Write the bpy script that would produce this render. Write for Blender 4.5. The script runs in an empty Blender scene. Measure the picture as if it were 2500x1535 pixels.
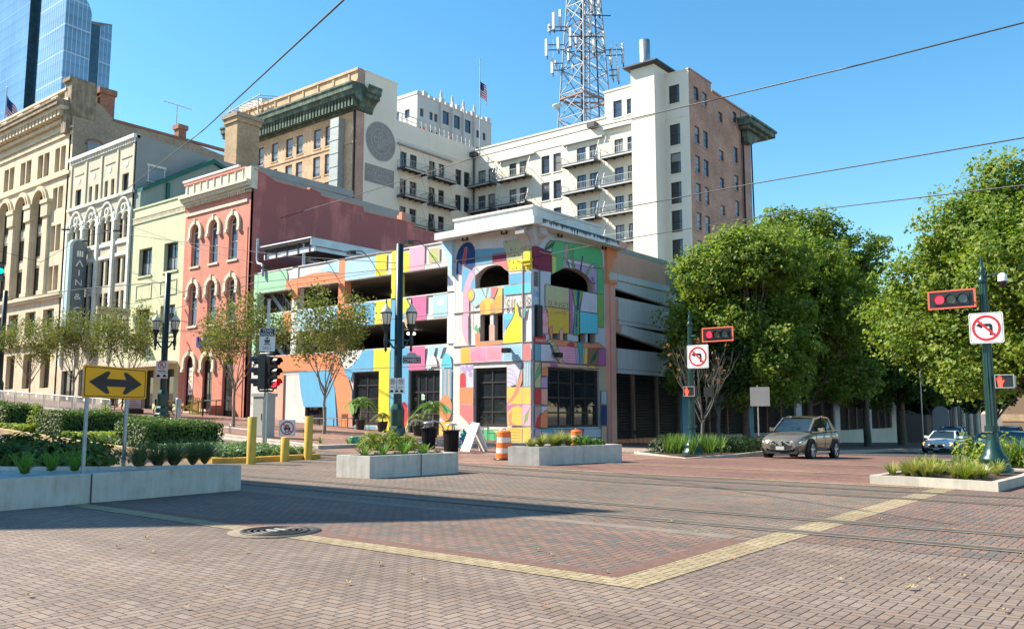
import bpy, math, random
from mathutils import Vector, Matrix
random.seed(11)
S = bpy.context.scene
COL = S.collection
R = math.radians
# ---------------------------------------------------------------- camera model (also used to read facade measurements)
F_PX, CXP, CYP, YH, EYE = 2085., 1250., 767.5, 1008., 1.6
PITCH = math.atan((YH - CYP) / F_PX)
AZ = R(38.6)
def ray(px, py):
    a = (px - CXP) / F_PX; b = (CYP - py) / F_PX
    c, s = math.cos(PITCH), math.sin(PITCH)
    f = c - b * s; u = s + b * c
    return (f * math.cos(AZ) + a * math.sin(AZ), f * math.sin(AZ) - a * math.cos(AZ), u)
def sp(t, w=4.): return 0. if t < -w else (t if t > w else (t + w) ** 2 / (4 * w))
def gz(x, y): return .049 * sp(min(y, 115.) - 25) - .026 * sp(min(x, 170.) - 26)
CR = dict(a=(0,0,3.0233), b=(0,450,3.0233), c=(0,800,3.0233), d=(500,150,3.0233), e=(500,600,2.748), f=(950,150,3.0233),
          g=(1050,500,4.926), h=(1050,780,4.32), i=(1300,0,3.6), j=(1300,350,4.105), k=(1450,700,3.36), l=(1850,850,3.78),
          q1=(600,550,7.56), q2=(600,740,4.7267), q3=(860,580,7.559), q4=(860,760,4.7259), q5=(1090,560,6.3), q6=(1280,560,6.3), q7=(1480,580,6.871))
def onX(c, x, y, X):
    o = CR[c]; d = ray(o[0] + x / o[2], o[1] + y / o[2]); t = X / d[0]
    return (d[1] * t, EYE + d[2] * t)
def onY(c, x, y, Y):
    o = CR[c]; d = ray(o[0] + x / o[2], o[1] + y / o[2]); t = Y / d[1]
    return (d[0] * t, EYE + d[2] * t)
# ---------------------------------------------------------------- mesh builder
ORG = {}
class MB:
    def __init__(s): s.v = []; s.f = []; s.mi = []; s.ms = []; s.sm = []
    def m(s, mat):
        if mat not in s.ms: s.ms.append(mat)
        return s.ms.index(mat)
    def face(s, pts, mat, smooth=False):
        n = len(s.v); s.v.extend(tuple(p) for p in pts); s.f.append(tuple(range(n, n + len(pts))))
        s.mi.append(s.m(mat)); s.sm.append(smooth)
    def raw(s, vs, fs, mat, smooth=False):
        n = len(s.v); s.v.extend(tuple(p) for p in vs); k = s.m(mat)
        for f in fs:
            s.f.append(tuple(n + i for i in f)); s.mi.append(k); s.sm.append(smooth)
    def box(s, x0, x1, y0, y1, z0, z1, mat, top=None):
        v = [(x, y, z) for z in (z0, z1) for x, y in ((x0, y0), (x1, y0), (x1, y1), (x0, y1))]
        s.raw(v, [(0, 3, 2, 1), (0, 1, 5, 4), (1, 2, 6, 5), (2, 3, 7, 6), (3, 0, 4, 7)], mat)
        s.raw(v[4:], [(0, 1, 2, 3)], top or mat)
    def prism(s, pts, vec, mat, side=None):
        n = len(pts); q = [tuple(a + b for a, b in zip(p, vec)) for p in pts]
        s.raw(list(pts) + q, [tuple(range(n - 1, -1, -1)), tuple(range(n, 2 * n))], mat)
        s.raw(list(pts) + q, [(i, (i + 1) % n, n + (i + 1) % n, n + i) for i in range(n)], side or mat)
    def bar(s, p0, p1, w, mat, h=None):
        a = Vector(p0); b = Vector(p1); d = (b - a)
        if d.length < 1e-6: return
        d.normalize(); up = Vector((0, 0, 1)) if abs(d.z) < .95 else Vector((1, 0, 0))
        u = d.cross(up).normalized(); t = u.cross(d).normalized(); h = h or w
        c = [u * (i * w / 2) + t * (j * h / 2) for i, j in ((-1, -1), (1, -1), (1, 1), (-1, 1))]
        v = [a + k for k in c] + [b + k for k in c]
        s.raw(v, [(3, 2, 1, 0), (4, 5, 6, 7)] + [(i, (i + 1) % 4, 4 + (i + 1) % 4, 4 + i) for i in range(4)], mat)
    def tube(s, path, rad, mat, seg=8, cap=True):
        P = [Vector(p) for p in path]; n = len(P); rs = rad if isinstance(rad, (list, tuple)) else [rad] * n
        vs = []; ref = None
        for i in range(n):
            d = (P[min(i + 1, n - 1)] - P[max(i - 1, 0)]).normalized()
            if ref is None: ref = Vector((0, 0, 1)) if abs(d.z) < .9 else Vector((1, 0, 0))
            u = d.cross(ref)
            if u.length < 1e-4: u = d.cross(Vector((0, 1, 0)))
            u.normalize(); t = d.cross(u).normalized(); ref = u.cross(d).normalized() if u.cross(d).length > 1e-4 else ref
            for k in range(seg):
                a = 2 * math.pi * k / seg; vs.append(P[i] + (u * math.cos(a) + t * math.sin(a)) * rs[i])
        fs = [(i * seg + k, i * seg + (k + 1) % seg, (i + 1) * seg + (k + 1) % seg, (i + 1) * seg + k) for i in range(n - 1) for k in range(seg)]
        s.raw(vs, fs, mat, True)
        if cap: s.raw(vs[:seg], [tuple(range(seg))], mat); s.raw(vs[-seg:], [tuple(range(seg))], mat)
    def lathe(s, cx, cy, prof, mat, seg=16, flute=0, smooth=True):
        vs = []
        for r, z in prof:
            for k in range(seg):
                a = 2 * math.pi * k / seg; rr = r * (1 - (flute if k % 2 else 0)); vs.append((cx + rr * math.cos(a), cy + rr * math.sin(a), z))
        fs = [(i * seg + k, i * seg + (k + 1) % seg, (i + 1) * seg + (k + 1) % seg, (i + 1) * seg + k) for i in range(len(prof) - 1) for k in range(seg)]
        s.raw(vs, fs, mat, smooth); s.raw(vs[-seg:], [tuple(range(seg))], mat)
    def disc(s, c, n, r, mat, seg=20):
        n = Vector(n).normalized(); u = n.orthogonal().normalized(); t = n.cross(u)
        s.face([Vector(c) + (u * math.cos(2 * math.pi * k / seg) + t * math.sin(2 * math.pi * k / seg)) * r for k in range(seg)], mat)
    def build(s, name, parent=None, org=(0, 0, 0), bevel=0):
        if parent is not None: org = ORG[parent.name]
        me = bpy.data.meshes.new(name)
        me.from_pydata([(a - org[0], b - org[1], c - org[2]) for a, b, c in s.v], [], s.f)
        for k in s.ms: me.materials.append(k)
        me.polygons.foreach_set('material_index', s.mi); me.polygons.foreach_set('use_smooth', s.sm); me.update()
        o = bpy.data.objects.new(name, me); COL.objects.link(o); ORG[o.name] = tuple(org)
        if parent is not None: o.parent = parent
        else: o.location = org
        if bevel:
            b = o.modifiers.new('bevel', 'BEVEL'); b.width = bevel; b.segments = 2; b.limit_method = 'ANGLE'
        return o
def tag(o, label, cat, group=None, kind=None):
    o['label'] = label; o['category'] = cat
    if group: o['group'] = group
    if kind: o['kind'] = kind
    return o
def thing(name, label, cat, loc=(0, 0, 0), group=None, rz=0):
    o = bpy.data.objects.new(name, None); COL.objects.link(o); o.location = loc; o.rotation_euler = (0, 0, rz); o.empty_display_size = .3
    ORG[o.name] = (0, 0, 0) if rz else tuple(loc)
    return tag(o, label, cat, group)
def local(name, label, cat, group=None):          # parts given in local coordinates, placed afterwards
    return thing(name, label, cat, (0, 0, 0), group)
def place(o, x, y, z, rz=0, sc=None):
    o.location = (x, y, z); o.rotation_euler = (0, 0, rz)
    if sc: o.scale = (sc,) * 3
    return o
def kids(o): return [c for c in COL.objects if c.parent == o]
def dup(o, label=None, parent=None, group=None):
    c = o.copy(); COL.objects.link(c); c.parent = parent
    ORG[c.name] = ORG.get(o.name, (0, 0, 0))
    for k in list(o.children): dup(k, None, c)
    if label: c['label'] = label
    if group: c['group'] = group
    return c
def structure(o): o['kind'] = 'structure'; return o
# ---------------------------------------------------------------- facades: P(u, z, d) with d metres out of the wall
class Fx:
    def __init__(s, X): s.X = X
    def __call__(s, u, z, d=0): return (s.X - d, u, z)
    def px(s, c, x, y): return onX(c, x, y, s.X)
class Fy:
    def __init__(s, Y): s.Y = Y
    def __call__(s, u, z, d=0): return (u, s.Y - d, z)
    def px(s, c, x, y): return onY(c, x, y, s.Y)
def fbox(mb, F, u0, u1, z0, z1, d0, d1, mat):
    a = F(u0, z0, d0); b = F(u1, z1, d1)
    mb.box(min(a[0], b[0]), max(a[0], b[0]), min(a[1], b[1]), max(a[1], b[1]), z0, z1, mat)
def fpoly(mb, F, pts, mat, d=.006): mb.face([F(u, z, d) for u, z in pts], mat)
def arc_pts(h, n=12):
    u0, u1, z0, z1, ar = h[:5]; c = (u0 + u1) / 2; a = (u1 - u0) / 2
    return [(c + a * math.cos(math.pi * k / n), z1 - ar + ar * math.sin(math.pi * k / n)) for k in range(n + 1)]
def wall(mb, F, u0, u1, z0, z1, holes, mat, rev=.25, rmat=None):
    """flat wall with real openings; hole = (u0, u1, z0, z1, arch height)"""
    H = [tuple(h) + (0,) * (5 - len(h)) for h in holes]
    us = sorted({u0, u1} | {x for h in H for x in h[:2] if u0 < x < u1}); zs = sorted({z0, z1} | {x for h in H for x in h[2:4] if z0 < x < z1})
    for i in range(len(us) - 1):
        for j in range(len(zs) - 1):
            cu, cz = (us[i] + us[i + 1]) / 2, (zs[j] + zs[j + 1]) / 2
            if any(h[0] < cu < h[1] and h[2] < cz < h[3] for h in H): continue
            mb.face([F(us[i], zs[j]), F(us[i + 1], zs[j]), F(us[i + 1], zs[j + 1]), F(us[i], zs[j + 1])], mat)
    rm = rmat or mat
    for h in H:
        a, b, c, e, ar = h[:5]; s = e - ar
        loop = [(a, s), (a, c), (b, c), (b, s)]
        if ar:
            ap = arc_pts(h); m = len(ap) // 2
            loop += ap[1:-1]
            for k in range(m): mb.face([F(*ap[k]), F(*ap[k + 1]), F(b, e)], mat)
            for k in range(m, len(ap) - 1): mb.face([F(*ap[k]), F(*ap[k + 1]), F(a, e)], mat)
        for k in range(len(loop)):
            p, q = loop[k], loop[(k + 1) % len(loop)]
            mb.face([F(p[0], p[1]), F(q[0], q[1]), F(q[0], q[1], -rev), F(p[0], p[1], -rev)], rm)
def window(F, h, parent, fm, gm, rev=.2, cols=2, rows=2, fw=.07, sill=None, name='window', curtain=None, bw=None):
    u0, u1, z0, z1 = h[:4]; ar = h[4] if len(h) > 4 else 0
    mb = MB(); d0, d1 = -rev, -rev + .07; zt = z1 - ar
    fbox(mb, F, u0, u0 + fw, z0, zt, d0, d1, fm); fbox(mb, F, u1 - fw, u1, z0, zt, d0, d1, fm)
    fbox(mb, F, u0 + fw, u1 - fw, z0, z0 + fw, d0, d1, fm); fbox(mb, F, u0 + fw, u1 - fw, zt - fw, zt, d0, d1, fm)
    bw = bw or fw * .6
    for k in range(1, cols):
        u = u0 + (u1 - u0) * k / cols; fbox(mb, F, u - bw / 2, u + bw / 2, z0 + fw, zt - fw, d0, d1 - .015, fm)
    for k in range(1, rows):
        z = z0 + (zt - z0) * k / rows; fbox(mb, F, u0 + fw, u1 - fw, z - bw / 2, z + bw / 2, d0, d1 - .008, fm)
    if ar:
        ap = arc_pts(h); cu = (u0 + u1) / 2
        ip = [(cu + (p[0] - cu) * .86, zt + (p[1] - zt) * .9) for p in ap]
        for k in range(len(ap) - 1): mb.prism([F(*ap[k], d0), F(*ap[k + 1], d0), F(*ip[k + 1], d0), F(*ip[k], d0)], [a - b for a, b in zip(F(0, 0, d1), F(0, 0, d0))], fm)
    if sill: fbox(mb, F, u0 - .12, u1 + .12, z0 - .16, z0, -rev + .02, .09, sill)
    o = mb.build(name, parent)
    g = MB(); g.face([F(u0, z0, d0 + .02), F(u1, z0, d0 + .02), F(u1, zt, d0 + .02), F(u0, zt, d0 + .02)], gm)
    if ar: g.face([F(*p, d0 + .02) for p in arc_pts(h)], gm)
    g.build('pane', o)
    if curtain:
        cm, f0, f1 = curtain; c = MB(); c.face([F(u0, z0 + (z1 - z0) * f0, d0 + .028), F(u1, z0 + (z1 - z0) * f0, d0 + .028), F(u1, z0 + (z1 - z0) * f1, d0 + .028), F(u0, z0 + (z1 - z0) * f1, d0 + .028)], cm); c.build('blind', o)
    return o
# ---------------------------------------------------------------- text as mesh outlines
_tc = {}
def text_polys(txt):
    if txt in _tc: return _tc[txt]
    cu = bpy.data.curves.new('t', 'FONT'); cu.body = txt; cu.align_x = 'LEFT'; cu.resolution_u = 3
    ob = bpy.data.objects.new('t', cu); COL.objects.link(ob)
    dg = bpy.context.evaluated_depsgraph_get(); me = bpy.data.meshes.new_from_object(ob.evaluated_get(dg))
    vs = [tuple(v.co)[:2] for v in me.vertices]; fs = [tuple(p.vertices) for p in me.polygons]
    bpy.data.objects.remove(ob); bpy.data.curves.remove(cu); bpy.data.meshes.remove(me)
    _tc[txt] = (vs, fs); return vs, fs
def text(mb, F3, txt, u0, u1, z0, z1, mat, thin=0):
    """letters fitted in the box u0..u1 (reading direction) by z0..z1; F3(u, z) -> 3D"""
    vs, fs = text_polys(txt)
    if not vs: return
    xs = [v[0] for v in vs]; ys = [v[1] for v in vs]; a, b, c, e = min(xs), max(xs), min(ys), max(ys)
    mb.raw([F3(u0 + (v[0] - a) / (b - a) * (u1 - u0), z0 + (v[1] - c) / (e - c) * (z1 - z0)) for v in vs], fs, mat)
# ---------------------------------------------------------------- materials
class N:
    def __init__(s, name):
        s.mat = bpy.data.materials.new(name); s.mat.use_nodes = True; s.t = s.mat.node_tree; s.b = s.t.nodes['Principled BSDF']
    def n(s, typ, **k):
        o = s.t.nodes.new(typ)
        for a, b in k.items():
            if a in o.inputs: o.inputs[a].default_value = b
            else: setattr(o, a, b)
        return o
    def l(s, a, b): s.t.links.new(a, b)
    def math(s, op, a, b=None, c=None):
        o = s.t.nodes.new('ShaderNodeMath'); o.operation = op
        for i, x in enumerate((a, b, c)):
            if x is None: continue
            if isinstance(x, (int, float)): o.inputs[i].default_value = x
            else: s.l(x, o.inputs[i])
        return o.outputs[0]
    def mix(s, f, a, b, mode='MIX'):
        o = s.t.nodes.new('ShaderNodeMix'); o.data_type = 'RGBA'; o.blend_type = mode
        for i, x in ((0, f), (6, a), (7, b)):
            if isinstance(x, (int, float)): o.inputs[i].default_value = x
            elif isinstance(x, tuple): o.inputs[i].default_value = (*x, 1)[:4]
            else: s.l(x, o.inputs[i])
        return o.outputs[2]
    def noise(s, vec, scale, detail=3, rough=.55):
        o = s.n('ShaderNodeTexNoise', Scale=scale, Detail=detail, Roughness=rough); s.l(vec, o.inputs['Vector']); return o.outputs['Fac']
    def ramp(s, f, stops, interp='LINEAR'):
        o = s.t.nodes.new('ShaderNodeValToRGB'); o.color_ramp.interpolation = interp; e = o.color_ramp.elements
        while len(e) < len(stops): e.new(.5)
        for k, (p, c) in zip(e, stops): k.position = p; k.color = (*c, 1)[:4]
        s.l(f, o.inputs[0]); return o.outputs[0]
    def obj(s): return s.n('ShaderNodeTexCoord').outputs['Object']
    def bump(s, h, st, dist=.02):
        o = s.n('ShaderNodeBump', Strength=st, Distance=dist); s.l(h, o.inputs['Height']); s.l(o.outputs[0], s.b.inputs['Normal'])
    def col(s, c):
        if isinstance(c, tuple): s.b.inputs['Base Color'].default_value = (*c, 1)
        else: s.l(c, s.b.inputs['Base Color'])
def hexc(h):
    return tuple(((int(h[i:i + 2], 16) / 255 + .055) / 1.055) ** 2.4 if int(h[i:i + 2], 16) > 10 else int(h[i:i + 2], 16) / 3294.6 for i in (0, 2, 4))
def M(name, c, rough=.75, metal=0, var=.12, scale=1.5, bump=0, bscale=None, emit=None, spec=.4):
    n = N(name); n.b.inputs['Roughness'].default_value = rough; n.b.inputs['Metallic'].default_value = metal
    n.b.inputs['Specular IOR Level'].default_value = spec
    if var:
        v = n.obj(); f = n.noise(v, scale, 4)
        g = n.math('MULTIPLY_ADD', f, var * 2, 1 - var)
        k = n.mix(1., c, n.ramp(f, [(.25, (1 - var,) * 3), (.75, (1 + var,) * 3)]), 'MULTIPLY'); n.col(k)
    else: n.col(c)
    if bump: v = n.obj(); n.bump(n.noise(v, bscale or 40, 4), bump)
    if emit:
        n.b.inputs['Emission Color'].default_value = (*emit[0], 1); n.b.inputs['Emission Strength'].default_value = emit[1]
    return n.mat
def stain(name, c, dirt, amt=.5, rough=.8, scale=.5, streak=True, bump=.25):
    """painted plaster or concrete with vertical streaks and blotches of weathering"""
    n = N(name); n.b.inputs['Roughness'].default_value = rough; n.b.inputs['Specular IOR Level'].default_value = .3
    v = n.obj(); mp = n.n('ShaderNodeMapping'); mp.inputs['Scale'].default_value = (1, 1, .12 if streak else 1); n.l(v, mp.inputs[0])
    f = n.noise(mp.outputs[0], scale * 3, 5, .65); g = n.noise(v, scale, 4, .6)
    k = n.math('MULTIPLY', n.math('MULTIPLY', f, g), 4 * amt)
    k2 = n.ramp(k, [(.30 * amt * 4 * .5, (0, 0, 0)), (min(1, .42 * amt * 4), (1, 1, 1))])
    n.col(n.mix(n.math('MULTIPLY', k2, min(1., amt)), c, dirt)); n.bump(n.noise(v, 25, 4), bump, .01)
    return n.mat
def brick(name, c1, c2, mort, w=.24, h=.075, rough=.85, dirt=None):
    n = N(name); n.b.inputs['Roughness'].default_value = rough; n.b.inputs['Specular IOR Level'].default_value = .25
    v = n.obj(); s = n.n('ShaderNodeSeparateXYZ'); n.l(v, s.inputs[0]); cb = n.n('ShaderNodeCombineXYZ')
    n.l(n.math('ADD', s.outputs[0], s.outputs[1]), cb.inputs[0]); n.l(s.outputs[2], cb.inputs[1])
    b = n.n('ShaderNodeTexBrick', Scale=1., **{'Mortar Size': .008, 'Brick Width': w, 'Row Height': h, 'Bias': 0.})
    for i, c in (('Color1', c1), ('Color2', c2), ('Mortar', mort)): b.inputs[i].default_value = (*c, 1)
    n.l(cb.outputs[0], b.inputs['Vector']); f = n.noise(v, .35, 5, .65); g = n.noise(v, 4, 3)
    k = n.mix(1., b.outputs['Color'], n.ramp(f, [(.3, (.72,) * 3), (.7, (1.2,) * 3)]), 'MULTIPLY')
    k = n.mix(1., k, n.ramp(g, [(.3, (.82,) * 3), (.7, (1.15,) * 3)]), 'MULTIPLY')
    n.col(k); return n.mat
def pavers(name, cols, joint, w=.1, patch=.2, pscale=.35, hb=True):
    """90 degree herringbone of 2:1 clay pavers"""
    n = N(name); n.b.inputs['Roughness'].default_value = .8; n.b.inputs['Specular IOR Level'].default_value = .3
    v = n.obj(); s = n.n('ShaderNodeSeparateXYZ'); n.l(v, s.inputs[0])
    x = n.math('DIVIDE', s.outputs[0], w); y = n.math('DIVIDE', s.outputs[1], w)
    i = n.math('FLOOR', x); j = n.math('FLOOR', y); fx = n.math('SUBTRACT', x, i); fy = n.math('SUBTRACT', y, j)
    k = n.math('FLOORED_MODULO', n.math('SUBTRACT', i, j), 4.)
    e = [n.math('COMPARE', k, float(q), .5) for q in range(4)]
    dl = n.math('ADD', fx, e[1]); dr = n.math('ADD', n.math('SUBTRACT', 1., fx), e[0])
    db = n.math('ADD', fy, e[2]); dt = n.math('ADD', n.math('SUBTRACT', 1., fy), e[3])
    d = n.math('MINIMUM', n.math('MINIMUM', dl, dr), n.math('MINIMUM', db, dt))
    cb = n.n('ShaderNodeCombineXYZ'); n.l(n.math('SUBTRACT', i, e[1]), cb.inputs[0]); n.l(n.math('SUBTRACT', j, e[2]), cb.inputs[1])
    wn = n.n('ShaderNodeTexWhiteNoise'); n.l(cb.outputs[0], wn.inputs['Vector'])
    c = n.ramp(wn.outputs['Value'], [(q / len(cols), cc) for q, cc in enumerate(cols)], 'CONSTANT')
    big = n.noise(v, pscale, 5, .6); fine = n.noise(v, 60, 3)
    c = n.mix(1., c, n.ramp(big, [(.3, (1 - patch,) * 3), (.7, (1 + patch,) * 3)]), 'MULTIPLY')
    tm = n.n('ShaderNodeMapping'); tm.inputs['Scale'].default_value = (1, .05, 1); n.l(v, tm.inputs[0])
    c = n.mix(1., c, n.ramp(n.noise(tm.outputs[0], 1.1, 3), [(.35, (.84, .83, .82)), (.6, (1.06,) * 3)]), 'MULTIPLY')
    c = n.mix(1., c, n.ramp(n.noise(v, 1.7, 5, .7), [(.24, (.55, .54, .53)), (.36, (1,) * 3)]), 'MULTIPLY')
    c = n.mix(1., c, n.ramp(fine, [(.3, (.9,) * 3), (.7, (1.1,) * 3)]), 'MULTIPLY')
    jm = n.ramp(d, [(.03, (0, 0, 0)), (.085, (1, 1, 1))])
    n.col(n.mix(jm, joint, c))
    h = n.math('MULTIPLY_ADD', n.ramp(d, [(.0, (0, 0, 0)), (.12, (1, 1, 1))]), 1., n.math('MULTIPLY', wn.outputs['Value'], .35))
    n.bump(h, .75, .012); return n.mat
def leafmat(name, cols, trans=.35, rough=.55):
    n = N(name); g = n.n('ShaderNodeNewGeometry'); c = n.ramp(g.outputs['Random Per Island'], [(q / max(1, len(cols) - 1), cc) for q, cc in enumerate(cols)])
    c = n.mix(1., c, n.ramp(n.noise(n.obj(), .8, 3), [(.3, (.62, .72, .7)), (.68, (1.3, 1.2, 1.1))]), 'MULTIPLY'); n.col(c); n.b.inputs['Roughness'].default_value = rough; n.b.inputs['Specular IOR Level'].default_value = .35
    t = n.n('ShaderNodeBsdfTranslucent'); n.l(n.mix(1., c, (1.5, 1.6, .7), 'MULTIPLY'), t.inputs[0])
    mx = n.n('ShaderNodeMixShader'); mx.inputs[0].default_value = trans
    n.l(n.b.outputs[0], mx.inputs[1]); n.l(t.outputs[0], mx.inputs[2])
    n.l(mx.outputs[0], n.t.nodes['Material Output'].inputs['Surface']); return n.mat
def glass(name, c=(.02, .025, .03), rough=.04, spec=.8, metal=0):
    n = N(name); n.b.inputs['Roughness'].default_value = rough; n.b.inputs['Specular IOR Level'].default_value = spec; n.b.inputs['Metallic'].default_value = metal
    v = n.obj(); n.col(n.mix(1., c, n.ramp(n.noise(v, .6, 2), [(.3, (.7,) * 3), (.7, (1.3,) * 3)]), 'MULTIPLY'))
    n.bump(n.noise(v, 1.2, 2), .04, .02); return n.mat
# ---------------------------------------------------------------- camera, sky, sun
cd = bpy.data.cameras.new('camera'); cam = bpy.data.objects.new('camera', cd); COL.objects.link(cam); S.camera = cam
cd.sensor_width = 36; cd.lens = F_PX / 2500 * 36; cd.clip_start = .1; cd.clip_end = 3000
cam.location = (0, 0, EYE); cam.rotation_euler = (R(90) + PITCH, 0, AZ - R(90))
cd.shift_y = 0
SUN_EL = 43.
SUN_H = (.49, -.872)
tv = Vector((SUN_H[0] * math.cos(R(SUN_EL)), SUN_H[1] * math.cos(R(SUN_EL)), -math.sin(R(SUN_EL))))
sd = bpy.data.lights.new('sun', 'SUN'); sd.energy = 5.0; sd.angle = R(.5); sd.color = (1., .92, .78)
so = bpy.data.objects.new('sun', sd); COL.objects.link(so); so.rotation_euler = tv.to_track_quat('-Z', 'Y').to_euler(); so.location = (-40, 30, 60)
w = bpy.data.worlds.new('World'); S.world = w; w.use_nodes = True
sk = w.node_tree.nodes.new('ShaderNodeTexSky'); sk.sky_type = 'NISHITA'; sk.sun_disc = False
sk.sun_elevation = R(SUN_EL); sk.sun_rotation = math.atan2(-SUN_H[0], -SUN_H[1]); sk.air_density = 1.; sk.dust_density = .25; sk.ozone_density = 1.6; sk.altitude = 0
bg = w.node_tree.nodes['Background']; bg.inputs[1].default_value = .112
hs = w.node_tree.nodes.new('ShaderNodeHueSaturation'); hs.inputs['Hue'].default_value = .487; hs.inputs['Saturation'].default_value = 1.3; w.node_tree.links.new(sk.outputs[0], hs.inputs['Color'])
w.node_tree.links.new(hs.outputs[0], bg.inputs[0])
S.view_settings.view_transform = 'Standard'; S.view_settings.look = 'None'; S.view_settings.gamma = 1; S.view_settings.exposure = 1.15
S.cycles.max_bounces = 8; S.cycles.transparent_max_bounces = 8; S.cycles.use_adaptive_sampling = True
# ---------------------------------------------------------------- shared materials
PV_GREY = pavers('pavers brown grey', [(0.201, 0.150, 0.122), (0.217, 0.164, 0.131), (0.179, 0.135, 0.113), (0.231, 0.176, 0.140), (0.194, 0.142, 0.116), (0.220, 0.155, 0.116), (0.212, 0.161, 0.130)], (.06, .046, .036))
PV_DARK = pavers('pavers slate', [(0.166, 0.131, 0.105), (0.188, 0.147, 0.116), (0.152, 0.120, 0.100), (0.203, 0.152, 0.116), (0.172, 0.137, 0.109), (0.181, 0.140, 0.110), (0.163, 0.131, 0.105), (0.246, 0.137, 0.093)], (.06, .05, .04))
PV_RED = pavers('pavers red mix', [(0.208, 0.131, 0.102), (0.175, 0.122, 0.102), (0.130, 0.118, 0.106), (0.224, 0.139, 0.102), (0.164, 0.120, 0.102), (0.198, 0.125, 0.096)], (.055, .042, .034))
PV_RUST = pavers('pavers rust', [(0.231, 0.117, 0.084), (0.202, 0.106, 0.082), (0.246, 0.132, 0.098), (0.177, 0.101, 0.087), (0.217, 0.121, 0.098)], (0.074, 0.047, 0.037))
PV_TAN = pavers('pavers tan', [(0.314, 0.245, 0.146), (0.340, 0.265, 0.163), (0.298, 0.229, 0.133), (0.356, 0.281, 0.180)], (.15, .115, .065), patch=.15)
PV_WALK = pavers('pavers walk', [(0.259, 0.143, 0.105), (0.292, 0.163, 0.120), (0.231, 0.127, 0.100), (0.320, 0.185, 0.135), (0.275, 0.159, 0.120)], (.1, .07, .055))
BRK_LINE = M('red soldier course', (.15, .082, .062), .85, var=.25, scale=9, bump=.3)
CONC = stain('concrete', (.42, .40, .36), (.20, .18, .15), .5)
CONC2 = stain('planter concrete', (.54, .51, .46), (.27, .22, .16), .6, scale=2.4, bump=.4)
CONC_TRK = M('track concrete', (.19, .155, .12), .85, var=.2, scale=3, bump=.2)
KERB = stain('kerb concrete', (.46, .42, .35), (.2, .17, .13), .5, scale=2)
KERB_T = stain('tan kerb', (.50, .37, .20), (.16, .12, .08), .6, scale=2.5)
KERB_Y = stain('yellow painted kerb', (.55, .33, .06), (.25, .16, .06), .5, scale=3)
STEEL = M('galvanised steel', (.42, .43, .43), .4, .8, .15)
RAILM = M('rail steel', (.20, .165, .13), .5, .4, .2)
SOIL = M('mulch', (.075, .045, .028), .95, var=.5, scale=14, bump=.6, bscale=30)
ASPH = M('asphalt', (.055, .052, .052), .9, var=.25, scale=2, bump=.3, bscale=60)
BLACK = M('black metal', (.015, .015, .017), .4, .2, .2)
DKGREEN = M('dark green cast iron', (.012, .05, .042), .35, .3, .25, 3, spec=.6)
DKPOLE = M('black green pole', (.014, .026, .028), .35, .3, .2, 3, spec=.6)
WHITE = M('white paint', (.78, .78, .76), .5, var=.05)
SIGNW = M('reflective white', (.72, .72, .70), .35, var=.03, spec=.6)
SIGNR = M('sign red', (.55, .02, .035), .4, var=.05)
SIGNK = M('sign black', (.012, .012, .014), .4, var=0)
SIGNY = M('sign amber', (1., .42, .006), .35, var=.04)
SIGNB = M('sign back', (.36, .36, .37), .45, .5, .1)
GLASS_D = glass('dark window glass')
GLASS_B = glass('blue window glass', (.05, .075, .11), .05, .9)
FRM_D = M('dark window frame', (.022, .022, .025), .5, var=.1)
BLIND = M('window blind', (.24, .235, .225), .12, var=.1, spec=.7)
# ---------------------------------------------------------------- ground
def lin(a, b, st): n = max(1, int(round((b - a) / st))); return [a + (b - a) * i / n for i in range(n + 1)]
def sheet(name, x0, x1, y0, y1, mat, dz, st=4., skirt=0, smat=None, xs=None, ys=None, top=None):
    xs = xs or lin(x0, x1, st); ys = ys or lin(y0, y1, st); mb = MB(); nx, ny = len(xs), len(ys)
    vs = [(x, y, gz(x, y) + dz) for y in ys for x in xs]
    mb.raw(vs, [(j * nx + i, j * nx + i + 1, (j + 1) * nx + i + 1, (j + 1) * nx + i) for j in range(ny - 1) for i in range(nx - 1)], mat)
    if skirt:
        sm = smat or mat
        for j in (0, ny - 1):
            for i in range(nx - 1):
                a, b = vs[j * nx + i], vs[j * nx + i + 1]; mb.face([a, b, (b[0], b[1], b[2] - skirt), (a[0], a[1], a[2] - skirt)], sm)
        for i in (0, nx - 1):
            for j in range(ny - 1):
                a, b = vs[j * nx + i], vs[(j + 1) * nx + i]; mb.face([a, b, (b[0], b[1], b[2] - skirt), (a[0], a[1], a[2] - skirt)], sm)
    return structure(mb.build(name))
gx = [-900, -500, -250, -120, -60, -30, -12] + lin(0, 60, 2) + [66, 72, 80, 90, 100, 110, 120, 135, 150, 165, 172, 180, 250, 400, 700, 1200]
gy = [-900, -400, -150, -60, -20, 0, 10, 16] + lin(20, 36, 1) + lin(38, 110, 4) + [112, 114, 116, 119, 124, 140, 200, 400, 800, 1300]
sheet('ground', 0, 0, 0, 0, PV_GREY, 0, xs=gx, ys=gy)
sheet('commerce_road', 20.2, 170, -9, 15.2, PV_RUST, .004, 3)
sheet('commerce_asphalt', 44, 170, -9, 15.2, ASPH, .008, 4)
sheet('main_street_lane', 19.6, 22.4, 23, 120, PV_RED, .012, 2.8)
sheet('corner_plaza', 20.6, 36.2, 15.4, 28.2, PV_WALK, .008, 1.6)
sheet('track_bed', 10.8, 19.9, 4.55, 60, PV_DARK, .004, 2)
sheet('track_bed_south', 10.8, 20.2, -40, 4.13, PV_RED, .004, 2)
sheet('red_paver_field', 7.35, 10.5, 4.55, 60, PV_RED, .004, 2)
sheet('red_border', 7.35, 7.6, 4.8, 60, BRK_LINE, .008, 2); sheet('red_border', 7.35, 10.5, 4.55, 4.8, BRK_LINE, .008, 1)
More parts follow.
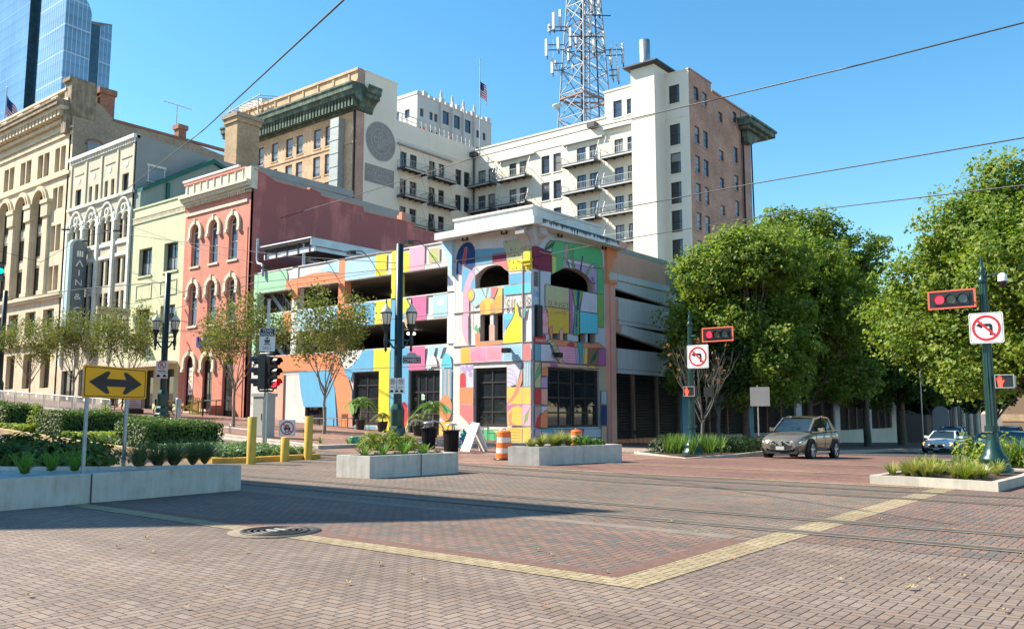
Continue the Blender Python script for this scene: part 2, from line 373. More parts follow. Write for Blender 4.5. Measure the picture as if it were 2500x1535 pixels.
sheet('tan_band', 7.0, 7.35, 4.13, 60, PV_TAN, .006, 2)
sheet('tan_band', 7.35, 20.6, 4.13, 4.55, PV_TAN, .006, 1)
sheet('concrete_strip', 10.5, 10.8, 4.8, 60, CONC_TRK, .006, 2)
sheet('tan_line', 19.9, 20.15, 4.55, 26, PV_TAN, .012, 2); sheet('tan_line', 23.4, 23.62, 3, 15.4, PV_TAN, .012, 2)
sheet('tan_line', 28.4, 28.6, -4, 14.9, PV_TAN, .012, 2); sheet('tan_line', 20.6, 23, 19.2, 19.4, PV_TAN, .014, 1)
def strip(mb, path, w, mat, dz):
    for (x0, y0), (x1, y1) in zip(path, path[1:]):
        mb.face([(x0 - w / 2, y0, gz(x0, y0) + dz), (x0 + w / 2, y0, gz(x0, y0) + dz), (x1 + w / 2, y1, gz(x1, y1) + dz), (x1 - w / 2, y1, gz(x1, y1) + dz)], mat)
mb = MB()
ys = [-40, 0, 5, 10, 12, 14, 16, 18, 20, 22, 24, 26, 28, 30, 34, 38, 44, 50, 60, 80, 110]
sh = lambda y: 0 if y < 9 else (3.1 if y > 30 else 3.1 * (lambda t: t * t * (3 - 2 * t))((y - 9) / 21))
for base, cur in ((11.65, 0), (13.1, 0), (17.33, 1), (18.85, 1)):
    p = [(base + (sh(y) if cur else 0), y) for y in ys]
    strip(mb, p, .34, CONC_TRK, .014); strip(mb, [(x - .035, y) for x, y in p], .07, RAILM, .02); strip(mb, [(x + .04, y) for x, y in p], .045, M('rail groove', (.05, .04, .033), .8), .018)
structure(mb.build('tram_track'))
sheet('main_street_sidewalk', 22.75, 36.3, 28.2, 112, PV_WALK, .15, 2.4)
mb = MB()
def kerb_run(mb, pts, w, h, mat, z0=-.02):
    for (x0, y0), (x1, y1) in zip(pts, pts[1:]):
        n = max(1, int(math.hypot(x1 - x0, y1 - y0) / 2.2)); L = math.hypot(x1 - x0, y1 - y0); nx, ny = -(y1 - y0) / L * w, (x1 - x0) / L * w
        for k in range(n):
            a = [x0 + (x1 - x0) * k / n, y0 + (y1 - y0) * k / n]; b = [x0 + (x1 - x0) * (k + .992) / n, y0 + (y1 - y0) * (k + .992) / n]
            q = [(a[0], a[1]), (b[0], b[1]), (b[0] + nx, b[1] + ny), (a[0] + nx, a[1] + ny)]
            lo = [(x, y, gz(x, y) + z0) for x, y in q]; hi = [(x, y, gz(x, y) + h) for x, y in q]
            mb.raw(lo + hi, [(4, 5, 6, 7), (0, 1, 5, 4), (1, 2, 6, 5), (2, 3, 7, 6), (3, 0, 4, 7)], mat)
kerb_run(mb, [(22.75, 28.2), (22.75, 112)], .35, .16, KERB); kerb_run(mb, [(36.2, 28.2), (22.4, 28.2)][::-1], -.3, .16, KERB)
kerb_run(mb, [(22.75, 28.6), (22.75, 112)], .95, .07, KERB)
structure(mb.build('main_street_kerb', bevel=.015))
sheet('commerce_sidewalk', 36.3, 118, 15.6, 27.95, PV_WALK, .15, 3)
mb = MB(); kerb_run(mb, [(36.3, 15.3), (118, 15.3)], .3, .16, KERB); kerb_run(mb, [(36.3, 15.6), (36.3, 27.9)], .25, .16, KERB); structure(mb.build('commerce_kerb'))
sheet('near_sidewalk', 37, 150, -14, 3.2, PV_WALK, .15, 4); mb = MB(); kerb_run(mb, [(37, 3.2), (150, 3.2)], .3, .16, KERB); structure(mb.build('near_kerb'))
# ================================================================ row of old shopfronts on the left (front plane x = 36.3)
XC = 36.3
FX = Fx(XC)
SALMON = stain('salmon painted brick', (.68, .26, .18), (.46, .18, .13), .7, scale=.8)
MAROON = stain('darker red brick side', (.60, .20, .17), (.36, .12, .11), 1.0, scale=.3, bump=.5)  # darker red copy of the salmon for the side wall
CREAM = stain('cream trim', (.72, .65, .50), (.40, .34, .24), .6, scale=2)
SLATE = M('roof membrane', (.22, .21, .2), .9, var=.2)
def arch_trim(mb, F, h, t, d0, d1, mat, drop=.45, key=True):
    u0, u1, z0, z1, ar = h; cu = (u0 + u1) / 2; a = (u1 - u0) / 2; zs = z1 - ar; n = 12
    dv = [q - p for p, q in zip(F(0, 0, d0), F(0, 0, d1))]
    pt = lambda k, e: (cu + (a + e) * math.cos(math.pi * k / n), zs + (ar + e) * math.sin(math.pi * k / n))
    for k in range(n): mb.prism([F(*pt(k, .03), d0), F(*pt(k, t), d0), F(*pt(k + 1, t), d0), F(*pt(k + 1, .03), d0)], dv, mat)
    for s in (-1, 1):
        b0, b1 = cu + s * (a + .03), cu + s * (a + t)
        fbox(mb, F, min(b0, b1), max(b0, b1), zs - drop, zs, d0, d1, mat)
        b2 = cu + s * (a + t * .2), cu + s * (a + t * 1.1); fbox(mb, F, min(b2), max(b2), zs - drop - .22, zs - drop, d0, d1 + .06, mat)
    if key: fbox(mb, F, cu - .1, cu + .1, z1, z1 + t + .12, d0, d1 + .06, mat)
# ---- pink building
t = thing('pink_brick_building', 'three storey salmon pink brick building with white arched window hoods beside the mural garage', 'building', (XC, 58, .5))
cs = [60.98, 58.4, 55.82]; H = []
for c in cs: H += [(c - .58, c + .58, 13.05, 16.4, .56), (c - .58, c + .58, 8.35, 11.7, .56)]
low = [(60.45, 61.7, 1.75, 6.05, .6), (57.9, 59.2, 1.9, 5.95, .6)]; door = (55.2, 56.55, .6, 5.9, .6)
mb = MB(); wall(mb, FX, 53.42, 62.6, -.5, 18.1, H + low + [door], SALMON, .28)
mb.face([(XC, 62.6, 0), (80, 62.6, 0), (80, 62.6, 18.6), (XC, 62.6, 18.6)], SALMON); mb.box(XC + .3, 79.9, 53.6, 62.5, 17.2, 17.5, SLATE)
mb.build('front_wall', t)
mb = MB(); st = [(36.3, 19.55), (37.2, 19.35), (38.2, 19.0), (41.4, 18.95), (41.4, 19.15), (42.5, 19.0), (42.5, 18.75), (47, 18.7), (47, 18.3), (53, 18.35), (53, 17.95), (60, 17.8), (60, 17.4), (66, 17.3), (66, 16.9), (80, 16.6)]
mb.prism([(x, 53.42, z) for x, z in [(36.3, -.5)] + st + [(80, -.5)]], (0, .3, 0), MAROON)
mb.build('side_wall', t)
mb = MB()
for (x0, z0), (x1, z1) in zip(st, st[1:]):
    if x1 - x0 > .3: mb.prism([(x0, 53.37, z0), (x1, 53.37, z1), (x1, 53.37, z1 + .09), (x0, 53.37, z0 + .09)], (0, .42, 0), SALMON)
mb.box(51.3, 51.9, 53.3, 53.9, 18.4, 18.9, SALMON); mb.box(51.42, 51.78, 53.42, 53.78, 18.9, 19.15, SALMON); mb.box(65.7, 66.4, 53.3, 54, 17.3, 18, SALMON)
mb.build('coping', t)
for h in H: window(FX, h, t, CREAM, GLASS_B, .24, 1, 2, .1, CREAM)
for h in low: window(FX, h, t, FRM_D, GLASS_D, .24, 2, 3, .08, CREAM)
mb = MB(); fbox(mb, FX, 55.25, 56.5, .7, 5.2, -.26, -.2, FRM_D); fbox(mb, FX, 55.45, 56.3, 1.8, 4.2, -.2, -.185, GLASS_D); mb.build('door', t)
for h in H + low: mb = MB(); arch_trim(mb, FX, h, .34, .0, .16, CREAM); mb.build('arch_hood', t)
mb = MB(); fbox(mb, FX, 54.1, 62.4, 17.2, 17.42, 0, .1, CREAM); mb.build('string_course', t)
mb = MB()
for z0, z1, d in ((18.1, 18.3, .25), (18.3, 18.55, .5), (18.55, 18.75, .65)): fbox(mb, FX, 53.42, 62.75, z0, z1, -.1, d, CREAM)
for k in range(30): fbox(mb, FX, 53.6 + k * .3, 53.75 + k * .3, 17.9, 18.1, 0, .22, CREAM)
mb.build('cornice', t)
mb = MB(); fbox(mb, FX, 54.2, 62.6, 18.75, 19.75, -.25, .12, CREAM); fbox(mb, FX, 54.2, 62.7, 19.75, 19.9, -.3, .2, SALMON); fbox(mb, FX, 53.4, 54.2, 18.1, 19.75, -.3, .3, CREAM)
for k in range(9): fbox(mb, FX, 54.6 + k * .95, 54.7 + k * .95, 18.8, 19.7, .12, .2, CREAM)
fbox(mb, FX, 55.5, 63.3, 20.15, 20.3, -.2, 0, WHITE)
mb.build('parapet', t)
mb = MB(); mb.tube([(36.12, 53.7, 1), (36.12, 53.7, 15.2)], .06, SALMON, 6); mb.build('downpipe', t)
BLUE = M('blue sign letter', (.02, .06, .42), .4, var=.05)
for ch, u in (('L', 59.95), ('I', 59.05), ('T', 58.5)):
    mb = MB(); w_ = {'L': .55, 'I': .2, 'T': .6}[ch]
    if ch == 'L': fbox(mb, FX, u - .15, u, 6.65, 7.45, .05, .2, BLUE); fbox(mb, FX, u - .55, u - .15, 6.65, 6.8, .05, .2, BLUE)
    elif ch == 'I': fbox(mb, FX, u - .17, u, 6.65, 7.45, .05, .2, BLUE)
    else: fbox(mb, FX, u - .6, u, 7.3, 7.45, .05, .2, BLUE); fbox(mb, FX, u - .38, u - .22, 6.65, 7.3, .05, .2, BLUE)
    mb.build('sign_letter', t)
for pts in ([(60.6, 61.6, 1.9, 5.0)],):
    mb = MB(); fbox(mb, FX, 60.75, 61.35, 3.0, 5.1, -.15, -.12, WHITE)
    for q in range(5): fbox(mb, FX, 60.85, 61.25, 3.2 + q * .38, 3.35 + q * .38, -.12, -.117, SIGNY if q % 2 else SALMON)
    mb.build('window_poster', t)
# ---- light green building
LGREEN = stain('pale green stucco', (.60, .61, .39), (.42, .43, .27), .55, scale=.7)
LGREEN_SHADE = stain('shaded green side', (.30, .35, .30), (.2, .24, .2), .5, scale=.7)  # greyer green with the shade of the side put into its colour
ROOFG = M('dark green metal roof', (.015, .11, .075), .45, .3, .15)
t = thing('pale_green_building', 'pale green stucco building with plain square windows between the pink and the gothic fronts', 'building', (XC, 67, .8))
H = [(67.6, 69.7, 13.1, 15.45), (63.55, 65.65, 13.1, 15.45), (67.5, 69.7, 7.9, 10.25), (63.6, 65.8, 7.9, 10.3)]
D = [(66.4, 68.4, .5, 5.1), (63.3, 65.4, .5, 5.1), (69.0, 70.6, .5, 5.0)]
mb = MB(); wall(mb, FX, 62.6, 71.1, -.5, 19.15, H + D, LGREEN, .45); mb.box(XC + .3, 70, 62.7, 71, 18.2, 18.5, SLATE)
mb.face([(XC, 62.65, 18), (70, 62.65, 18), (70, 62.65, 19.15), (XC, 62.65, 19.15)], LGREEN_SHADE); mb.build('front_wall', t)
for h in H: window(FX, h, t, FRM_D, GLASS_D, .4, 2, 2, .12, LGREEN, curtain=(BLIND, .1, .5))
for h in D: mb = MB(); fbox(mb, FX, h[0], h[1], h[2], h[3], -.5, -.44, FRM_D); fbox(mb, FX, h[0] + .3, h[1] - .3, 2.2, 4.5, -.44, -.43, GLASS_D); mb.build('door', t)
mb = MB(); fbox(mb, FX, 62.6, 71.1, 19.0, 19.15, -.2, .08, LGREEN); fbox(mb, FX, 62.6, 71.1, 17.75, 17.85, 0, .08, LGREEN); fbox(mb, FX, 62.6, 71.1, 18.2, 18.3, 0, .1, LGREEN)
for k in range(42): fbox(mb, FX, 62.7 + k * .2, 62.8 + k * .2, 17.85, 18.2, 0, .07, CREAM)
mb.build('cornice', t)
for u0 in (63.5, 67.4):
    mb = MB()
    for a, b, c, e in ((u0, u0 + 2.5, 12.3, 12.36), (u0, u0 + 2.5, 11.1, 11.16), (u0, u0 + .06, 11.16, 12.3), (u0 + 2.44, u0 + 2.5, 11.16, 12.3)): fbox(mb, FX, a, b, c, e, 0, .05, LGREEN)
    mb.build('wall_panel', t)
mb = MB(); fbox(mb, FX, 62.9, 70.8, 5.5, 5.7, 0, 1.5, CREAM)
for k in range(26): fbox(mb, FX, 62.95 + k * .3, 63.2 + k * .3, 5.25, 5.5, 1.4, 1.52, CREAM)
fbox(mb, FX, 66.6, 70.8, 5.7, 6.5, 1.35, 1.42, LGREEN); mb.build('entrance_canopy', t)
g = [(36.4, 20.6), (43.2, 24.7), (48, 22.9)]
mb = MB(); mb.prism([(x, 70.2, z) for x, z in [(36.4, 19.1)] + g + [(48, 19.1)]], (0, .85, 0), LGREEN_SHADE); mb.build('penthouse', t)
mb = MB()
for (x0, z0), (x1, z1) in zip(g, g[1:]): mb.prism([(x0, 69.9, z0), (x1, 69.9, z1), (x1, 69.9, z1 + .45), (x0, 69.9, z0 + .35)], (0, 1.17, 0), ROOFG)
mb.box(38.7, 39.0, 70.0, 70.2, 19.1, 21.9, ROOFG); mb.build('green_roof', t)
# ---- gothic cream building
GOTH = stain('cream terracotta', (.58, .53, .40), (.38, .34, .25), .65, scale=.8)
GOTHW = M('white terracotta trim', (.67, .665, .60), .6, var=.18)
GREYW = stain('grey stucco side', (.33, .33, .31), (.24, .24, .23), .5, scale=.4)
t = thing('gothic_front_building', 'cream building with white gothic tracery over paired lancet windows and a plain grey side', 'building', (XC, 77, 1))
bays = [81.75, 78.75, 75.75, 72.75]; H = []; at = []
for c in bays: H += [(c - .92, c - .12, 16.9, 19.2, .4), (c + .12, c + .92, 16.9, 19.2, .4), (c - .95, c - .15, 12.9, 15.2), (c + .15, c + .95, 12.9, 15.2), (c - .95, c - .15, 8.6, 12.2), (c + .15, c + .95, 8.6, 12.2)]
for c, s in ((81.75, 0), (78.75, 1), (75.75, 1), (72.8, 0)): at += [(c - .95, c - .35, 21.1, 22.6), (c + .25, c + .85, 21.1, 22.6)] if s else [(c - .58, c + .58, 21.15, 22.7)]
D = [(72, 75, 1, 5.5), (76, 79.5, 1, 5.5), (80.3, 83, 1, 5.5)]
mb = MB(); wall(mb, FX, 71.1, 83.6, 0, 25.6, H + at + D, GOTH, .3); mb.box(XC + .3, 69, 71.3, 83.5, 24.2, 24.5, SLATE); mb.build('front_wall', t)
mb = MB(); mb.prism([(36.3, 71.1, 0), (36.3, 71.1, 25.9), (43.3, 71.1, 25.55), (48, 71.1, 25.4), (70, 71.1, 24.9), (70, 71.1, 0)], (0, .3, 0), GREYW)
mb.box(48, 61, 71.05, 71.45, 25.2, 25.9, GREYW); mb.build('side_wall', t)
for h in H + at: window(FX, h, t, FRM_D, GLASS_D, .26, 1, 2, .07)
for h in D: mb = MB(); fbox(mb, FX, h[0], h[1], h[2], h[3], -.32, -.27, GLASS_D); fbox(mb, FX, (h[0] + h[1]) / 2 - .06, (h[0] + h[1]) / 2 + .06, h[2], h[3], -.27, -.2, FRM_D); mb.build('shop_window', t)
for c in bays:
    mb = MB(); arch_trim(mb, FX, (c - 1.02, c + 1.02, 16.8, 20.35, 1.45), .22, 0, .16, GOTHW, .1, False)
    arch_trim(mb, FX, (c - .92, c - .12, 16.9, 19.2, .4), .1, 0, .1, GOTHW, 0, False); arch_trim(mb, FX, (c + .12, c + .92, 16.9, 19.2, .4), .1, 0, .1, GOTHW, 0, False)
    for k in range(14):
        a, b = 2 * math.pi * k / 14, 2 * math.pi * (k + 1) / 14; q = lambda r, a: FX(c + r * math.cos(a), 19.62 + r * math.sin(a), 0)
        mb.prism([q(.24, a), q(.4, a), q(.4, b), q(.24, b)], (-.12, 0, 0), GOTHW)
    mb.build('tracery_arch', t)
    for z in (16.4, 15.3): mb = MB(); fbox(mb, FX, c - .98, c + .98, z, z + .3, 0, .14, GOTHW); mb.build('lintel', t)
for u in (83.3, 80.25, 77.25, 74.25, 71.4): mb = MB(); fbox(mb, FX, u - .2, u + .2, 6, 19.4, 0, .22, GOTHW); fbox(mb, FX, u - .15, u + .15, 20.9, 25.1, 0, .1, GOTH); mb.build('pilaster', t)
for u in bays: mb = MB(); fbox(mb, FX, u - .9, u + .9, 24.1, 24.2, 0, .06, GOTH); mb.disc(FX(u, 23.55, .03), (-1, 0, 0), .3, GOTHW); mb.build('roundel', t)
mb = MB(); fbox(mb, FX, 71.1, 83.6, 25.6, 25.95, -.3, .3, GOTHW)
for k in range(40): fbox(mb, FX, 71.2 + k * .31, 71.36 + k * .31, 25.25, 25.6, 0, .16, GOTHW)
mb.build('cornice', t)
mb = MB(); fbox(mb, FX, 71.1, 83.6, 20.7, 20.95, 0, .22, GOTHW); mb.build('sill_course', t)
FS = Fy(71.1); mb = MB(); fbox(mb, FS, 37.5, 38.9, 22.1, 23.1, 0, .05, BLIND); fbox(mb, FS, 37.4, 37.5, 22, 23.3, 0, .1, GOTHW); fbox(mb, FS, 38.9, 39.0, 22, 23.3, 0, .1, GOTHW); fbox(mb, FS, 37.3, 39.1, 23.3, 23.5, 0, .12, GOTHW); fbox(mb, FS, 37.3, 39.1, 21.9, 22.0, 0, .12, GOTHW); mb.build('window', t)
# blade sign: grey panel projecting from the facade
SGREY = M('grey sign face', (.13, .165, .18), .5, var=.08); SBLUE = M('pale blue sign edge', (.45, .62, .64), .5, var=.08); SBRN = M('brown sign trim', (.16, .10, .055), .5)
xa = onY('b', 540, 600, 78.8)[0]; xb = onY('b', 640, 600, 78.8)[0]; xz = onY('b', 515, 600, 78.8)[0]; zb = onY('b', 590, 400, 78.8)[1]
t2 = thing('blade_sign', 'tall grey vertical blade sign with rounded top reading MAIN & CO', 'sign', (36.3, 79, 8))
def rtop(x0, x1, z0, z1, n=10):
    c = (x0 + x1) / 2; r = (x1 - x0) / 2
    return [(x0, z0), (x1, z0)] + [(c + r * math.cos(math.pi * k / n), z1 - r + r * math.sin(math.pi * k / n)) for k in range(n + 1)]
mb = MB(); mb.prism([(x, 79.0, z) for x, z in rtop(xz, xb, 7.8, zb)], (0, .5, 0), SBLUE); mb.build('sign_box', t2)
mb = MB(); mb.prism([(x, 78.9, z) for x, z in rtop(xa, xb, 8.0, zb - .15)], (0, .09, 0), SGREY, SBRN)
T3 = lambda u, z: (u, 78.89, z); xc = (xa + xb) / 2
zz_ = lambda y: onY('b', 590, y, 78.9)[1]
for k in range(3): mb.face([T3(xc - .26 + k * .2, zz_(535)), T3(xc - .12 + k * .2, zz_(535)), T3(xc - .12 + k * .2, zz_(492)), T3(xc - .26 + k * .2, zz_(492))], WHITE)
for s_ in (-1, 1): mb.face([T3(xc + s_ * .3 - .07, zz_(607)), T3(xc + s_ * .3 + .07, zz_(607)), T3(xc + .06, zz_(560)), T3(xc - .06, zz_(560))], WHITE)
for ch, y0, y1, w_ in (('I', 675, 632, .12), ('N', 748, 705, .58), ('&', 852, 808, .6), ('C', 952, 905, .55), ('O', 1015, 970, .55)): text(mb, T3, ch, xc - w_ / 2, xc + w_ / 2, zz_(y0), zz_(y1), WHITE)
mb.build('sign_face', t2)
t2 = thing('shop_sign', 'long beige projecting sign with letters FERVO ENERGY on a bracket', 'sign', (36, 73, 9))
BEI = M('beige sign', (.42, .40, .27), .55, var=.08)
mb = MB(); fa, fb = onY('b', 717, 935, 70.3), onY('b', 965, 940, 70.3); zt = onY('b', 840, 908, 70.3)[1]; zl = onY('b', 840, 965, 70.3)[1]; mb.box(fa[0], min(fb[0], 36.25), 70.3, 70.55, zl, zt, BEI); text(mb, lambda u, z: (u, 70.29, z), 'FERVO ENERGY', fa[0] + .15, fb[0] - .2, zl + .2, zt - .22, SIGNK); mb.build('sign_panel', t2)
mb = MB(); mb.tube([(fa[0] + .5, 70.4, zl), (fa[0] + .5, 70.4, zl - .3), (36.2, 70.4, zl - .3)], .04, BLACK); mb.box(fa[0] + .5, 35.8, 70.38, 70.46, zl - 1.1, zl - .25, BEI); mb.build('hanging_panel', t2)
# ---- tan classical building
TAN = stain('tan limestone', (.68, .58, .41), (.42, .34, .23), .65, scale=.6)
TAND = stain('weathered limestone', (.38, .30, .20), (.16, .12, .08), .8, scale=1.2)
TBRK = brick('old brown brick', (.42, .32, .22), (.35, .26, .18), (.36, .3, .23)); RBRK = brick('red chimney brick', (.38, .16, .09), (.30, .12, .07), (.3, .22, .16))
BUFF = brick('buff brick', (.46, .32, .18), (.40, .26, .15), (.42, .34, .24))
t = thing('tan_limestone_building', 'tall tan classical building with arched bays heavy cornice and balustrade at the far left', 'building', (XC, 95, 2))
H = []; sq = []
for k in range(5):
    c = 85.95 + .2 + (k and 3.75 + (k - 1) * 4.2); w_ = 1.15 if k == 0 else 1.3
    sq += [(c - w_, c - .12, 25.3, 27.75), (c + .12, c + w_, 25.3, 27.75)]
for k in range(4): c = 90.05 + k * 4.15; H.append((c - 1.25, c + 1.25, 13.3, 23.9, 1.25))
for z0, z1 in ((21.5, 23.7), (17.3, 19.9), (13.4, 15.85)): sq += [(85.05, 86.05, z0, z1), (86.25, 87.25, z0, z1)]
lo = [(85.4 + k * 4.05, 87.8 + k * 4.05, 9.3, 11.65) for k in range(5)] + [(85.6 + k * 4.05, 87.6 + k * 4.05, 4, 7.4) for k in range(5)]
mb = MB(); wall(mb, FX, 83.6, 107, 0, 30.3, sq + H + lo, TAN, .5); mb.box(XC + .3, 62, 84.3, 107, 29.5, 29.8, SLATE); mb.build('front_wall', t)
mb = MB(); mb.prism([(36.3, 84.0, 0), (36.3, 84.0, 32.3), (38.4, 84.0, 32.6), (39.2, 84.0, 32.2), (40.4, 84.0, 31.2), (48, 84.0, 31.1), (53.8, 84.0, 30.4), (53.8, 84.0, 0)], (0, .35, 0), TBRK)
mb.box(40.3, 53.9, 83.9, 84.4, 31.0, 31.25, RBRK); mb.build('side_wall', t)
mb = MB(); FT = Fy(84.0); fbox(mb, FT, 37.9, 39.3, 26.5, 28.3, .0, .05, BLIND); arch_trim(mb, FT, (37.9, 39.3, 26.5, 28.5, .3), .2, 0, .06, RBRK, 0, False); mb.build('window', t)
for h in sq + lo: window(FX, h, t, TAND, GLASS_D, .45, 1, 1, .06)
for h in H:
    o = window(FX, h, t, FRM_D, GLASS_D, .45, 2, 4, .14); mb = MB()
    arch_trim(mb, FX, h, .5, 0, .2, TAN, 0, False); arch_trim(mb, FX, h, .22, .2, .3, TAN, 0, False)
    mb.build('arch_surround', t)
    for z in (16.1, 19.4): mb = MB(); fbox(mb, FX, h[0] + .35, h[1] - .35, z, z + 1.2, -.4, -.3, TAND); fbox(mb, FX, h[0] + .6, h[1] - .6, z + .25, z + .95, -.3, -.27, TAN); mb.build('spandrel_panel', t)
for u in (88.15, 92.1, 96.25, 100.4):
    mb = MB(); fbox(mb, FX, u - .55, u + .55, 13.3, 21.0, 0, .25, TAN); fbox(mb, FX, u - .75, u + .75, 21.0, 22.3, 0, .4, TAN); fbox(mb, FX, u - .85, u + .85, 22.3, 22.7, 0, .5, TAN); fbox(mb, FX, u - .7, u + .7, 13.1, 13.6, 0, .35, TAN); mb.build('pilaster', t)
mb = MB()
for z0, z1, d in ((24.6, 24.9, .2), (12.55, 12.8, .3), (12.8, 13.1, .45), (28.6, 28.9, .15), (8.2, 8.5, .3), (29.2, 29.4, .2)): fbox(mb, FX, 83.6, 107, z0, z1, 0, d, TAN)
mb.build('belt_course', t)
mb = MB()
for z0, z1, d in ((30.0, 30.4, .4), (31.0, 31.4, 1.1), (31.4, 31.8, 1.4), (31.8, 32.0, 1.5)): fbox(mb, FX, 84.3, 107, z0, z1, -.2, d, TAND if z0 > 31 else TAN)
fbox(mb, FX, 84.3, 107, 30.4, 31.0, -.2, .3, TAND)
for k in range(28): fbox(mb, FX, 84.6 + k * .8, 85.05 + k * .8, 30.45, 31.0, .3, 1.0, TAN)
fbox(mb, FX, 84.0, 85.0, 28.7, 31.0, 0, .6, TAND); mb.build('cornice', t)
mb = MB(); fbox(mb, FX, 84.3, 107, 32.0, 32.35, -.3, .4, TAN); fbox(mb, FX, 85, 107, 33.25, 33.5, -.25, .35, TAN)
for k in range(6): fbox(mb, FX, 86.9 + k * 4.1, 88.3 + k * 4.1, 32.35, 33.25, -.2, .3, TAN)
for k in range(90):
    u = 85.3 + k * .24
    if (u - 86.9) % 4.1 > 1.4 or u < 86.9: mb.lathe(XC - .05, u, [(.05, 32.35), (.1, 32.6), (.05, 32.95), (.08, 33.25)], TAND, 5)
mb.build('balustrade', t)
mb = MB(); fbox(mb, FX, 83.93, 85.4, 30.5, 34.0, -2.2, .25, TAND); fbox(mb, FX, 83.9, 85.5, 34.0, 34.35, -2, .5, TAND); mb.build('corner_pier', t)
mb = MB(); mb.box(38.9, 40.4, 84.05, 85.3, 31.0, 33.6, RBRK); mb.box(38.75, 40.55, 83.9, 85.45, 33.6, 34.2, RBRK); mb.build('chimney', t)
mb = MB(); mb.box(47.5, 48.4, 84.1, 85, 31, 32.2, RBRK); mb.box(47.35, 48.55, 83.95, 85.15, 32.2, 32.7, RBRK); mb.build('chimney', t)
t = thing('roof_aerial', 'thin television aerial on a mast behind the tan roof', 'aerial', (50.5, 90, 29.5))
mb = MB(); mb.tube([(50.5, 90, 29.5), (50.5, 90, 37)], .06, STEEL, 5); mb.build('mast', t)
mb = MB(); mb.bar((49, 90.4, 37.2), (52, 89.4, 36.8), .06, STEEL)
for k in range(6): q = k / 5; mb.bar((49 + 3 * q, 89.2 - q + .3, 37.2 - .4 * q), (49 + 3 * q, 91.4 - q - .3, 37.2 - .4 * q), .035, STEEL)
mb.build('boom', t)
# buff chimney behind
t = thing('buff_chimney_block', 'buff brick rooftop chimney stack with dark corbelled cap behind the grey side wall', 'chimney', (48.5, 73.5, 24))
mb = MB(); a = onY('d', 240, 480, 72.5); b = onY('d', 405, 480, 72.5)
x0 = a[0]; x1 = b[0]; mb.box(x0, x1, 72.5, 74.6, 24.4, 30.4, BUFF); mb.build('stack', t)
mb = MB(); mb.box(x0 - .15, x1 + .15, 72.35, 74.75, 30.4, 30.9, BUFF); mb.box(x0 - .3, x1 + .3, 72.2, 74.9, 30.9, 31.3, TBRK); mb.build('cap', t)
def flag(name_label, x, y, z0, z1, fz, L, w_, sag, part='flag'):
    t = thing('flagpole', name_label, 'flagpole', (x, y, z0))
    mb = MB(); mb.tube([(x, y, z0), (x, y, z1)], [.12, .07], STEEL, 8); mb.lathe(x, y, [(.02, z1), (.14, z1 + .14), (.02, z1 + .28)], STEEL, 8); mb.build('pole', t)
    mb = MB(); nx = 12; FR, FW, FB = M('flag red', (.5, .03, .04), .8), M('flag white', (.75, .73, .7), .8), M('flag blue', (.03, .05, .2), .8)
    for i in range(13):
        for j in range(nx):
            def pt(u, v):
                s = u / nx; return (x + .1 + L * s * .45, y - L * s * .5 * (1 if sag < 1 else .5) + .25 * math.sin(s * 8), fz - w_ * v / 13 - sag * s * w_ * .9)
            mb.face([pt(j, i), pt(j + 1, i), pt(j + 1, i + 1), pt(j, i + 1)], FB if (j < 5 and i < 7) else (FR if i % 2 == 0 else FW), True)
    mb.build('cloth', t)
flag('flagpole with drooping striped flag at the far left edge before the glass tower', 44, 121.9, 30, 44.8, 44.0, 3.2, 2.6, 1.1)
# ================================================================ tall cream and brick building with balconies behind the garage
HCRM = stain('cream stucco', (.78, .72, .60), (.60, .55, .45), .45, scale=.25, bump=.05)
HBUF = brick('buff facade brick', (.66, .45, .28), (.58, .38, .23), (.45, .34, .22), .3, .1)
HRED = brick('worn red brown brick', (.54, .32, .23), (.42, .23, .165), (.38, .30, .23), .3, .1)
HPNK = brick('pinkish end brick', (.52, .31, .24), (.46, .27, .21), (.38, .30, .24), .3, .1)
COPPER = stain('green copper', (.16, .22, .165), (.06, .085, .07), .9, scale=.8)
GHOST = M('ghost sign grey', (.27, .26, .25), .9, var=.18, scale=1.2)
GHOSTL = M('ghost sign letters', (.42, .40, .37), .9, var=.2, scale=2)
BALC = M('balcony steel', (.07, .075, .08), .6, .2, .2)
RAIL = M('balcony rail', (.42, .43, .42), .5, .4, .1)
t = thing('balcony_apartment_building', 'large cream and brick hotel building with balconies and green cornice behind the garage', 'building', (100, 75, 0))
XL, XR, YL_, YB = 75.84, 100.4, 88.0, 50.0
FL, FR_, FY_, FB_ = Fx(XL), Fx(XR), Fy(YL_), Fy(YB)
zr = [(39.45 - 4.06 * k) for k in range(5)]
# left front
H = [(a, b, 39.35, 42.2) for a, b in ((109.3, 110.8), (105.8, 107.3), (102.2, 103.8), (99.8, 101.3), (95.7, 97.3), (93.1, 94.7))] + [(a, b, z, z + 2.95) for z in (35.2, 31.1) for a, b in ((109.3, 110.8), (105.8, 107.3), (102.2, 103.8), (99.8, 101.3), (95.7, 97.3), (93.1, 94.7))]
mb = MB(); wall(mb, FL, 88, 118, 0, 49.4, H, HBUF, .3); mb.face([(XL, 88, 0), (77.2, 88, 0), (77.2, 88, 49.4), (XL, 88, 49.4)], HPNK)
mb.box(XL + .4, 83.2, 88.5, 118, 48.5, 48.8, SLATE); mb.build('left_wing_front', t)
for h in H: window(FL, h, t, FRM_D, GLASS_B, .25, 1, 2, .1, HBUF, curtain=(BLIND, .2, 1))
mb = MB()
for z, d in ((38.7, .12), (47.4, .15), (48.9, .2), (46.9, .1)): fbox(mb, FL, 88, 118, z, z + .25, 0, d, HBUF)
for k in range(9): fbox(mb, FL, 89.6 + k * 3.4, 89.9 + k * 3.4, 47.65, 48.9, 0, .12, HBUF)
mb.build('brick_band', t)
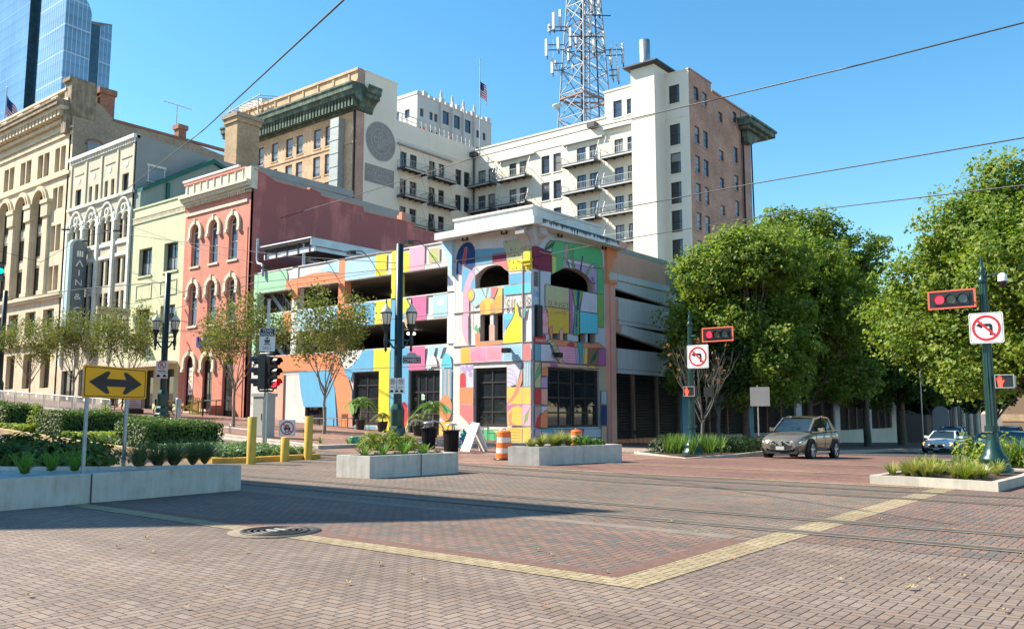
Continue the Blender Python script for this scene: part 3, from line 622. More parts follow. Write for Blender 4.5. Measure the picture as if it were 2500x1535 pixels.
mb = MB(); pr = [(0, 43.2), (-.3, 43.25), (-.5, 43.9), (-1.3, 44.7), (-1.75, 44.8), (-1.8, 45.35), (-2.1, 45.45), (-2.15, 46.1), (-2.3, 46.2), (-2.3, 46.45), (0, 46.6)]
mb.prism([(XL + d, 86.6, z) for d, z in pr], (0, 31.4, 0), COPPER)
mb.prism([(XL + .01, 88 + d, z) for d, z in pr], (2.6, 0, 0), COPPER)
for k in range(44): fbox(mb, FL, 87.2 + k * .7, 87.55 + k * .7, 43.4, 44.75, .2, 1.45, COPPER)
mb.build('copper_cornice', t)
DUCT = M('grey duct paint', (.36, .39, .37), .5, .1, .12); mb = MB(); fbox(mb, FL, 90.5, 92.3, 25, 42.5, .02, 1.1, DUCT)
for k in range(9): fbox(mb, FL, 90.45, 92.35, 26 + k * 1.9, 26.12 + k * 1.9, 0, 1.16, DUCT)
mb.build('air_duct', t)
mb = MB(); mb.tube([(XL - .15, 88.3, 44), (XL - .15, 88.3, 20)], .17, BLACK, 6); mb.build('drainpipe', t)
# left wing, wall with painted signs and the courtyard wall
D = []; W = []
for z in zr[:4]:
    D += [(a, b, z - 2.6, z) for a, b in ((84.2, 85.5), (86.2, 87.6), (90.2, 91.5), (92.3, 93.6))]; W += [(a, b, z - 2.4, z + .05) for a, b in ((96.1, 97.5), (98.1, 99.5))]
mb = MB(); wall(mb, FY_, 77.2, 83.4, 0, 49.3, [], HCRM); mb.face([(83.4, 88, 43), (83.4, 118, 43), (83.4, 118, 49.3), (83.4, 88, 49.3)], HCRM)
wall(mb, FY_, 83.4, 100.4, 0, 43.9, D + W, HCRM, .3); fbox(mb, FY_, 83.4, 100.4, 41.0, 41.15, 0, .08, HCRM); fbox(mb, FY_, 77.1, 83.5, 49.2, 49.45, -.3, .08, HCRM); mb.box(83.5, 122, 88.3, 118, 43, 43.2, SLATE); mb.build('left_wing_side', t)
for h in D: window(FY_, h, t, FRM_D, GLASS_D, .28, 2, 1, .1, name='balcony_door')
for h in W: window(FY_, h, t, FRM_D, GLASS_D, .28, 1, 2, .1, HCRM)
P3 = lambda u, z: FY_(u, z, .02); P4 = lambda u, z: FY_(u, z, .04)
mb = MB(); c0 = (80.35, 39.85); mb.face([P3(c0[0] + 2.85 * math.cos(2 * math.pi * k / 40), c0[1] + 2.85 * math.sin(2 * math.pi * k / 40)) for k in range(40)], GHOST)
def ring(mb, P, c, r0, r1, mat, n=32):
    q = lambda r, k: P(c[0] + r * math.cos(2 * math.pi * k / n), c[1] + r * math.sin(2 * math.pi * k / n))
    for k in range(n): mb.face([q(r0, k), q(r1, k), q(r1, k + 1), q(r0, k + 1)], mat)
ring(mb, P4, c0, 1.75, 1.85, GHOSTL); ring(mb, P4, c0, 2.7, 2.78, GHOSTL)
for s, a0, a1, r, sz in (('SUITS MENDED', 165, 15, 2.25, .62), ('PRESSED', 215, 325, 2.25, .6), ('CLUBS', 0, 0, 0, .9)):
    if r == 0: text(mb, P4, s, c0[0] - 1.3, c0[0] + 1.4, c0[1] - .35, c0[1] + .55, GHOSTL); continue
    for i, ch in enumerate(s):
        if ch == ' ': continue
        a = R(a0 + (a1 - a0) * i / (len(s) - 1)); up = 1 if a1 < a0 else -1; vs, fs = text_polys(ch); xs = [v[0] for v in vs]; ys = [v[1] for v in vs]; mx, my = (min(xs) + max(xs)) / 2, (min(ys) + max(ys)) / 2
        e = (math.cos(a), math.sin(a)); tg = (e[1], -e[0])
        mb.raw([P4(c0[0] + r * e[0] + ((v[0] - mx) * tg[0] + (v[1] - my) * e[0]) * sz * up, c0[1] + r * e[1] + ((v[0] - mx) * tg[1] + (v[1] - my) * e[1]) * sz * up) for v in vs], fs, GHOSTL)
for k in range(3): fbox(mb, FY_, c0[0] - .7, c0[0] + .8, c0[1] - .6 - k * .25, c0[1] - .5 - k * .25, .02, .04, GHOSTL)
ring(mb, P4, (c0[0], c0[1] + .95), .3, .42, GHOSTL, 16); mb.build('painted_round_sign', t)
mb = MB(); mb.face([P3(77.45, 33.6), P3(83.0, 33.6), P3(83.0, 36.15), P3(77.45, 36.15)], GHOST)
text(mb, P4, 'TICKET OFFICE', 77.8, 82.8, 35.35, 35.95, GHOSTL); text(mb, P4, 'RICE HOTEL', 78.0, 82.5, 34.55, 35.15, GHOSTL); text(mb, P4, 'ANNEX', 79.0, 81.7, 33.85, 34.3, GHOSTL); mb.build('painted_ticket_sign', t)
# courtyard wall facing the street
D2 = []; W2 = []
zd = [39.85 - 4.1 * k for k in range(6)]
for z in zd:
    D2 += [(a, b, z - 2.55, z) for a, b in ((85.5, 87.1), (83.5, 85.0), (79.3, 80.7), (77.3, 78.7), (66.5, 68.1), (64.45, 65.9), (60.25, 61.7), (58.6, 59.6))]
    W2 += [(a, b, z - 2.75, z) for a, b in ((70.9, 72.3), (73.0, 74.5))]
D2 = [h for h in D2 if h[2] > (26 if h[0] > 63 else 19)]; W2 = [h for h in W2 if h[2] > 28]
U2 = [(60.35, 61.8, 43.0, 45.5), (58.6, 59.6, 43.1, 45.3)]
mb = MB(); wall(mb, FR_, 63.2, 88, 0, 43.5, [h for h in D2 + W2 if h[0] > 63.2], HCRM, .3); wall(mb, FR_, 57.1, 63.2, 0, 47.2, [h for h in D2 + U2 if h[0] < 63.2], HCRM, .3)
mb.face([(XR, 63.2, 43), (120, 63.2, 43), (120, 63.2, 47.2), (XR, 63.2, 47.2)], HCRM); fbox(mb, FR_, 57.1, 88, 40.9, 41.05, 0, .08, HCRM); fbox(mb, FR_, 63.1, 88, 43.35, 43.6, -.3, .1, HCRM); fbox(mb, FR_, 57, 63.4, 47.05, 47.3, -.3, .1, HCRM)
mb.box(100.7, 120, 63.3, 88.2, 43.0, 43.2, SLATE); mb.box(100.7, 119.5, 50.2, 63.2, 46.0, 46.2, SLATE); mb.build('courtyard_wall', t)
hb = random.Random(3); RB = lambda: (BLIND, hb.choice((.3, .45, .6, .0)), 1) if hb.random() < .5 else None
for h in D2: window(FR_, h, t, FRM_D, GLASS_B, .28, 2, 1, .1, name='balcony_door', curtain=RB())
for h in W2 + U2: window(FR_, h, t, FRM_D, GLASS_B, .25, 1, 2, .1, HCRM, curtain=RB())
def balcony(F, u0, u1, z, dep):
    mb = MB(); fbox(mb, F, u0, u1, z - .14, z, 0, dep, BALC); fbox(mb, F, u0, u1, z - .34, z - .14, dep - .1, dep, RAIL); fbox(mb, F, u0, u0 + .1, z - .34, z - .14, 0, dep, BALC); fbox(mb, F, u1 - .1, u1, z - .34, z - .14, 0, dep, BALC)
    for k in range(1, 4): fbox(mb, F, u0 + (u1 - u0) * k / 4 - .06, u0 + (u1 - u0) * k / 4 + .06, z - .32, z - .14, 0, dep - .1, BALC)
    o = mb.build('balcony', t); mb = MB(); pts = [(u0 + .04, .0), (u0 + .04, dep - .04), (u1 - .04, dep - .04), (u1 - .04, 0)]
    for (a, b), (c, e) in zip(pts, pts[1:]):
        n = max(3, int(math.hypot(c - a, e - b) / .32))
        for zz, w_ in ((1.05, .06), (.12, .04)): mb.bar(F(a, z + zz, b), F(c, z + zz, e), w_, RAIL)
        for k in range(n + 1): mb.bar(F(a + (c - a) * k / n, z, b + (e - b) * k / n), F(a + (c - a) * k / n, z + 1.05, b + (e - b) * k / n), .05 if k % n == 0 else .022, RAIL)
    mb.build('railing', o)
    for u in (u0 + .1, u1 - .1): m2 = MB(); m2.bar(F(u, z, dep - .1), F(u, z + 3.8, .05), .035, RAIL); m2.build('hanger_rod', o)
for z in zd: 
    for a, b in ((83.2, 87.9), (76.3, 82.2), (63.9, 69.7), (57.3, 63.0)):
        if z - 2.6 > (26 if a > 63 else 19): balcony(FR_, a, b, z - 2.57, 1.7)
for z in zr[:3]:
    for a, b in ((83.6, 88.6), (89.9, 94.8)): balcony(FY_, a, b, z - 2.62, 1.6)
for F_, a, b, z in ((FR_, 75.5, 83, 40.5), (FR_, 63.4, 70.4, 40.6), (FR_, 57.15, 63.35, 41.5), (FY_, 83.5, 95, 40.3)): mb = MB(); fbox(mb, F_, a, b, z, z + .25, .02, .5, RAIL); mb.build('balcony_beam', t)
mb = MB(); mb.box(99.3, 100.4, 87.0, 88, 42.2, 42.9, BALC); mb.tube([(100.2, 87.8, 42.2), (100.2, 87.8, 20)], .14, BALC, 6); mb.box(99.3, 100.4, 64.3, 65.6, 42.2, 42.9, BALC); mb.build('rain_head', t)
# chimney mass, grey wall, worn brick side
mb = MB(); mb.box(97.4, 103, 53.5, 57.1, 0, 47.9, HCRM); fbox(mb, Fx(97.4), 53.45, 57.15, 40.9, 41.05, 0, .06, HCRM); mb.build('chimney_mass', t)
mb = MB(); mb.box(96.5, 103.8, 52.7, 57.9, 48.05, 48.25, BALC); mb.prism([(97.4, 53.5, 47.9), (103, 53.5, 47.9), (103.8, 52.7, 48.05), (96.5, 52.7, 48.05)], (0, .01, 0), BALC); mb.prism([(97.4, 53.5, 47.9), (97.4, 57.1, 47.9), (96.5, 57.9, 48.05), (96.5, 52.7, 48.05)], (.01, 0, 0), BALC); mb.build('chimney_cap', t)
mb = MB(); mb.lathe(98.2, 55.3, [(.72, 48.25), (.72, 51.9), (.62, 51.9), (.6, 51.2)], STEEL, 18); mb.build('flue_pipe', t)
GW = [(51.4, 52.95, a, b) for a, b in ((43.0, 45.55), (37.2, 40.1), (33.3, 36.15), (29.2, 32.15), (25.35, 28.3), (21.55, 24.4))]
mb = MB(); wall(mb, FR_, 50, 53.5, 0, 47.25, GW, HCRM, .22); fbox(mb, FR_, 50, 53.5, 47.2, 47.4, -.3, .06, HCRM); fbox(mb, FR_, 50, 53.5, 40.9, 41.05, 0, .06, HCRM); mb.build('grey_wall', t)
for h in GW: window(FR_, h, t, FRM_D, GLASS_D, .2, 1, 2, .09, HCRM, curtain=RB())
BW = []
for a, b in ((101.85, 103.3), (104.4, 105.85)): BW += [(a, b, z0, z1) for z0, z1 in ((43.45, 45.4), (37.5, 39.9), (33.5, 35.85), (29.6, 32.05), (25.7, 28.05), (21.9, 24.3))]
BW += [(109.35, 110.75, z, z + 1.5) for z in (42.5, 36.9, 32.9, 29.0, 25.2)]; BW += [(114.3, 115.65, z0, z1) for z0, z1 in ((43.7, 45.4), (37.7, 40.1), (33.6, 35.9), (29.8, 32.1), (25.9, 28.2))]
mb = MB(); wall(mb, FB_, XR, 107.2, 0, 47.3, [h for h in BW if h[0] < 107], HRED, .25); wall(mb, FB_, 107.2, 117, 0, 46.2, [h for h in BW if h[0] > 107], HRED, .25); mb.box(117, 120, 49.85, 63, 0, 46.1, HPNK)
mb.box(XR - .05, 107.3, 49.9, 50.4, 47.3, 47.5, HPNK); mb.box(107.3, 120.1, 49.8, 50.4, 46.2, 46.45, HPNK); mb.build('brick_side', t)
for h in BW: window(FB_, h, t, FRM_D, GLASS_B, .22, 1, 2, .09, HPNK, curtain=RB())
mb = MB()
for x0, x1, y0, z0, z1 in ((115.6, 125.4, 47.7, 44.35, 44.7), (115.7, 125.1, 47.9, 43.6, 44.35), (116.2, 123.8, 48.5, 43.1, 43.6)): mb.box(x0, x1, y0, 64, z0, z1, COPPER)
mb.prism([(117.0, 49.0, 41.2), (118.6, 49.0, 41.2), (120.6, 49.0, 42.2), (122.4, 49.0, 43.1), (117.0, 49.0, 43.1)], (0, 14.5, 0), COPPER); mb.build('copper_cornice', t)
mb = MB(); mb.tube([(117.0, 49.7, 42), (117.0, 49.7, 12)], .14, BLACK, 6); mb.tube([(120.2, 49.8, 42), (120.2, 49.7, 30)], .12, BLACK, 6); mb.build('drainpipe', t)
# roof terrace rail and far roof pieces
mb = MB()
for k in range(17): mb.bar((83.6 + k, 88.15, 43.9), (83.6 + k, 88.15, 45.2), .08, RAIL)
mb.bar((83.6, 88.15, 45.2), (100, 88.15, 45.2), .08, RAIL); mb.bar((83.6, 88.15, 44.5), (100, 88.15, 44.5), .05, RAIL); mb.build('terrace_railing', t)
TERR = M('terrace clay', (.5, .2, .13), .8)
mb = MB(); mb.box(76.3, 90, 111, 117, 48.8, 50.6, HCRM); mb.box(76.5, 84, 117, 117.9, 48.8, 49.6, GLASS_B); mb.build('roof_penthouse', t)
mb = MB()
for k in range(9): mb.bar((74.6, 109.5 + k, 50.1 - k * .12), (78.5, 109.5 + k, 51.0 - k * .12), .12, STEEL)
for y in (110, 117.5): mb.bar((75, y, 47.4), (75, y, 50.0), .15, STEEL)
mb.bar((74.7, 109, 50.2), (74.7, 118, 49.2), .15, STEEL); mb.build('roof_pergola', t)
for x, y in ((85, 89.5), (88, 90), (91, 89.3), (94, 90), (97, 89.2)):
    q = thing('terrace_chair', 'pinkish lounge chair behind the glass rail on the hotel roof terrace', 'chair', (x, y, 43.2), 'lounge chairs on the roof terrace')
    mb = MB(); mb.box(x - .45, x + .45, y - .4, y + .4, 43.95, 44.2, TERR); mb.prism([(x - .45, y + .35, 44.1), (x + .45, y + .35, 44.1), (x + .45, y + .6, 45.2), (x - .45, y + .6, 45.2)], (0, .12, 0), TERR); mb.build('seat', q)
    mb = MB()
    for i in (-.4, .4):
        for j in (-.35, .35): mb.bar((x + i, y + j, 43.2), (x + i, y + j, 43.95), .07, STEEL)
    mb.build('legs', q)
flag('tall white rooftop flagpole with a small drooping striped flag above the courtyard', 102.3, 88.4, 43.2, 59.3, 56.2, 1.9, 2.6, .9)
# ================================================================ lattice mast on the roof
t = thing('lattice_antenna_mast', 'tall steel lattice telecom mast hung with white panel antennas on the roof', 'mast', (108.3, 71.8, 43.2))
LATT = M('mast steel', (.26, .28, .30), .5, .4, .1); LATR = M('mast red paint', (.26, .15, .12), .6); PAN = M('antenna panel', (.55, .56, .55), .45, var=.05)
rx, ry, fx_, fy_ = math.sin(AZ), -math.cos(AZ), math.cos(AZ), math.sin(AZ)
def mp(r, f, z): return (108.3 + rx * r + fx_ * f, 71.8 + ry * r + fy_ * f, z)
hw = lambda z: 4.5 - (z - 43) * .0755
mb = MB(); lv = [43.2, 47, 51, 55, 58.5, 62, 65.5, 69, 72, 75, 78]
lg = lambda k, z: mp(*[(1, 0), (0, 1), (-1, 0), (0, -1)][k], z) if 0 else mp([1, .12, -1, -.12][k] * hw(z), [.12, 1, -.12, -1][k] * hw(z), z)
for k in range(4): mb.tube([lg(k, z) for z in lv], .13, LATT, 6)
mb.build('legs', t)
mb = MB()
for a, b in zip(lv, lv[1:]):
    for k in range(4):
        q = (k + 1) % 4; mb.bar(lg(k, a), lg(q, b), .13, LATT); mb.bar(lg(q, a), lg(k, b), .09, LATT); mb.bar(lg(k, b), lg(q, b), .11, LATT if int(b) % 2 else LATR)
        m0 = [(u + v) / 2 for u, v in zip(lg(k, b), lg(q, b))]; m1 = [(u + v) / 2 for u, v in zip(lg(k, a), lg(q, a))]; mb.bar(lg(k, (a + b) / 2), m0, .055, LATT); mb.bar(lg(q, (a + b) / 2), m0, .055, LATT)
mb.build('bracing', t)
mb = MB(); mb.tube([mp(-.5, 0, 43.2), mp(-.5, 0, 78)], .2, BALC, 6); mb.tube([mp(.7, -.4, 43.2), mp(.7, -.4, 78)], .14, LATT, 6); mb.tube([mp(2.4, .4, 43.2), mp(1.4, .2, 78)], .13, BLACK, 6)
for k in range(50): mb.bar(mp(-.1, -.2, 44 + k * .6), mp(.5, -.2, 44 + k * .6), .06, LATT)
mb.build('cable_ladder', t)
mb = MB()
for f in (-1.0, 1.0): mb.face([mp(-3.3, f * 1.6, 50.4), mp(2.6, f * 1.6, 50.4), mp(2.6, f * .8, 50.4), mp(-3.3, f * .8, 50.4)], LATR)
for k in range(4): mb.bar(lg(k, 50.3), lg((k + 1) % 4, 50.3), .3, LATR)
mb.build('platform', t)
zi = lambda y: 67.05 - y * .01866
ri = lambda x: (x - 462) * .0178
for x, y0, y1, f in ((187,145,295,-1),(245,120,270,-1),(147,240,305,-.6),(122,380,530,-1),(225,365,480,-1),(330,315,470,-2.2),(515,30,175,-2.6),(580,45,195,-2.2),(500,225,375,-3),(527,430,545,-3),(620,330,470,-1.8),(568,290,350,1),(805,380,560,.5),(700,420,570,.8),(172,550,680,-1),(203,560,600,-.6),(760,590,715,.4),(715,600,690,.8),(312,490,590,-2),(395,290,390,1.5),(360,560,600,1),(470,20,120,1)):
    mb = MB(); c = mp(ri(x), f, 0); w_ = .42 if y1 - y0 > 100 else .32; mb.box(c[0] - .12, c[0] + .16, c[1] - w_ / 2, c[1] + w_ / 2, zi(y1), zi(y0), PAN); mb.box(c[0] + .16, c[0] + .3, c[1] - .08, c[1] + .08, zi(y1) - .5, zi(y0) - .4, BALC); mb.build('antenna_panel', t)
mb = MB()
for y, x0, x1, f in ((270,140,300,-.8),(300,140,300,-.6),(430,120,280,-.9),(475,120,280,-.9),(440,655,810,.6),(490,655,810,.6),(590,165,270,-.8),(650,165,270,-.8),(620,680,770,.5),(670,680,770,.5),(200,470,690,-2.2),(390,310,620,-2.4),(520,300,640,-2.2)): mb.bar(mp(ri(x0), f, zi(y)), mp(ri(x1), f * .8, zi(y) + .1), .13, BALC)
for x, y0, y1 in ((185,370,560),(745,400,600),(210,590,690),(705,400,600),(240,600,680)): mb.bar(mp(ri(x), -.5, zi(y0)), mp(ri(x), -.5, zi(y1)), .08, LATT)
mb.build('mounting_frame', t)
mb = MB(); mb.lathe(*mp(ri(215), -.5, 0)[:2], [(.1, zi(985)), (.75, zi(960)), (.78, zi(950)), (.1, zi(930))], PAN, 14); mb.build('dish', t)
# ================================================================ white art deco tower, glass skyscraper
DECO = stain('white deco concrete', (.60, .575, .53), (.5, .47, .43), .25, scale=.1, bump=.03)
t = thing('white_deco_tower', 'white stepped tower with finials and small square windows far behind the courtyard', 'building', (134, 134.7, 0))
X0, Y0 = 134.0, 134.7; x1 = onY('f', 755, 410, Y0)[0]; zl = onY('f', 215, 195, Y0)[1]; zq = onY('f', 755, 410, Y0)[1]
FD, FD2 = Fy(Y0), Fx(X0); Hs = []; Hx = []
for z in range(8): zz = zl - 6.5 - z * 4.3; Hs += [(X0 + a, X0 + a + 1.1, zz, zz + 1.9) for a in (.9, 4.0, 5.6, 20.6, 23.0, 24.9) if a < x1 - X0 - 1.6]; Hx += [(Y0 + a, Y0 + a + 1.6, zz, zz + 2) for a in (2.5, 6.0)]
big = [(X0 + a, X0 + a + 2.4, zl - 6.2, zl - 3) for a in (8.3, 12.2, 16.1)] + [(X0 + a, X0 + a + 2.4, z, z + 3) for a in (8.3, 12.2, 16.1) for z in (zl - 12.5, zl - 16.6, zl - 20.7, zl - 24.8)]
mb = MB(); wall(mb, FD, X0, x1, 0, zl - 1.5, Hs + big, DECO, .4); wall(mb, FD2, Y0, Y0 + 16, 0, zl - 1.5, Hx, DECO, .4); mb.box(X0 + .5, x1, Y0 + .5, Y0 + 16, zl - 2.2, zl - 1.9, SLATE); mb.build('tower_wall', t)
for h in Hs + big: window(FD, h, t, FRM_D, GLASS_B, .35, 1, 1, .1)
for h in Hx: window(FD2, h, t, FRM_D, GLASS_B, .35, 1, 1, .1)
mb = MB()
for k in range(14): u = X0 + k * (x1 - X0) / 14; fbox(mb, FD, u, u + (x1 - X0) / 14 * .7, zl - 1.5, zl - (.2 if k % 3 == 1 else .75), -.6, .15, DECO)
fbox(mb, FD, X0, x1, zl - 1.6, zl - 1.4, -.6, .1, DECO); fbox(mb, FD2, Y0, Y0 + 16, zl - 1.5, zl - .7, -.5, .1, DECO)
mb.build('battlement', t)
for a in (7.3, 11.2, 15.2, 19.2): mb = MB(); fbox(mb, FD, X0 + a, X0 + a + .5, zl - 9, zl - .3, 0, .6, DECO); mb.lathe(X0 + a + .25, Y0 - .3, [(.3, zl - .3), (.34, zl + .5), (.1, zl + 1.5)], DECO, 6); mb.build('finial', t)
def curtain_wall(name, base, line, sx=1.7, sz=9.2):
    n = N(name); v = n.obj(); s = n.n('ShaderNodeSeparateXYZ'); n.l(v, s.inputs[0]); u = n.math('ADD', s.outputs[0], s.outputs[1])
    a = n.math('COMPARE', n.math('FLOORED_MODULO', u, sx), .1, .12); b = n.math('COMPARE', n.math('FLOORED_MODULO', s.outputs[2], sz), .2, .28)
    fl = n.math('FLOORED_MODULO', s.outputs[2], 4.); f2 = n.ramp(n.math('DIVIDE', fl, 4.), [(.0, (.8, .8, .8)), (.3, (1.1, 1.1, 1.1)), (.9, (1, 1, 1))])
    c = n.mix(1., base, f2, 'MULTIPLY'); c = n.mix(1., c, n.ramp(n.noise(v, .04, 3), [(.3, (.8,) * 3), (.7, (1.2,) * 3)]), 'MULTIPLY')
    n.col(n.mix(n.math('MAXIMUM', a, b), c, line)); n.b.inputs['Roughness'].default_value = .22; n.b.inputs['Metallic'].default_value = .15; n.b.inputs['Specular IOR Level'].default_value = .6; return n.mat
SK1 = curtain_wall('blue curtain wall', (.17, .32, .46), (.46, .54, .60)); SK2 = curtain_wall('plain blue glass', (.13, .27, .44), (.20, .36, .52), 6, 12); SKD = glass('recess glass', (.03, .07, .10), .1)
t = thing('glass_skyscraper', 'tall blue glass skyscraper with pale fins and a curved crown, top left corner', 'skyscraper', (118, 270, 0))
ya, yb, yc = (onX('a', x, 350, 118)[0] for x in (470, 285, 225)); W8 = (118, ya)
mb = MB(); mb.face([(118, ya, 0), (118, yb, 0), (118, yb, 160), (118, ya, 160)], SK1); mb.face([(117, yc, 0), (117, yc + 90, 0), (117, yc + 90, 160), (117, yc, 160)], SK2)
mb.face([(119.5, yb, 0), (119.5, yc, 0), (119.5, yc, 160), (119.5, yb, 160)], SKD); mb.face([(117, yc, 0), (119.5, yc, 0), (119.5, yc, 160), (117, yc, 160)], SKD); mb.face([(118, yb, 0), (119.5, yb, 0), (119.5, yb, 160), (118, yb, 160)], SKD)
xe, ze = onY('a', 680, 105, ya + 1); xt, zt_ = onY('a', 630, 0, ya + 1)
cv = [(118, ya, 160)] + [(118 + (xe - 118) * k / 8, ya + k / 8, ze + (zt_ - ze) * (1 - ((118 + (xe - 118) * k / 8 - xt) / (xe - xt)) ** 2) if 118 + (xe - 118) * k / 8 > xt else zt_ + 1.5 * (xt - 118 - (xe - 118) * k / 8)) for k in range(1, 9)]
for p, q in zip(cv, cv[1:]): mb.face([(p[0], p[1], 0), (q[0], q[1], 0), q, p], SK1)
mb.face([(xe, ya + 1, 0), (xe + 12, ya + 70, 0), (xe + 12, ya + 70, ze), (xe, ya + 1, ze)], SK1); mb.build('main_shaft', t)
yr = ya + 22; xl = onY('a', 660, 400, yr)[0] - 4; xm = onY('a', 735, 300, yr)[0]; xr_, zr_ = onY('a', 836, 180, yr); xr_ = onY('a', 822, 400, yr)[0]; zl_ = onY('a', 680, 175, yr)[1]
mb = MB(); mb.face([(xl, yr, 0), (xm, yr, 0), (xm, yr, zl_), (xl, yr, zl_)], SKD); mb.face([(xm, yr, 0), (xr_, yr + .5, 0), (xr_, yr + .5, zr_), (xm, yr, zl_)], SK1); mb.face([(xr_, yr + .5, 0), (xr_ + 12, yr + 35, 0), (xr_ + 12, yr + 35, zr_), (xr_, yr + .5, zr_)], SK1); mb.face([(xl, yr, zl_), (xm, yr, zl_), (xr_, yr + .5, zr_), (xr_ + 12, yr + 35, zr_)], SLATE); mb.build('rear_shaft', t)
# ================================================================ mural parking garage on the corner
PC = {}
def P(name, c, var=.07, scale=3): 
    if name not in PC: PC[name] = M('paint ' + name, c, .7, var=var, scale=scale, spec=.3)
    return PC[name]
GW_ = stain('garage white paint', (.70, .69, .66), (.42, .37, .31), .5, scale=.9, bump=.15)
cols = dict(green=(.36,.64,.42), orange=(.78,.27,.12), white=(.74,.73,.70), lblue=(.42,.66,.80), blue=(.13,.42,.66), yellow=(.82,.68,.04), pink=(.82,.40,.52), hot=(.72,.16,.33),
    red=(.60,.05,.06), navy=(.015,.05,.17), maroon=(.22,.025,.07), dgreen=(.02,.13,.06), bgreen=(.10,.46,.20), lime=(.48,.58,.15), purple=(.46,.34,.56), lilac=(.60,.60,.70), gblue=(.50,.57,.64),
    teal=(.07,.34,.30), tan=(.55,.46,.28), olive=(.50,.50,.28), mustard=(.72,.48,.06), cyan=(.12,.58,.72), coral=(.80,.20,.20), gold=(.85,.52,.10), brown=(.28,.15,.09), taupe=(.42,.34,.31), salmon=(.74,.40,.30),
    outl=(.12,.10,.11), dgrey=(.03,.035,.045), mgreen=(.22,.42,.10), steel=(.16,.38,.50), greyw=(.66,.70,.72), mag=(.48,.13,.40))
def C_(n):
    if n not in PC:
        c = cols[n]; g = sum(c) / 3; c = tuple(max(.01, (g + (v - g) * 1.0) * 1.04 * (.97 if n != 'white' else 1)) for v in c); PC[n] = stain('mural ' + n, c, tuple(v * .6 + .05 for v in c), .4, .7, 1.3, True, .12)
    return PC[n]
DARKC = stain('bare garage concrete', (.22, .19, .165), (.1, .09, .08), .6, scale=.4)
LAMPW = M('lit ceiling lamp', (.8, .78, .7), .4, var=0, emit=((1., .93, .8), 2.0))
BLKF = M('black window casing', (.035, .033, .033), .5, var=.2)
t = thing('mural_garage', 'corner parking garage with square tower painted all over with a bright fruit mural', 'building', (36.3, 27.6, 0))
TX, TY = Fx(36.25), Fy(27.6)
class Mural:
    def __init__(s, F, d=.008, out=None): s.F = F; s.mb = MB(); s.d = d; s.out = out
    def px(s, c, col, *pts):
        q = [s.F.px(c, *p) for p in pts]; s.poly(q, col)
        if s.out: s.line(q + q[:1], .03, s.out)
    def poly(s, pts, col): s.d += .0007; fpoly(s.mb, s.F, pts, C_(col), s.d)
    def rect(s, u0, u1, z0, z1, col): s.poly([(u0, z0), (u1, z0), (u1, z1), (u0, z1)], col)
    def line(s, pts, w, col):
        s.d += .0007
        for (a, b), (c, e) in zip(pts, pts[1:]):
            L = math.hypot(c - a, e - b) or 1; nx, nz = -(e - b) / L * w / 2, (c - a) / L * w / 2
            s.mb.face([s.F(a + nx, b + nz, s.d), s.F(a - nx, b - nz, s.d), s.F(c - nx, e - nz, s.d), s.F(c + nx, e + nz, s.d)], C_(col))
    def pxl(s, c, col, w, *pts): s.line([s.F.px(c, *p) for p in pts], w, col)
    def oval(s, u, z, ru, rz, col, n=18, a0=0, a1=360): s.poly([(u + ru * math.cos(R(a0 + (a1 - a0) * k / n)), z + rz * math.sin(R(a0 + (a1 - a0) * k / n))) for k in range(n + (a1 - a0 < 360))], col)
    def leaf(s, u, z, L, ang, col='mgreen'):
        c, e = math.cos(R(ang)), math.sin(R(ang)); w = .22
        s.poly([(u + L * (t_ * c - v * e), z + L * (t_ * e + v * c)) for t_, v in ((0, 0), (.25, w), (.55, w * 1.1), (1, 0), (.55, -w * .9), (.25, -w))], col); s.line([(u, z), (u + L * c * .9, z + L * e * .9)], .03, 'dgreen')
    def text(s, txt, c, p0, p1, p2, col):   # p0 lower left, p1 lower right, p2 upper left, in crop pixels
        a, b, e = s.F.px(c, *p0), s.F.px(c, *p1), s.F.px(c, *p2); s.d += .0007; d = s.d
        text(s.mb, lambda u, z: s.F(a[0] + (b[0] - a[0]) * u, a[1] + (b[1] - a[1]) * u + (e[1] - a[1]) * z, d), txt, 0, 1, 0, 1, C_(col))
# ---- left wing (faces the tracks)
gh = [(44.4, 46.7, .55, 4.1), (39.5, 41.9, .85, 4.15), (34.35, 36.8, .3, 4.1)]
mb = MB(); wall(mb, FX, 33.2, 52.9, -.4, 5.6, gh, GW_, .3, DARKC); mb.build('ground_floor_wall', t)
for z0, z1 in ((7.1, 8.6), (10.15, 11.65)):
    mb = MB(); fbox(mb, FX, 33.2, 52.9, z0, z1, -.3, 0, GW_); fbox(mb, FX, 33.2, 52.9, z0 + .0, z0 + .28, .0, .05, GW_); fbox(mb, FX, 33.2, 52.9, z1 - .06, z1 + .02, -.32, .06, GW_); mb.build('spandrel', t)
for u, c1, c2 in ((48.1, 'white', 'orange'), (43.2, 'orange', 'orange'), (38.2, 'yellow', 'yellow'), (52.65, 'green', 'green'), (33.45, 'white', 'gblue')):
    mb = MB(); w_ = .3 if u < 52 else .22; d_ = .5
    fbox(mb, FX, u - w_, u + w_, 5.6, 8.6, -d_, .06, C_('blue' if u == 38.2 else c1)); fbox(mb, FX, u - w_, u + w_, 8.6, 9.4, -d_, .06, C_(c1)); fbox(mb, FX, u - w_, u + w_, 9.4, 11.66, -d_, .06, C_(c2) if u != 48.1 else C_('white')); 
    if u == 48.1: fbox(mb, FX, u - w_ - .01, u + w_ + .01, 9.3, 10.8, -.2, .065, C_('orange'))
    mb.build('column', t)
m = Mural(FX, .052)
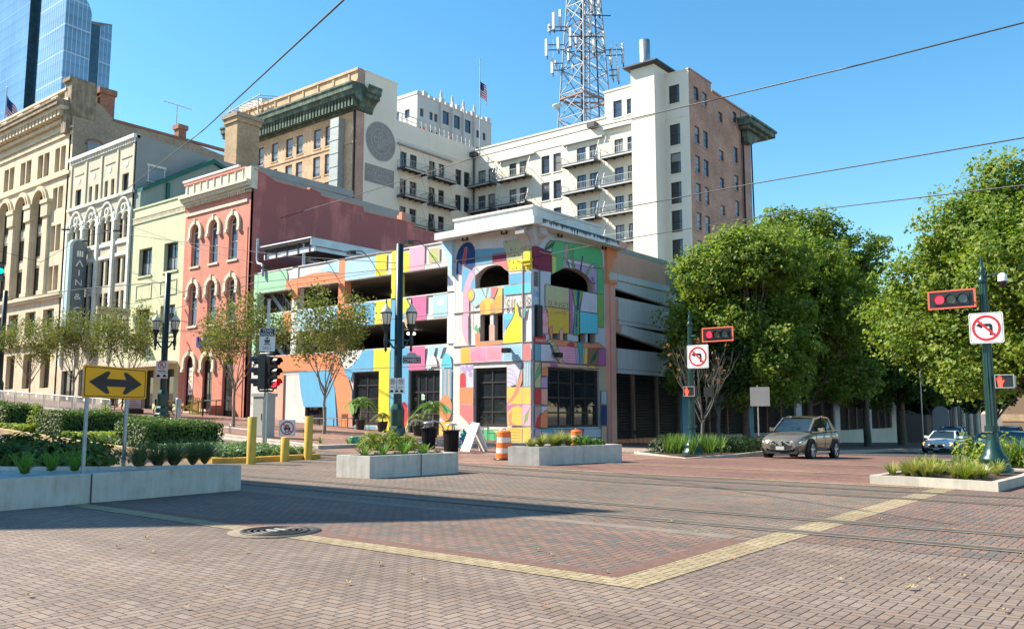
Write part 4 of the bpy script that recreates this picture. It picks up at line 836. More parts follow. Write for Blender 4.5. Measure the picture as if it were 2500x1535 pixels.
m.rect(49.2, 52.4, 10.18, 11.6, 'green'); m.oval(49.3, 10.9, .35, .7, 'green'); m.poly([(49.2, 10.18), (49.1, 10.75), (46, 11.0), (44.8, 10.95), (43.5, 10.7), (43.0, 10.18)], 'orange')
m.poly([(45.9, 10.98), (44.6, 11.45), (43.5, 11.6), (43.5, 10.75), (44.6, 10.95)], 'lblue'); m.rect(39.95, 42.9, 10.18, 11.45, 'lblue'); m.rect(38.95, 39.95, 10.18, 11.5, 'yellow'); m.rect(36.95, 37.9, 10.18, 11.2, 'yellow'); m.oval(37.4, 11.2, .5, .22, 'yellow', 12, 0, 180); m.rect(35.65, 36.95, 10.18, 11.6, 'pink'); m.rect(34.4, 35.3, 10.5, 11.35, 'tan'); m.leaf(34.6, 10.6, .9, 40, 'lime')
m.rect(49.6, 52.4, 7.38, 8.55, 'green'); m.oval(49.6, 7.95, .3, .6, 'green'); m.rect(48.42, 49.35, 7.12, 8.55, 'orange'); m.rect(43.5, 47.75, 7.12, 8.55, 'lblue'); m.poly([(43.5, 7.12), (43.5, 8.55), (42.1, 8.55), (41.9, 7.8), (42.1, 7.12)], 'orange')
m.rect(39.95, 41.9, 7.12, 8.55, 'blue'); m.oval(41.2, 7.25, .7, .35, 'white', 12, 0, 180); m.leaf(41.4, 7.5, 1.0, 125, 'lime'); m.rect(38.5, 39.95, 7.12, 8.55, 'yellow'); m.poly([(37.9, 7.5), (37.9, 8.55), (37.2, 8.55), (36.8, 8.0), (36.8, 7.3)], 'yellow'); m.oval(37.5, 7.3, .6, .35, 'blue', 12, 0, 180); m.oval(37.0, 7.3, .3, .6, 'tan'); m.oval(39.1, 7.3, .25, .5, 'tan'); m.rect(35.45, 36.7, 7.12, 8.55, 'hot'); m.rect(33.75, 34.9, 7.2, 8.5, 'lblue'); m.oval(34.3, 8.1, .3, .2, 'white')
# ground floor band
m.poly([(51.2, 4.45), (51.2, 5.55), (44, 5.55), (43.3, 5.3), (42.9, 4.4), (43.4, 3.8), (44.2, 4.35), (47.2, 4.45)], 'orange'); m.poly([(43.3, 4.9), (42.5, 4.2), (41.95, 3.0), (41.8, .3), (43.0, .3), (43.3, 1.8), (43.6, 3.2), (44.0, 4.1)], 'orange')
m.poly([(47.4, 4.4), (44.4, 4.4), (43.9, 4.0), (43.6, 3.0), (43.3, .35), (44.35, .35), (44.4, 2.0), (46.75, 2.0), (47.1, 2.9)], 'blue'); m.poly([(42.8, 4.3), (42.0, 4.6), (41.3, 5.1), (41.0, 5.55), (39.95, 5.55), (39.95, 4.2), (41.9, 4.2), (42.1, 3.6)], 'blue'); m.rect(41.93, 42.0, .3, 3.0, 'blue')
m.rect(38.5, 39.45, .3, 5.55, 'yellow'); m.rect(39.45, 39.95, 4.2, 5.55, 'yellow'); m.rect(36.85, 38.45, 1.7, 5.55, 'blue'); m.poly([(36.85, 1.7), (38.45, 1.7), (38.45, .3), (36.85, .3)], 'yellow'); m.oval(37.2, 1.5, .35, .8, 'red'); m.oval(38.0, 1.9, .4, .3, 'bgreen'); m.leaf(37.7, 2.3, .8, 60); m.rect(35.5, 36.85, 4.15, 5.55, 'hot')
m.poly([(35.2, 5.55), (34.6, 5.55), (35.0, 4.2), (35.45, 4.2)], 'lblue'); m.poly([(34.4, 5.55), (33.95, 5.55), (34.2, 4.9), (34.5, 4.9)], 'lblue'); m.oval(34.95, 4.3, .45, .7, 'white', 12, 0, 180); m.oval(33.75, 4.2, .42, .85, 'cyan', 12, 0, 180); m.rect(33.35, 34.1, 2.4, 4.15, 'steel'); m.rect(33.5, 33.62, 2.5, 4.1, 'salmon'); m.rect(33.8, 33.9, 2.5, 4.1, 'salmon'); m.oval(33.8, 1.9, .5, .75, 'orange'); m.leaf(34.1, 2.0, .9, 205, 'bgreen'); m.rect(33.3, 34.3, .3, 1.1, 'gold')
m.rect(49.0, 50.3, .9, 4.35, 'orange'); m.rect(49.05, 50.25, .9, 3.6, 'salmon'); m.rect(39.6, 41.8, .3, .8, 'steel'); m.rect(50.6, 51.3, 3.5, 4.4, 'white')
for k in range(9): m.rect(50.5, 51.5, 1.1 + k * .25, 1.22 + k * .25, 'dgrey')
for z in (4.38, 10.46, 7.40): m.rect(33.5, 52.4, z, z + .03, 'taupe')
m.leaf(41.7, 1.5, 1.0, 60, 'mgreen'); m.mb.build('mural_left', t)
mb = MB(); fbox(mb, FX, 44.4, 46.7, .5, 4.1, -.3, -.22, BLKF); fbox(mb, FX, 44.55, 45.5, .7, 3.9, -.22, -.2, GLASS_D); fbox(mb, FX, 45.6, 46.55, .7, 3.9, -.22, -.2, GLASS_D); mb.build('door', t)
window(FX, gh[1], t, BLKF, GLASS_D, .2, 2, 4, .16, bw=.09); window(FX, gh[2], t, BLKF, GLASS_D, .2, 4, 3, .16, name='glazed_door', bw=.09)
mb = MB(); fbox(mb, FX, 35.75, 35.95, 2.35, 2.75, -.14, -.11, C_('bgreen')); mb.face([FX(u, z, -.105) for u, z in ((35.9, 2.42), (35.65, 2.38), (35.65, 2.66), (35.9, 2.7))], WHITE); text(mb, lambda u, z: FX(u, z, -.1), 'OPEN', 35.88, 35.67, 2.45, 2.62, C_('bgreen')); mb.build('open_sign', t)
# decks inside, back walls, lamps
mb = MB()
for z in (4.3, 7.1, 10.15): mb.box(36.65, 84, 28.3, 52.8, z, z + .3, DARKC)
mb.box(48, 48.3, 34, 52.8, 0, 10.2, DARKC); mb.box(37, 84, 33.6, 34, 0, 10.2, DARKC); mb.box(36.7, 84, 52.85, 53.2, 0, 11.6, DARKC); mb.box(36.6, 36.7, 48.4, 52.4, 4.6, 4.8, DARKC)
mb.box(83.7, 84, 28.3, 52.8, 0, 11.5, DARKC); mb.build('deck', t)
for x, y, z in ((41, 36.2, 10.1), (41, 35.6, 7.05), (43, 45, 10.1), (40, 40.5, 7.05)):
    mb = MB(); mb.lathe(x, y, [(.12, z + .05), (.12, z - .1), (.3, z - .15), (.28, z - .28), (.05, z - .32)], LAMPW, 14); mb.build('ceiling_lamp', t)
mb = MB()
for z in (5.7, 8.7):
    mb.bar((37.2, 52.0, z + 1.5), (37.2, 49.0, z - 1.2), .3, STEEL); mb.bar((38.2, 52.0, z + 1.5), (38.2, 49, z - 1.2), .3, STEEL)
    for k in range(10): mb.bar((37.2, 52 - k * .33, z + 2.5 - k * .3), (37.2, 52 - k * .33, z + 1.5 - k * .3), .04, STEEL); mb.box(37.2, 38.2, 51.8 - k * .33, 52.1 - k * .33, z + 1.4 - k * .3, z + 1.45 - k * .3, DARKC)
    mb.bar((37.2, 52, z + 2.5), (37.2, 49.0, z - .2), .06, STEEL)
mb.build('stair', t)
for u in (50.0, 44.9, 41.0, 35.9):
    mb = MB(); mb.tube([FX(u, 11.65, -.1), FX(u, 11.85, .3), FX(u, 11.75, 1.15)], .035, BLACK, 6); fbox(mb, FX, u - .2, u + .2, 11.5, 11.72, .95, 1.4, BLACK); mb.build('flood_light', t)
mb = MB(); mb.box(36.35, 60, 46.6, 52.4, 13.35, 13.5, SLATE); mb.box(36.3, 60, 46.5, 46.62, 13.0, 13.55, STEEL); mb.box(36.25, 36.4, 46.5, 52.4, 13.5, 13.58, WHITE); mb.box(36.6, 36.75, 46.6, 52.3, 12.65, 13.0, WHITE); mb.box(36.8, 60, 46.7, 46.85, 12.7, 13.0, STEEL)
for k in range(5): fbox(mb, FX, 47 + k * 1.25, 47.12 + k * 1.25, 12.65, 13.4, -.4, -.25, BALC)
mb.box(36.9, 59.9, 46.9, 52.2, 13.25, 13.34, DARKC); mb.build('canopy_roof', t)
mb = MB(); mb.tube([(36.7, 47.8, 11.3), (36.7, 47.8, 13.3)], .11, STEEL, 8); mb.tube([(58, 47.8, 10), (58, 47.8, 13.3)], .11, STEEL, 8); mb.build('canopy_post', t)
mb = MB(); mb.tube([(36.2, 52.55, 14.2), (36.2, 52.55, 12.6), (36.15, 52.3, 12.3), (36.1, 51.75, 12.2), (36.1, 51.65, 11.3)], .1, STEEL, 8); mb.build('vent_pipe', t)
# ---- tower
q = TX.px; r_ = TY.px
ah = (q('q5', 968, 800)[0], q('q5', 450, 800)[0], q('q5', 450, 912)[1], q('q5', 745, 545)[1]); ah = ah + (ah[3] - q('q5', 450, 790)[1],)
TL = [ah] + [(q('h', b, 220)[0], q('h', a, 220)[0], q('h', a, 232)[1], q('g', 700, 1315)[1]) for a, b in ((528, 632), (668, 768))] + [(29.25, 31.6, .85, 4.1)]
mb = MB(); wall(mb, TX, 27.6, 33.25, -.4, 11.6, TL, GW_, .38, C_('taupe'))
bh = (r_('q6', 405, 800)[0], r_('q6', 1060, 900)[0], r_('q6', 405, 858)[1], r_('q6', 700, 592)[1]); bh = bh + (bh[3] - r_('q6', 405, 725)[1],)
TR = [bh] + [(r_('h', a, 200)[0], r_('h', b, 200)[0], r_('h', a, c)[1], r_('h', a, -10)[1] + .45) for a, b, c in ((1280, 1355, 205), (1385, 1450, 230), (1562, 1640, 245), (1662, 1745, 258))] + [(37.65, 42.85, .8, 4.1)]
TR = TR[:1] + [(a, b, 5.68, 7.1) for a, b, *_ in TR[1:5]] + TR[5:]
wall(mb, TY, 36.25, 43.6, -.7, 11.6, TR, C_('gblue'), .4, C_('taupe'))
mb.face([(36.25, 33.25, 8), (36.6, 33.25, 8), (36.6, 33.25, 11.6), (36.25, 33.25, 11.6)], GW_); mb.face([(43.6, 27.6, -.7), (43.6, 28, -.7), (43.6, 28, 11.6), (43.6, 27.6, 11.6)], GW_)
mb.box(36.8, 43.4, 28.2, 33.2, 5.3, 5.5, DARKC); mb.box(36.8, 43.4, 28.2, 33.2, 11.4, 11.6, DARKC); mb.build('tower_wall', t)
window(TX, TL[-1], t, BLKF, GLASS_D, .2, 2, 4, .17, bw=.09)
for a, b in ((37.65, 40.2), (40.3, 42.85)): window(TY, (a, b, .8, 4.1), t, BLKF, GLASS_D, .2, 2, 4, .14, bw=.09)
mb = MB(); mb.box(35.45, 44.9, 26.8, 34.1, 11.6, 12.0, GW_); mb.build('cornice', t)
CSTN = N('cornice drip stains'); v = CSTN.obj(); sx = CSTN.n('ShaderNodeSeparateXYZ'); CSTN.l(v, sx.inputs[0]); mpn = CSTN.n('ShaderNodeMapping'); mpn.inputs['Scale'].default_value = (7, 7, .6); CSTN.l(v, mpn.inputs[0])
CSTN.col(CSTN.mix(CSTN.ramp(CSTN.math('ADD', CSTN.noise(mpn.outputs[0], 1., 4, .7), CSTN.math('MULTIPLY_ADD', sx.outputs[2], 1.1, -13.0)), [(.40, (0, 0, 0)), (.52, (1, 1, 1))]), (.72, .71, .69), (.02, .02, .025)))
mb = MB(); mb.box(36.2, 44.0, 26.785, 26.8, 11.62, 11.99, CSTN.mat); mb.box(44.0, 44.92, 26.77, 26.8, 11.6, 12.0, C_('salmon')); mb.build('cornice_face', t)
mb = MB(); mb.box(36.3, 43.3, 27.55, 33.3, 12.0, 12.75, GW_); mb.box(36.22, 43.38, 27.47, 33.38, 12.75, 12.87, GW_); mb.build('parapet', t)
prof = [(0, 9.5), (.16, 9.6), (.2, 9.8), (.12, 9.9), (.3, 10.25), (.55, 10.7), (.62, 10.95), (.95, 11.15), (1.0, 11.4), (.85, 11.6), (0, 11.6)]
def bracket(mat, kind, a, b):
    mb = MB()
    if kind == 'X-': mb.prism([(36.25 - d * .72, a, z) for d, z in prof], (0, b - a, 0), mat)
    if kind == 'Y-': mb.prism([(a, 27.6 - d * .72, z) for d, z in prof], (b - a, 0, 0), mat)
    if kind == 'Y+': mb.prism([(a, 33.25 + d * .85, z) for d, z in prof], (b - a, 0, 0), mat)
    if kind == 'X+': mb.prism([(43.6 + d * 1.2, a, z) for d, z in prof], (0, b - a, 0), mat)
    mb.build('bracket', t)
bracket(C_('lblue'), 'Y+', 36.05, 36.6); bracket(C_('orange'), 'X+', 27.4, 28.0)
CAPM = stain('capital grey', (.50, .48, .47), (.3, .27, .25), .5); mb = MB(); sc_ = [(.0, 10.55), (.1, 10.6), (.2, 10.8), (.34, 11.0), (.55, 11.12), (.66, 11.2), (.68, 11.36), (.58, 11.44), (.58, 11.6), (0, 11.6)]
mb.prism([(36.25 - d, 27.58, z) for d, z in sc_], (0, .62, 0), CAPM); mb.prism([(36.27, 27.6 - d, z) for d, z in sc_], (.62, 0, 0), CAPM); mb.prism([(36.26 - d * .7, 27.59, z) for d, z in sc_], (0, -.4, 0), CAPM); mb.build('bracket', t)
mb = MB(); fbox(mb, TX, 27.55, 28.0, 9.55, 10.3, 0, .18, C_('yellow')); fbox(mb, TX, 27.5, 28.1, 9.75, 9.85, 0, .26, C_('yellow')); fbox(mb, TY, 36.3, 36.8, 9.55, 10.6, 0, .14, C_('maroon')); mb.build('capital', t)
mb = MB(); mb.box(43.6, 44.3, 27.3, 28.0, -.8, 9.6, C_('salmon')); mb.box(43.55, 44.4, 27.2, 28.0, 9.4, 9.6, C_('orange')); mb.box(43.6, 43.75, 27.29, 27.3, -.8, 9.4, C_('coral')); mb.build('column', t)
mb = MB()
for F_, a, b in ((TX, 27.6, 33.25), (TY, 36.25, 43.6)):
    for z, d in ((4.38, .06), (5.38, .06), (7.3, .06), (10.35, .07)): fbox(mb, F_, a, b, z, z + .035, 0, d, C_('taupe'))
mb.build('belt_course', t)
m = Mural(TX, .01, 'taupe'); X = m.px
X('q5', 'navy', (150,430),(180,330),(215,270),(260,220),(330,195),(390,210),(430,270),(448,350),(448,560),(400,640),(350,610),(250,560),(235,700),(150,690),(160,500)); X('q5', 'red', (250,545),(245,480),(285,280),(320,270),(300,480),(270,550))  # navy holds part of the cornice shadow in its colour
X('q5', 'steel', (448,310),(890,285),(905,345),(705,385),(705,520),(448,555)); X('q5', 'maroon', (705,380),(915,350),(945,485),(705,520)); X('q5', 'olive', (875,185),(1120,150),(1190,150),(1270,230),(1305,330),(1320,430),(930,470),(925,400)); X('q5', 'yellow', (932,470),(1320,430),(1325,620),(960,645)); X('q5', 'coral', (705,522),(940,487),(960,645),(900,610),(850,560),(780,535))  # cornice shadow put into the darker fields; maroon is coral in shade
for k in range(26):
    a = 940 + (k * 53) % 350; b = 215 + (k * 97) % 390; c = ((k * 41) % 50 - 25, (k * 29) % 40 - 20); m.pxl('q5', ('dgrey', 'dgreen', 'red')[k % 3], .035, (a, b), (a + c[0], b + c[1]), (a + c[0] + 12, b + c[1] - 14))
X('q5', 'blue', (255,570),(300,590),(390,650),(300,800),(265,950),(240,960)); X('q5', 'blue', (445,715),(448,910),(370,915),(390,800)); X('q5', 'pink', (265,1510),(265,960),(300,800),(350,690),(395,640),(445,715),(400,800),(380,880),(352,1000),(352,1510)); X('q5', 'purple', (395,640),(440,570),(510,660),(445,712)); X('q5', 'lilac', (445,712),(440,575),(510,660))
X('q5', 'blue', (970,690),(1305,650),(1305,810),(970,845)); X('q5', 'cyan', (890,875),(1305,812),(1305,970),(890,1010)); X('q5', 'lblue', (395,920),(690,890),(690,1040),(620,1050),(520,1150),(440,1200),(395,1120)); X('q5', 'coral', (695,890),(800,885),(740,1050),(695,1040)); X('q5', 'gold', (815,885),(868,880),(862,1270),(755,1290),(750,1080),(800,950)); X('q5', 'gold', (520,1150),(560,1090),(640,1045),(720,1060),(750,1120),(750,1280),(640,1305),(530,1298))
X('q5', 'bgreen', (535,910),(600,1030),(615,1050),(560,910)); X('q5', 'bgreen', (630,900),(620,1045),(660,895))
for k in range(6): m.pxl('q5', 'orange', .025, (530, 1140 + k * 28), (600, 1120 + k * 28)); m.pxl('q5', 'orange', .025, (755, 1080 + k * 36), (860, 1020 + k * 40)); m.pxl('q5', 'orange', .025, (680, 1150 + k * 26), (745, 1130 + k * 26))
c = TX.px('q5', 388, 1012); m.oval(c[0], c[1], .26, .36, 'coral'); m.oval(c[0], c[1], .22, .31, 'gold'); m.pxl('q5', 'taupe', .03, (388, 1085), (388, 1500))
for ch, a, b, y0, y1 in (('S', 905, 950, 1260, 1045), ('U', 972, 1036, 1250, 1040), ('A', 1142, 1198, 1180, 1015), ('R', 1217, 1290, 1180, 1012)): m.text(ch, 'q5', (a, y0), (b, y0 - 8), (a, y1), 'taupe')
X('q5', 'cyan', (890,1305),(1050,1290),(1020,1380),(890,1510)); X('q5', 'yellow', (1055,1080),(1110,1200),(1130,1330),(1180,1380),(1190,1510),(940,1510),(1000,1420),(1060,1290)); X('h', 'yellow', (985,0),(870,0),(810,120),(770,255),(985,235)); X('h', 'blue', (785,0),(870,0),(800,110),(785,140))
m.pxl('q5', 'dgreen', .04, (1055,1080), (1060,1290), (1000,1420), (940,1510)); X('q5', 'teal', (1180,1240),(1240,1180),(1215,1350),(1180,1370)); X('h', 'pink', (345,-40),(412,-40),(412,290),(385,225),(352,120)); X('h', 'orange', (485,150),(535,140),(535,235),(770,220),(770,255),(490,285)); X('h', 'salmon', (635,60),(690,60),(690,220),(635,225)); X('h', 'bgreen', (475,100),(510,140),(530,140),(500,50))
X('h', 'gold', (335,300),(430,290),(440,455),(335,465)); X('h', 'pink', (430,290),(785,268),(765,440),(440,455)); X('h', 'lblue', (785,268),(985,250),(985,430),(765,442))
for k in range(7): m.pxl('h', 'hot', .025, (440, 310 + k * 20), (520, 300 + k * 20), (600, 308 + k * 20)); m.pxl('h', 'coral', .02, (610, 300 + k * 19), (700, 292 + k * 19), (755, 296 + k * 19)); m.pxl('h', 'steel', .02, (790, 285 + k * 22), (880, 275 + k * 22), (970, 278 + k * 22)); m.pxl('h', 'mustard', .02, (340, 318 + k * 20), (425, 310 + k * 20))
X('h', 'lilac', (335,480),(470,475),(470,715),(335,720))
for a, b in ((360, 520), (400, 510), (380, 560), (430, 530), (440, 580), (450, 505)): c = TX.px('h', a, b); m.oval(c[0], c[1], .14, .15, 'purple')
X('h', 'red', (330,590),(350,560),(380,565),(392,600),(392,715),(330,720)); X('h', 'lilac', (825,480),(985,455),(960,560),(930,680),(825,710))
for k in range(4): m.pxl('h', 'purple', .04, (825, 520 + k * 45), (880, 530 + k * 45), (920, 600 + k * 30), (930, 680 + k * 8))
X('h', 'gold', (825,715),(985,712),(985,890),(825,890)); X('h', 'orange', (985,500),(960,600),(900,780),(825,880),(860,880),(940,780),(985,640)); X('h', 'hot', (825,900),(985,895),(985,1115),(830,1115)); X('h', 'gold', (830,1110),(830,980),(880,925),(940,905),(985,930),(985,1115)); X('h', 'orange', (840,1000),(880,960),(870,1080),(920,1110),(850,1110))
X('h', 'coral', (330,900),(470,895),(470,1085),(420,1090),(330,1000)); X('h', 'orange', (330,720),(470,716),(470,890),(330,895)); X('h', 'bgreen', (575,1160),(735,1155),(735,1300),(600,1310)); X('h', 'lime', (680,1165),(735,1160),(735,1230)); X('h', 'gold', (835,1140),(985,1135),(985,1330),(835,1310)); X('h', 'dgreen', (480,1170),(575,1165),(590,1310),(480,1300))
for k in range(5): m.pxl('h', 'brown', .02, (840, 1165 + k * 30), (900, 1155 + k * 30), (980, 1162 + k * 30))
X('h', 'coral', (1000,260),(1078,255),(1078,430),(1000,430)); X('h', 'steel', (1000,445),(1078,440),(1078,710),(1000,712)); X('h', 'gold', (990,715),(1078,712),(1078,890),(990,892)); X('h', 'pink', (990,900),(1078,895),(1078,1120),(990,1120)); X('h', 'mgreen', (1005,1110),(1020,1010),(1065,930),(1050,1050)); X('h', 'gold', (995,1135),(1078,1130),(1078,1250),(995,1330))
for k in range(4): m.pxl('h', 'white', .04, (1012 + k * 17, 460), (1016 + k * 17, 700))
m.mb.build('mural_tower_left', t)
m = Mural(TY, .01, 'outl'); X = m.px
m.rect(36.27, 37.5, .2, 4.4, 'lilac'); m.rect(42.95, 43.55, .2, 4.4, 'tan')
X('q6', 'maroon', (120,300),(235,280),(415,345),(415,655),(240,630),(130,600))
for k, cn in enumerate(('maroon', 'salmon', 'tan', 'mgreen', 'bgreen', 'steel', 'blue', 'purple', 'mag', 'salmon')): X('q6', cn, (145, 650 + k * 23), (208, 658 + k * 23), (208, 668 + k * 23), (145, 660 + k * 23))
m.text('2 lb', 'q6', (140, 1025), (215, 1035), (140, 930), 'blue'); X('q6', 'teal', (222,620),(240,625),(240,1160),(222,1150)); X('q6', 'dgreen', (300,320),(340,230),(400,170),(490,185),(450,260),(380,300)); X('q6', 'mgreen', (320,290),(350,235),(405,180),(470,185),(400,220))
X('q6', 'bgreen', (418,360),(425,290),(470,170),(1140,290),(1192,380),(1198,530),(1190,610),(950,560),(760,520),(640,500),(570,610),(420,690)); X('q6', 'lime', (418,400),(490,420),(490,650),(420,690)); X('q6', 'taupe', (610,240),(640,215),(680,230),(645,500),(632,590),(570,605),(600,430))
X('q6', 'lilac', (660,440),(1060,530),(1060,590),(780,540),(660,510)); X('q6', 'purple', (770,535),(1110,605),(1110,985),(1068,970),(1068,860),(960,720),(860,640),(770,600)); X('q6', 'bgreen', (1112,600),(1215,620),(1215,1000),(1115,995)); X('q6', 'mgreen', (1118,997),(1215,1002),(1215,1510),(1120,1500))
X('q6', 'mgreen', (690,340),(705,335),(770,600),(740,595)); X('q6', 'mgreen', (735,270),(745,265),(755,560),(735,440)); X('q6', 'navy', (885,400),(895,420),(865,640),(845,630)); X('q6', 'mgreen', (1070,525),(1020,560),(955,720),(925,690),(1000,560)); X('q6', 'navy', (655,495),(670,500),(690,590),(680,590))
X('q6', 'olive', (312,845),(680,910),(680,1230),(312,1180)); X('q6', 'mustard', (312,1185),(680,1235),(680,1600),(360,1600),(350,1260)); m.text('SUNSET', 'q6', (358, 1185), (682, 1228), (358, 1092), 'brown'); m.text('COFFEE', 'q6', (390, 1302), (628, 1312), (390, 1258), 'brown')
X('q6', 'mag', (684,925),(730,925),(730,1600),(690,1600)); X('q6', 'teal', (735,925),(890,950),(835,1200),(835,1620),(740,1620),(775,1200)); X('q6', 'mgreen', (735,925),(770,930),(800,1150),(790,1200),(760,1150)); X('q6', 'mgreen', (850,945),(888,950),(845,1150),(815,1200)); X('q6', 'navy', (810,945),(838,948),(810,1500),(780,1500)); X('q6', 'mgreen', (800,1240),(830,1250),(830,1620),(800,1620))
X('q6', 'lilac', (892,955),(1110,998),(1112,1290),(845,1255)); X('q6', 'cyan', (842,1262),(1118,1302),(1118,1600),(842,1600))
for k in range(5): m.pxl('q6', 'gblue', .03, (900, 1000 + k * 45), (960, 1040 + k * 45), (1020, 1020 + k * 45), (1090, 1060 + k * 45))
for a, b in ((1030, 740), (1040, 775), (1060, 825)): m.pxl('q6', 'navy', .06, (a - 15, b - 5), (a + 5, b + 12), (a + 20, b))
X('q6', 'pink', (243,1225),(300,1240),(352,1300),(352,1600),(243,1600)); m.pxl('q6', 'red', .04, (243,1250), (320,1290), (352,1360)); m.text('dium', 'q6', (248, 1490), (350, 1480), (248, 1400), 'coral')
X('h', 'red', (1085,185),(1205,160),(1215,250),(1085,245)); m.text('TOMATO', 'h', (1100, 236), (1222, 244), (1100, 202), 'white'); X('h', 'orange', (1240,100),(1280,60),(1280,205),(1700,255),(1760,240),(1835,300),(1640,303),(1280,275)); X('h', 'salmon', (1355,110),(1390,90),(1390,230),(1355,220)); X('h', 'red', (1430,270),(1470,235),(1510,255),(1510,292)); X('h', 'lilac', (1155,258),(1250,262),(1300,440),(1155,440)); X('h', 'pink', (1330,275),(1520,290),(1530,468),(1390,455)); X('h', 'purple', (1520,290),(1622,297),(1605,470),(1527,466)); X('h', 'gold', (1622,297),(1650,300),(1645,470),(1605,470)); X('h', 'brown', (1650,300),(1765,305),(1765,480),(1645,470)); X('h', 'dgreen', (1675,460),(1700,380),(1755,318),(1735,420)); X('h', 'mag', (1765,310),(1838,312),(1838,485),(1765,480))
X('h', 'tan', (1215,230),(1260,205),(1300,240),(1350,330),(1405,478),(1370,480),(1310,380),(1270,270))
for k in range(6): m.pxl('h', 'dgrey', .03, (1225 + k * 28, 255 + k * 42), (1285 + k * 22, 225 + k * 42)); m.pxl('h', 'mag', .02, (1350 + k * 4, 300 + k * 26), (1430, 308 + k * 26), (1515, 300 + k * 26))
X('h', 'teal', (1535,240),(1600,250),(1585,520),(1555,520),(1560,380)); X('h', 'steel', (1087,255),(1153,258),(1153,435),(1087,435)); X('h', 'olive', (1087,445),(1153,445),(1153,720),(1087,720)); X('h', 'bgreen', (1095,640),(1105,540),(1145,455),(1145,560)); X('h', 'orange', (1160,450),(1228,445),(1228,600),(1160,590)); X('h', 'salmon', (1160,450),(1770,492),(1770,522),(1228,496),(1160,520)); X('h', 'gold', (1640,490),(1700,480),(1760,520),(1660,515)); X('h', 'mag', (1250,450),(1300,445),(1330,495),(1260,490))
X('h', 'purple', (1155,610),(1222,600),(1222,720),(1155,718)); X('h', 'red', (1087,727),(1153,727),(1153,890),(1087,890)); X('h', 'salmon', (1155,727),(1222,727),(1222,905),(1155,890)); X('h', 'taupe', (1087,905),(1153,910),(1153,1135),(1087,1130)); X('h', 'lilac', (1155,910),(1222,910),(1222,1000),(1155,1000)); X('h', 'orange', (1145,1140),(1150,1010),(1190,960),(1222,950),(1222,1140)); X('h', 'red', (1090,1130),(1110,1040),(1150,980),(1145,1135))
X('h', 'gblue', (1787,752),(1845,750),(1845,895),(1787,890)); X('h', 'navy', (1787,905),(1845,905),(1845,1110),(1787,1110)); X('h', 'purple', (1087,1150),(1153,1148),(1153,1225),(1087,1230)); X('h', 'steel', (1155,1148),(1350,1150),(1350,1232),(1155,1226)); X('h', 'taupe', (1352,1150),(1480,1150),(1490,1235),(1352,1232)); X('h', 'lime', (1482,1148),(1550,1148),(1560,1240),(1500,1240)); X('h', 'mag', (1552,1148),(1600,1148),(1590,1230),(1562,1240)); X('h', 'gblue', (1602,1150),(1783,1148),(1783,1240),(1595,1240)); X('h', 'salmon', (1787,1120),(1845,1120),(1845,1300),(1787,1300))
m.mb.build('mural_tower_right', t)
mb = MB(); a, b = r_('q6', 152, 1160), r_('q6', 245, 1160); c = r_('h', 1100, 178); fbox(mb, TY, a[0], b[0] - .08, c[1], a[1], .03, .22, SIGNK); mb.build('blade_box', t)
for F_, u, z in ((TX, 29.0, 4.95), (TY, 38.1, 4.75)): mb = MB(); fbox(mb, F_, u - .06, u + .06, z + .05, z + .15, 0, .3, BLACK); fbox(mb, F_, u - .2, u + .2, z - .12, z + .14, .28, .6, BLACK); mb.build('wall_lamp', t)
mb = MB(); mb.tube([TX(28.15, 10.2, .05), TX(28.15, 4.4, .05), TX(28.15, .2, .05)], .05, C_('taupe'), 6); mb.build('conduit', t)
for F_, u in ((TX, 32.2), (TX, 29.3), (TY, 38.6), (TY, 43.2)):
    mb = MB(); fbox(mb, F_, u - .2, u + .2, 11.42, 11.47, .2, .3, BLACK); fbox(mb, F_, u - .2, u - .15, 11.42, 11.6, .2, .3, BLACK); fbox(mb, F_, u + .15, u + .2, 11.42, 11.6, .2, .3, BLACK); mb.build('soffit_light', t)
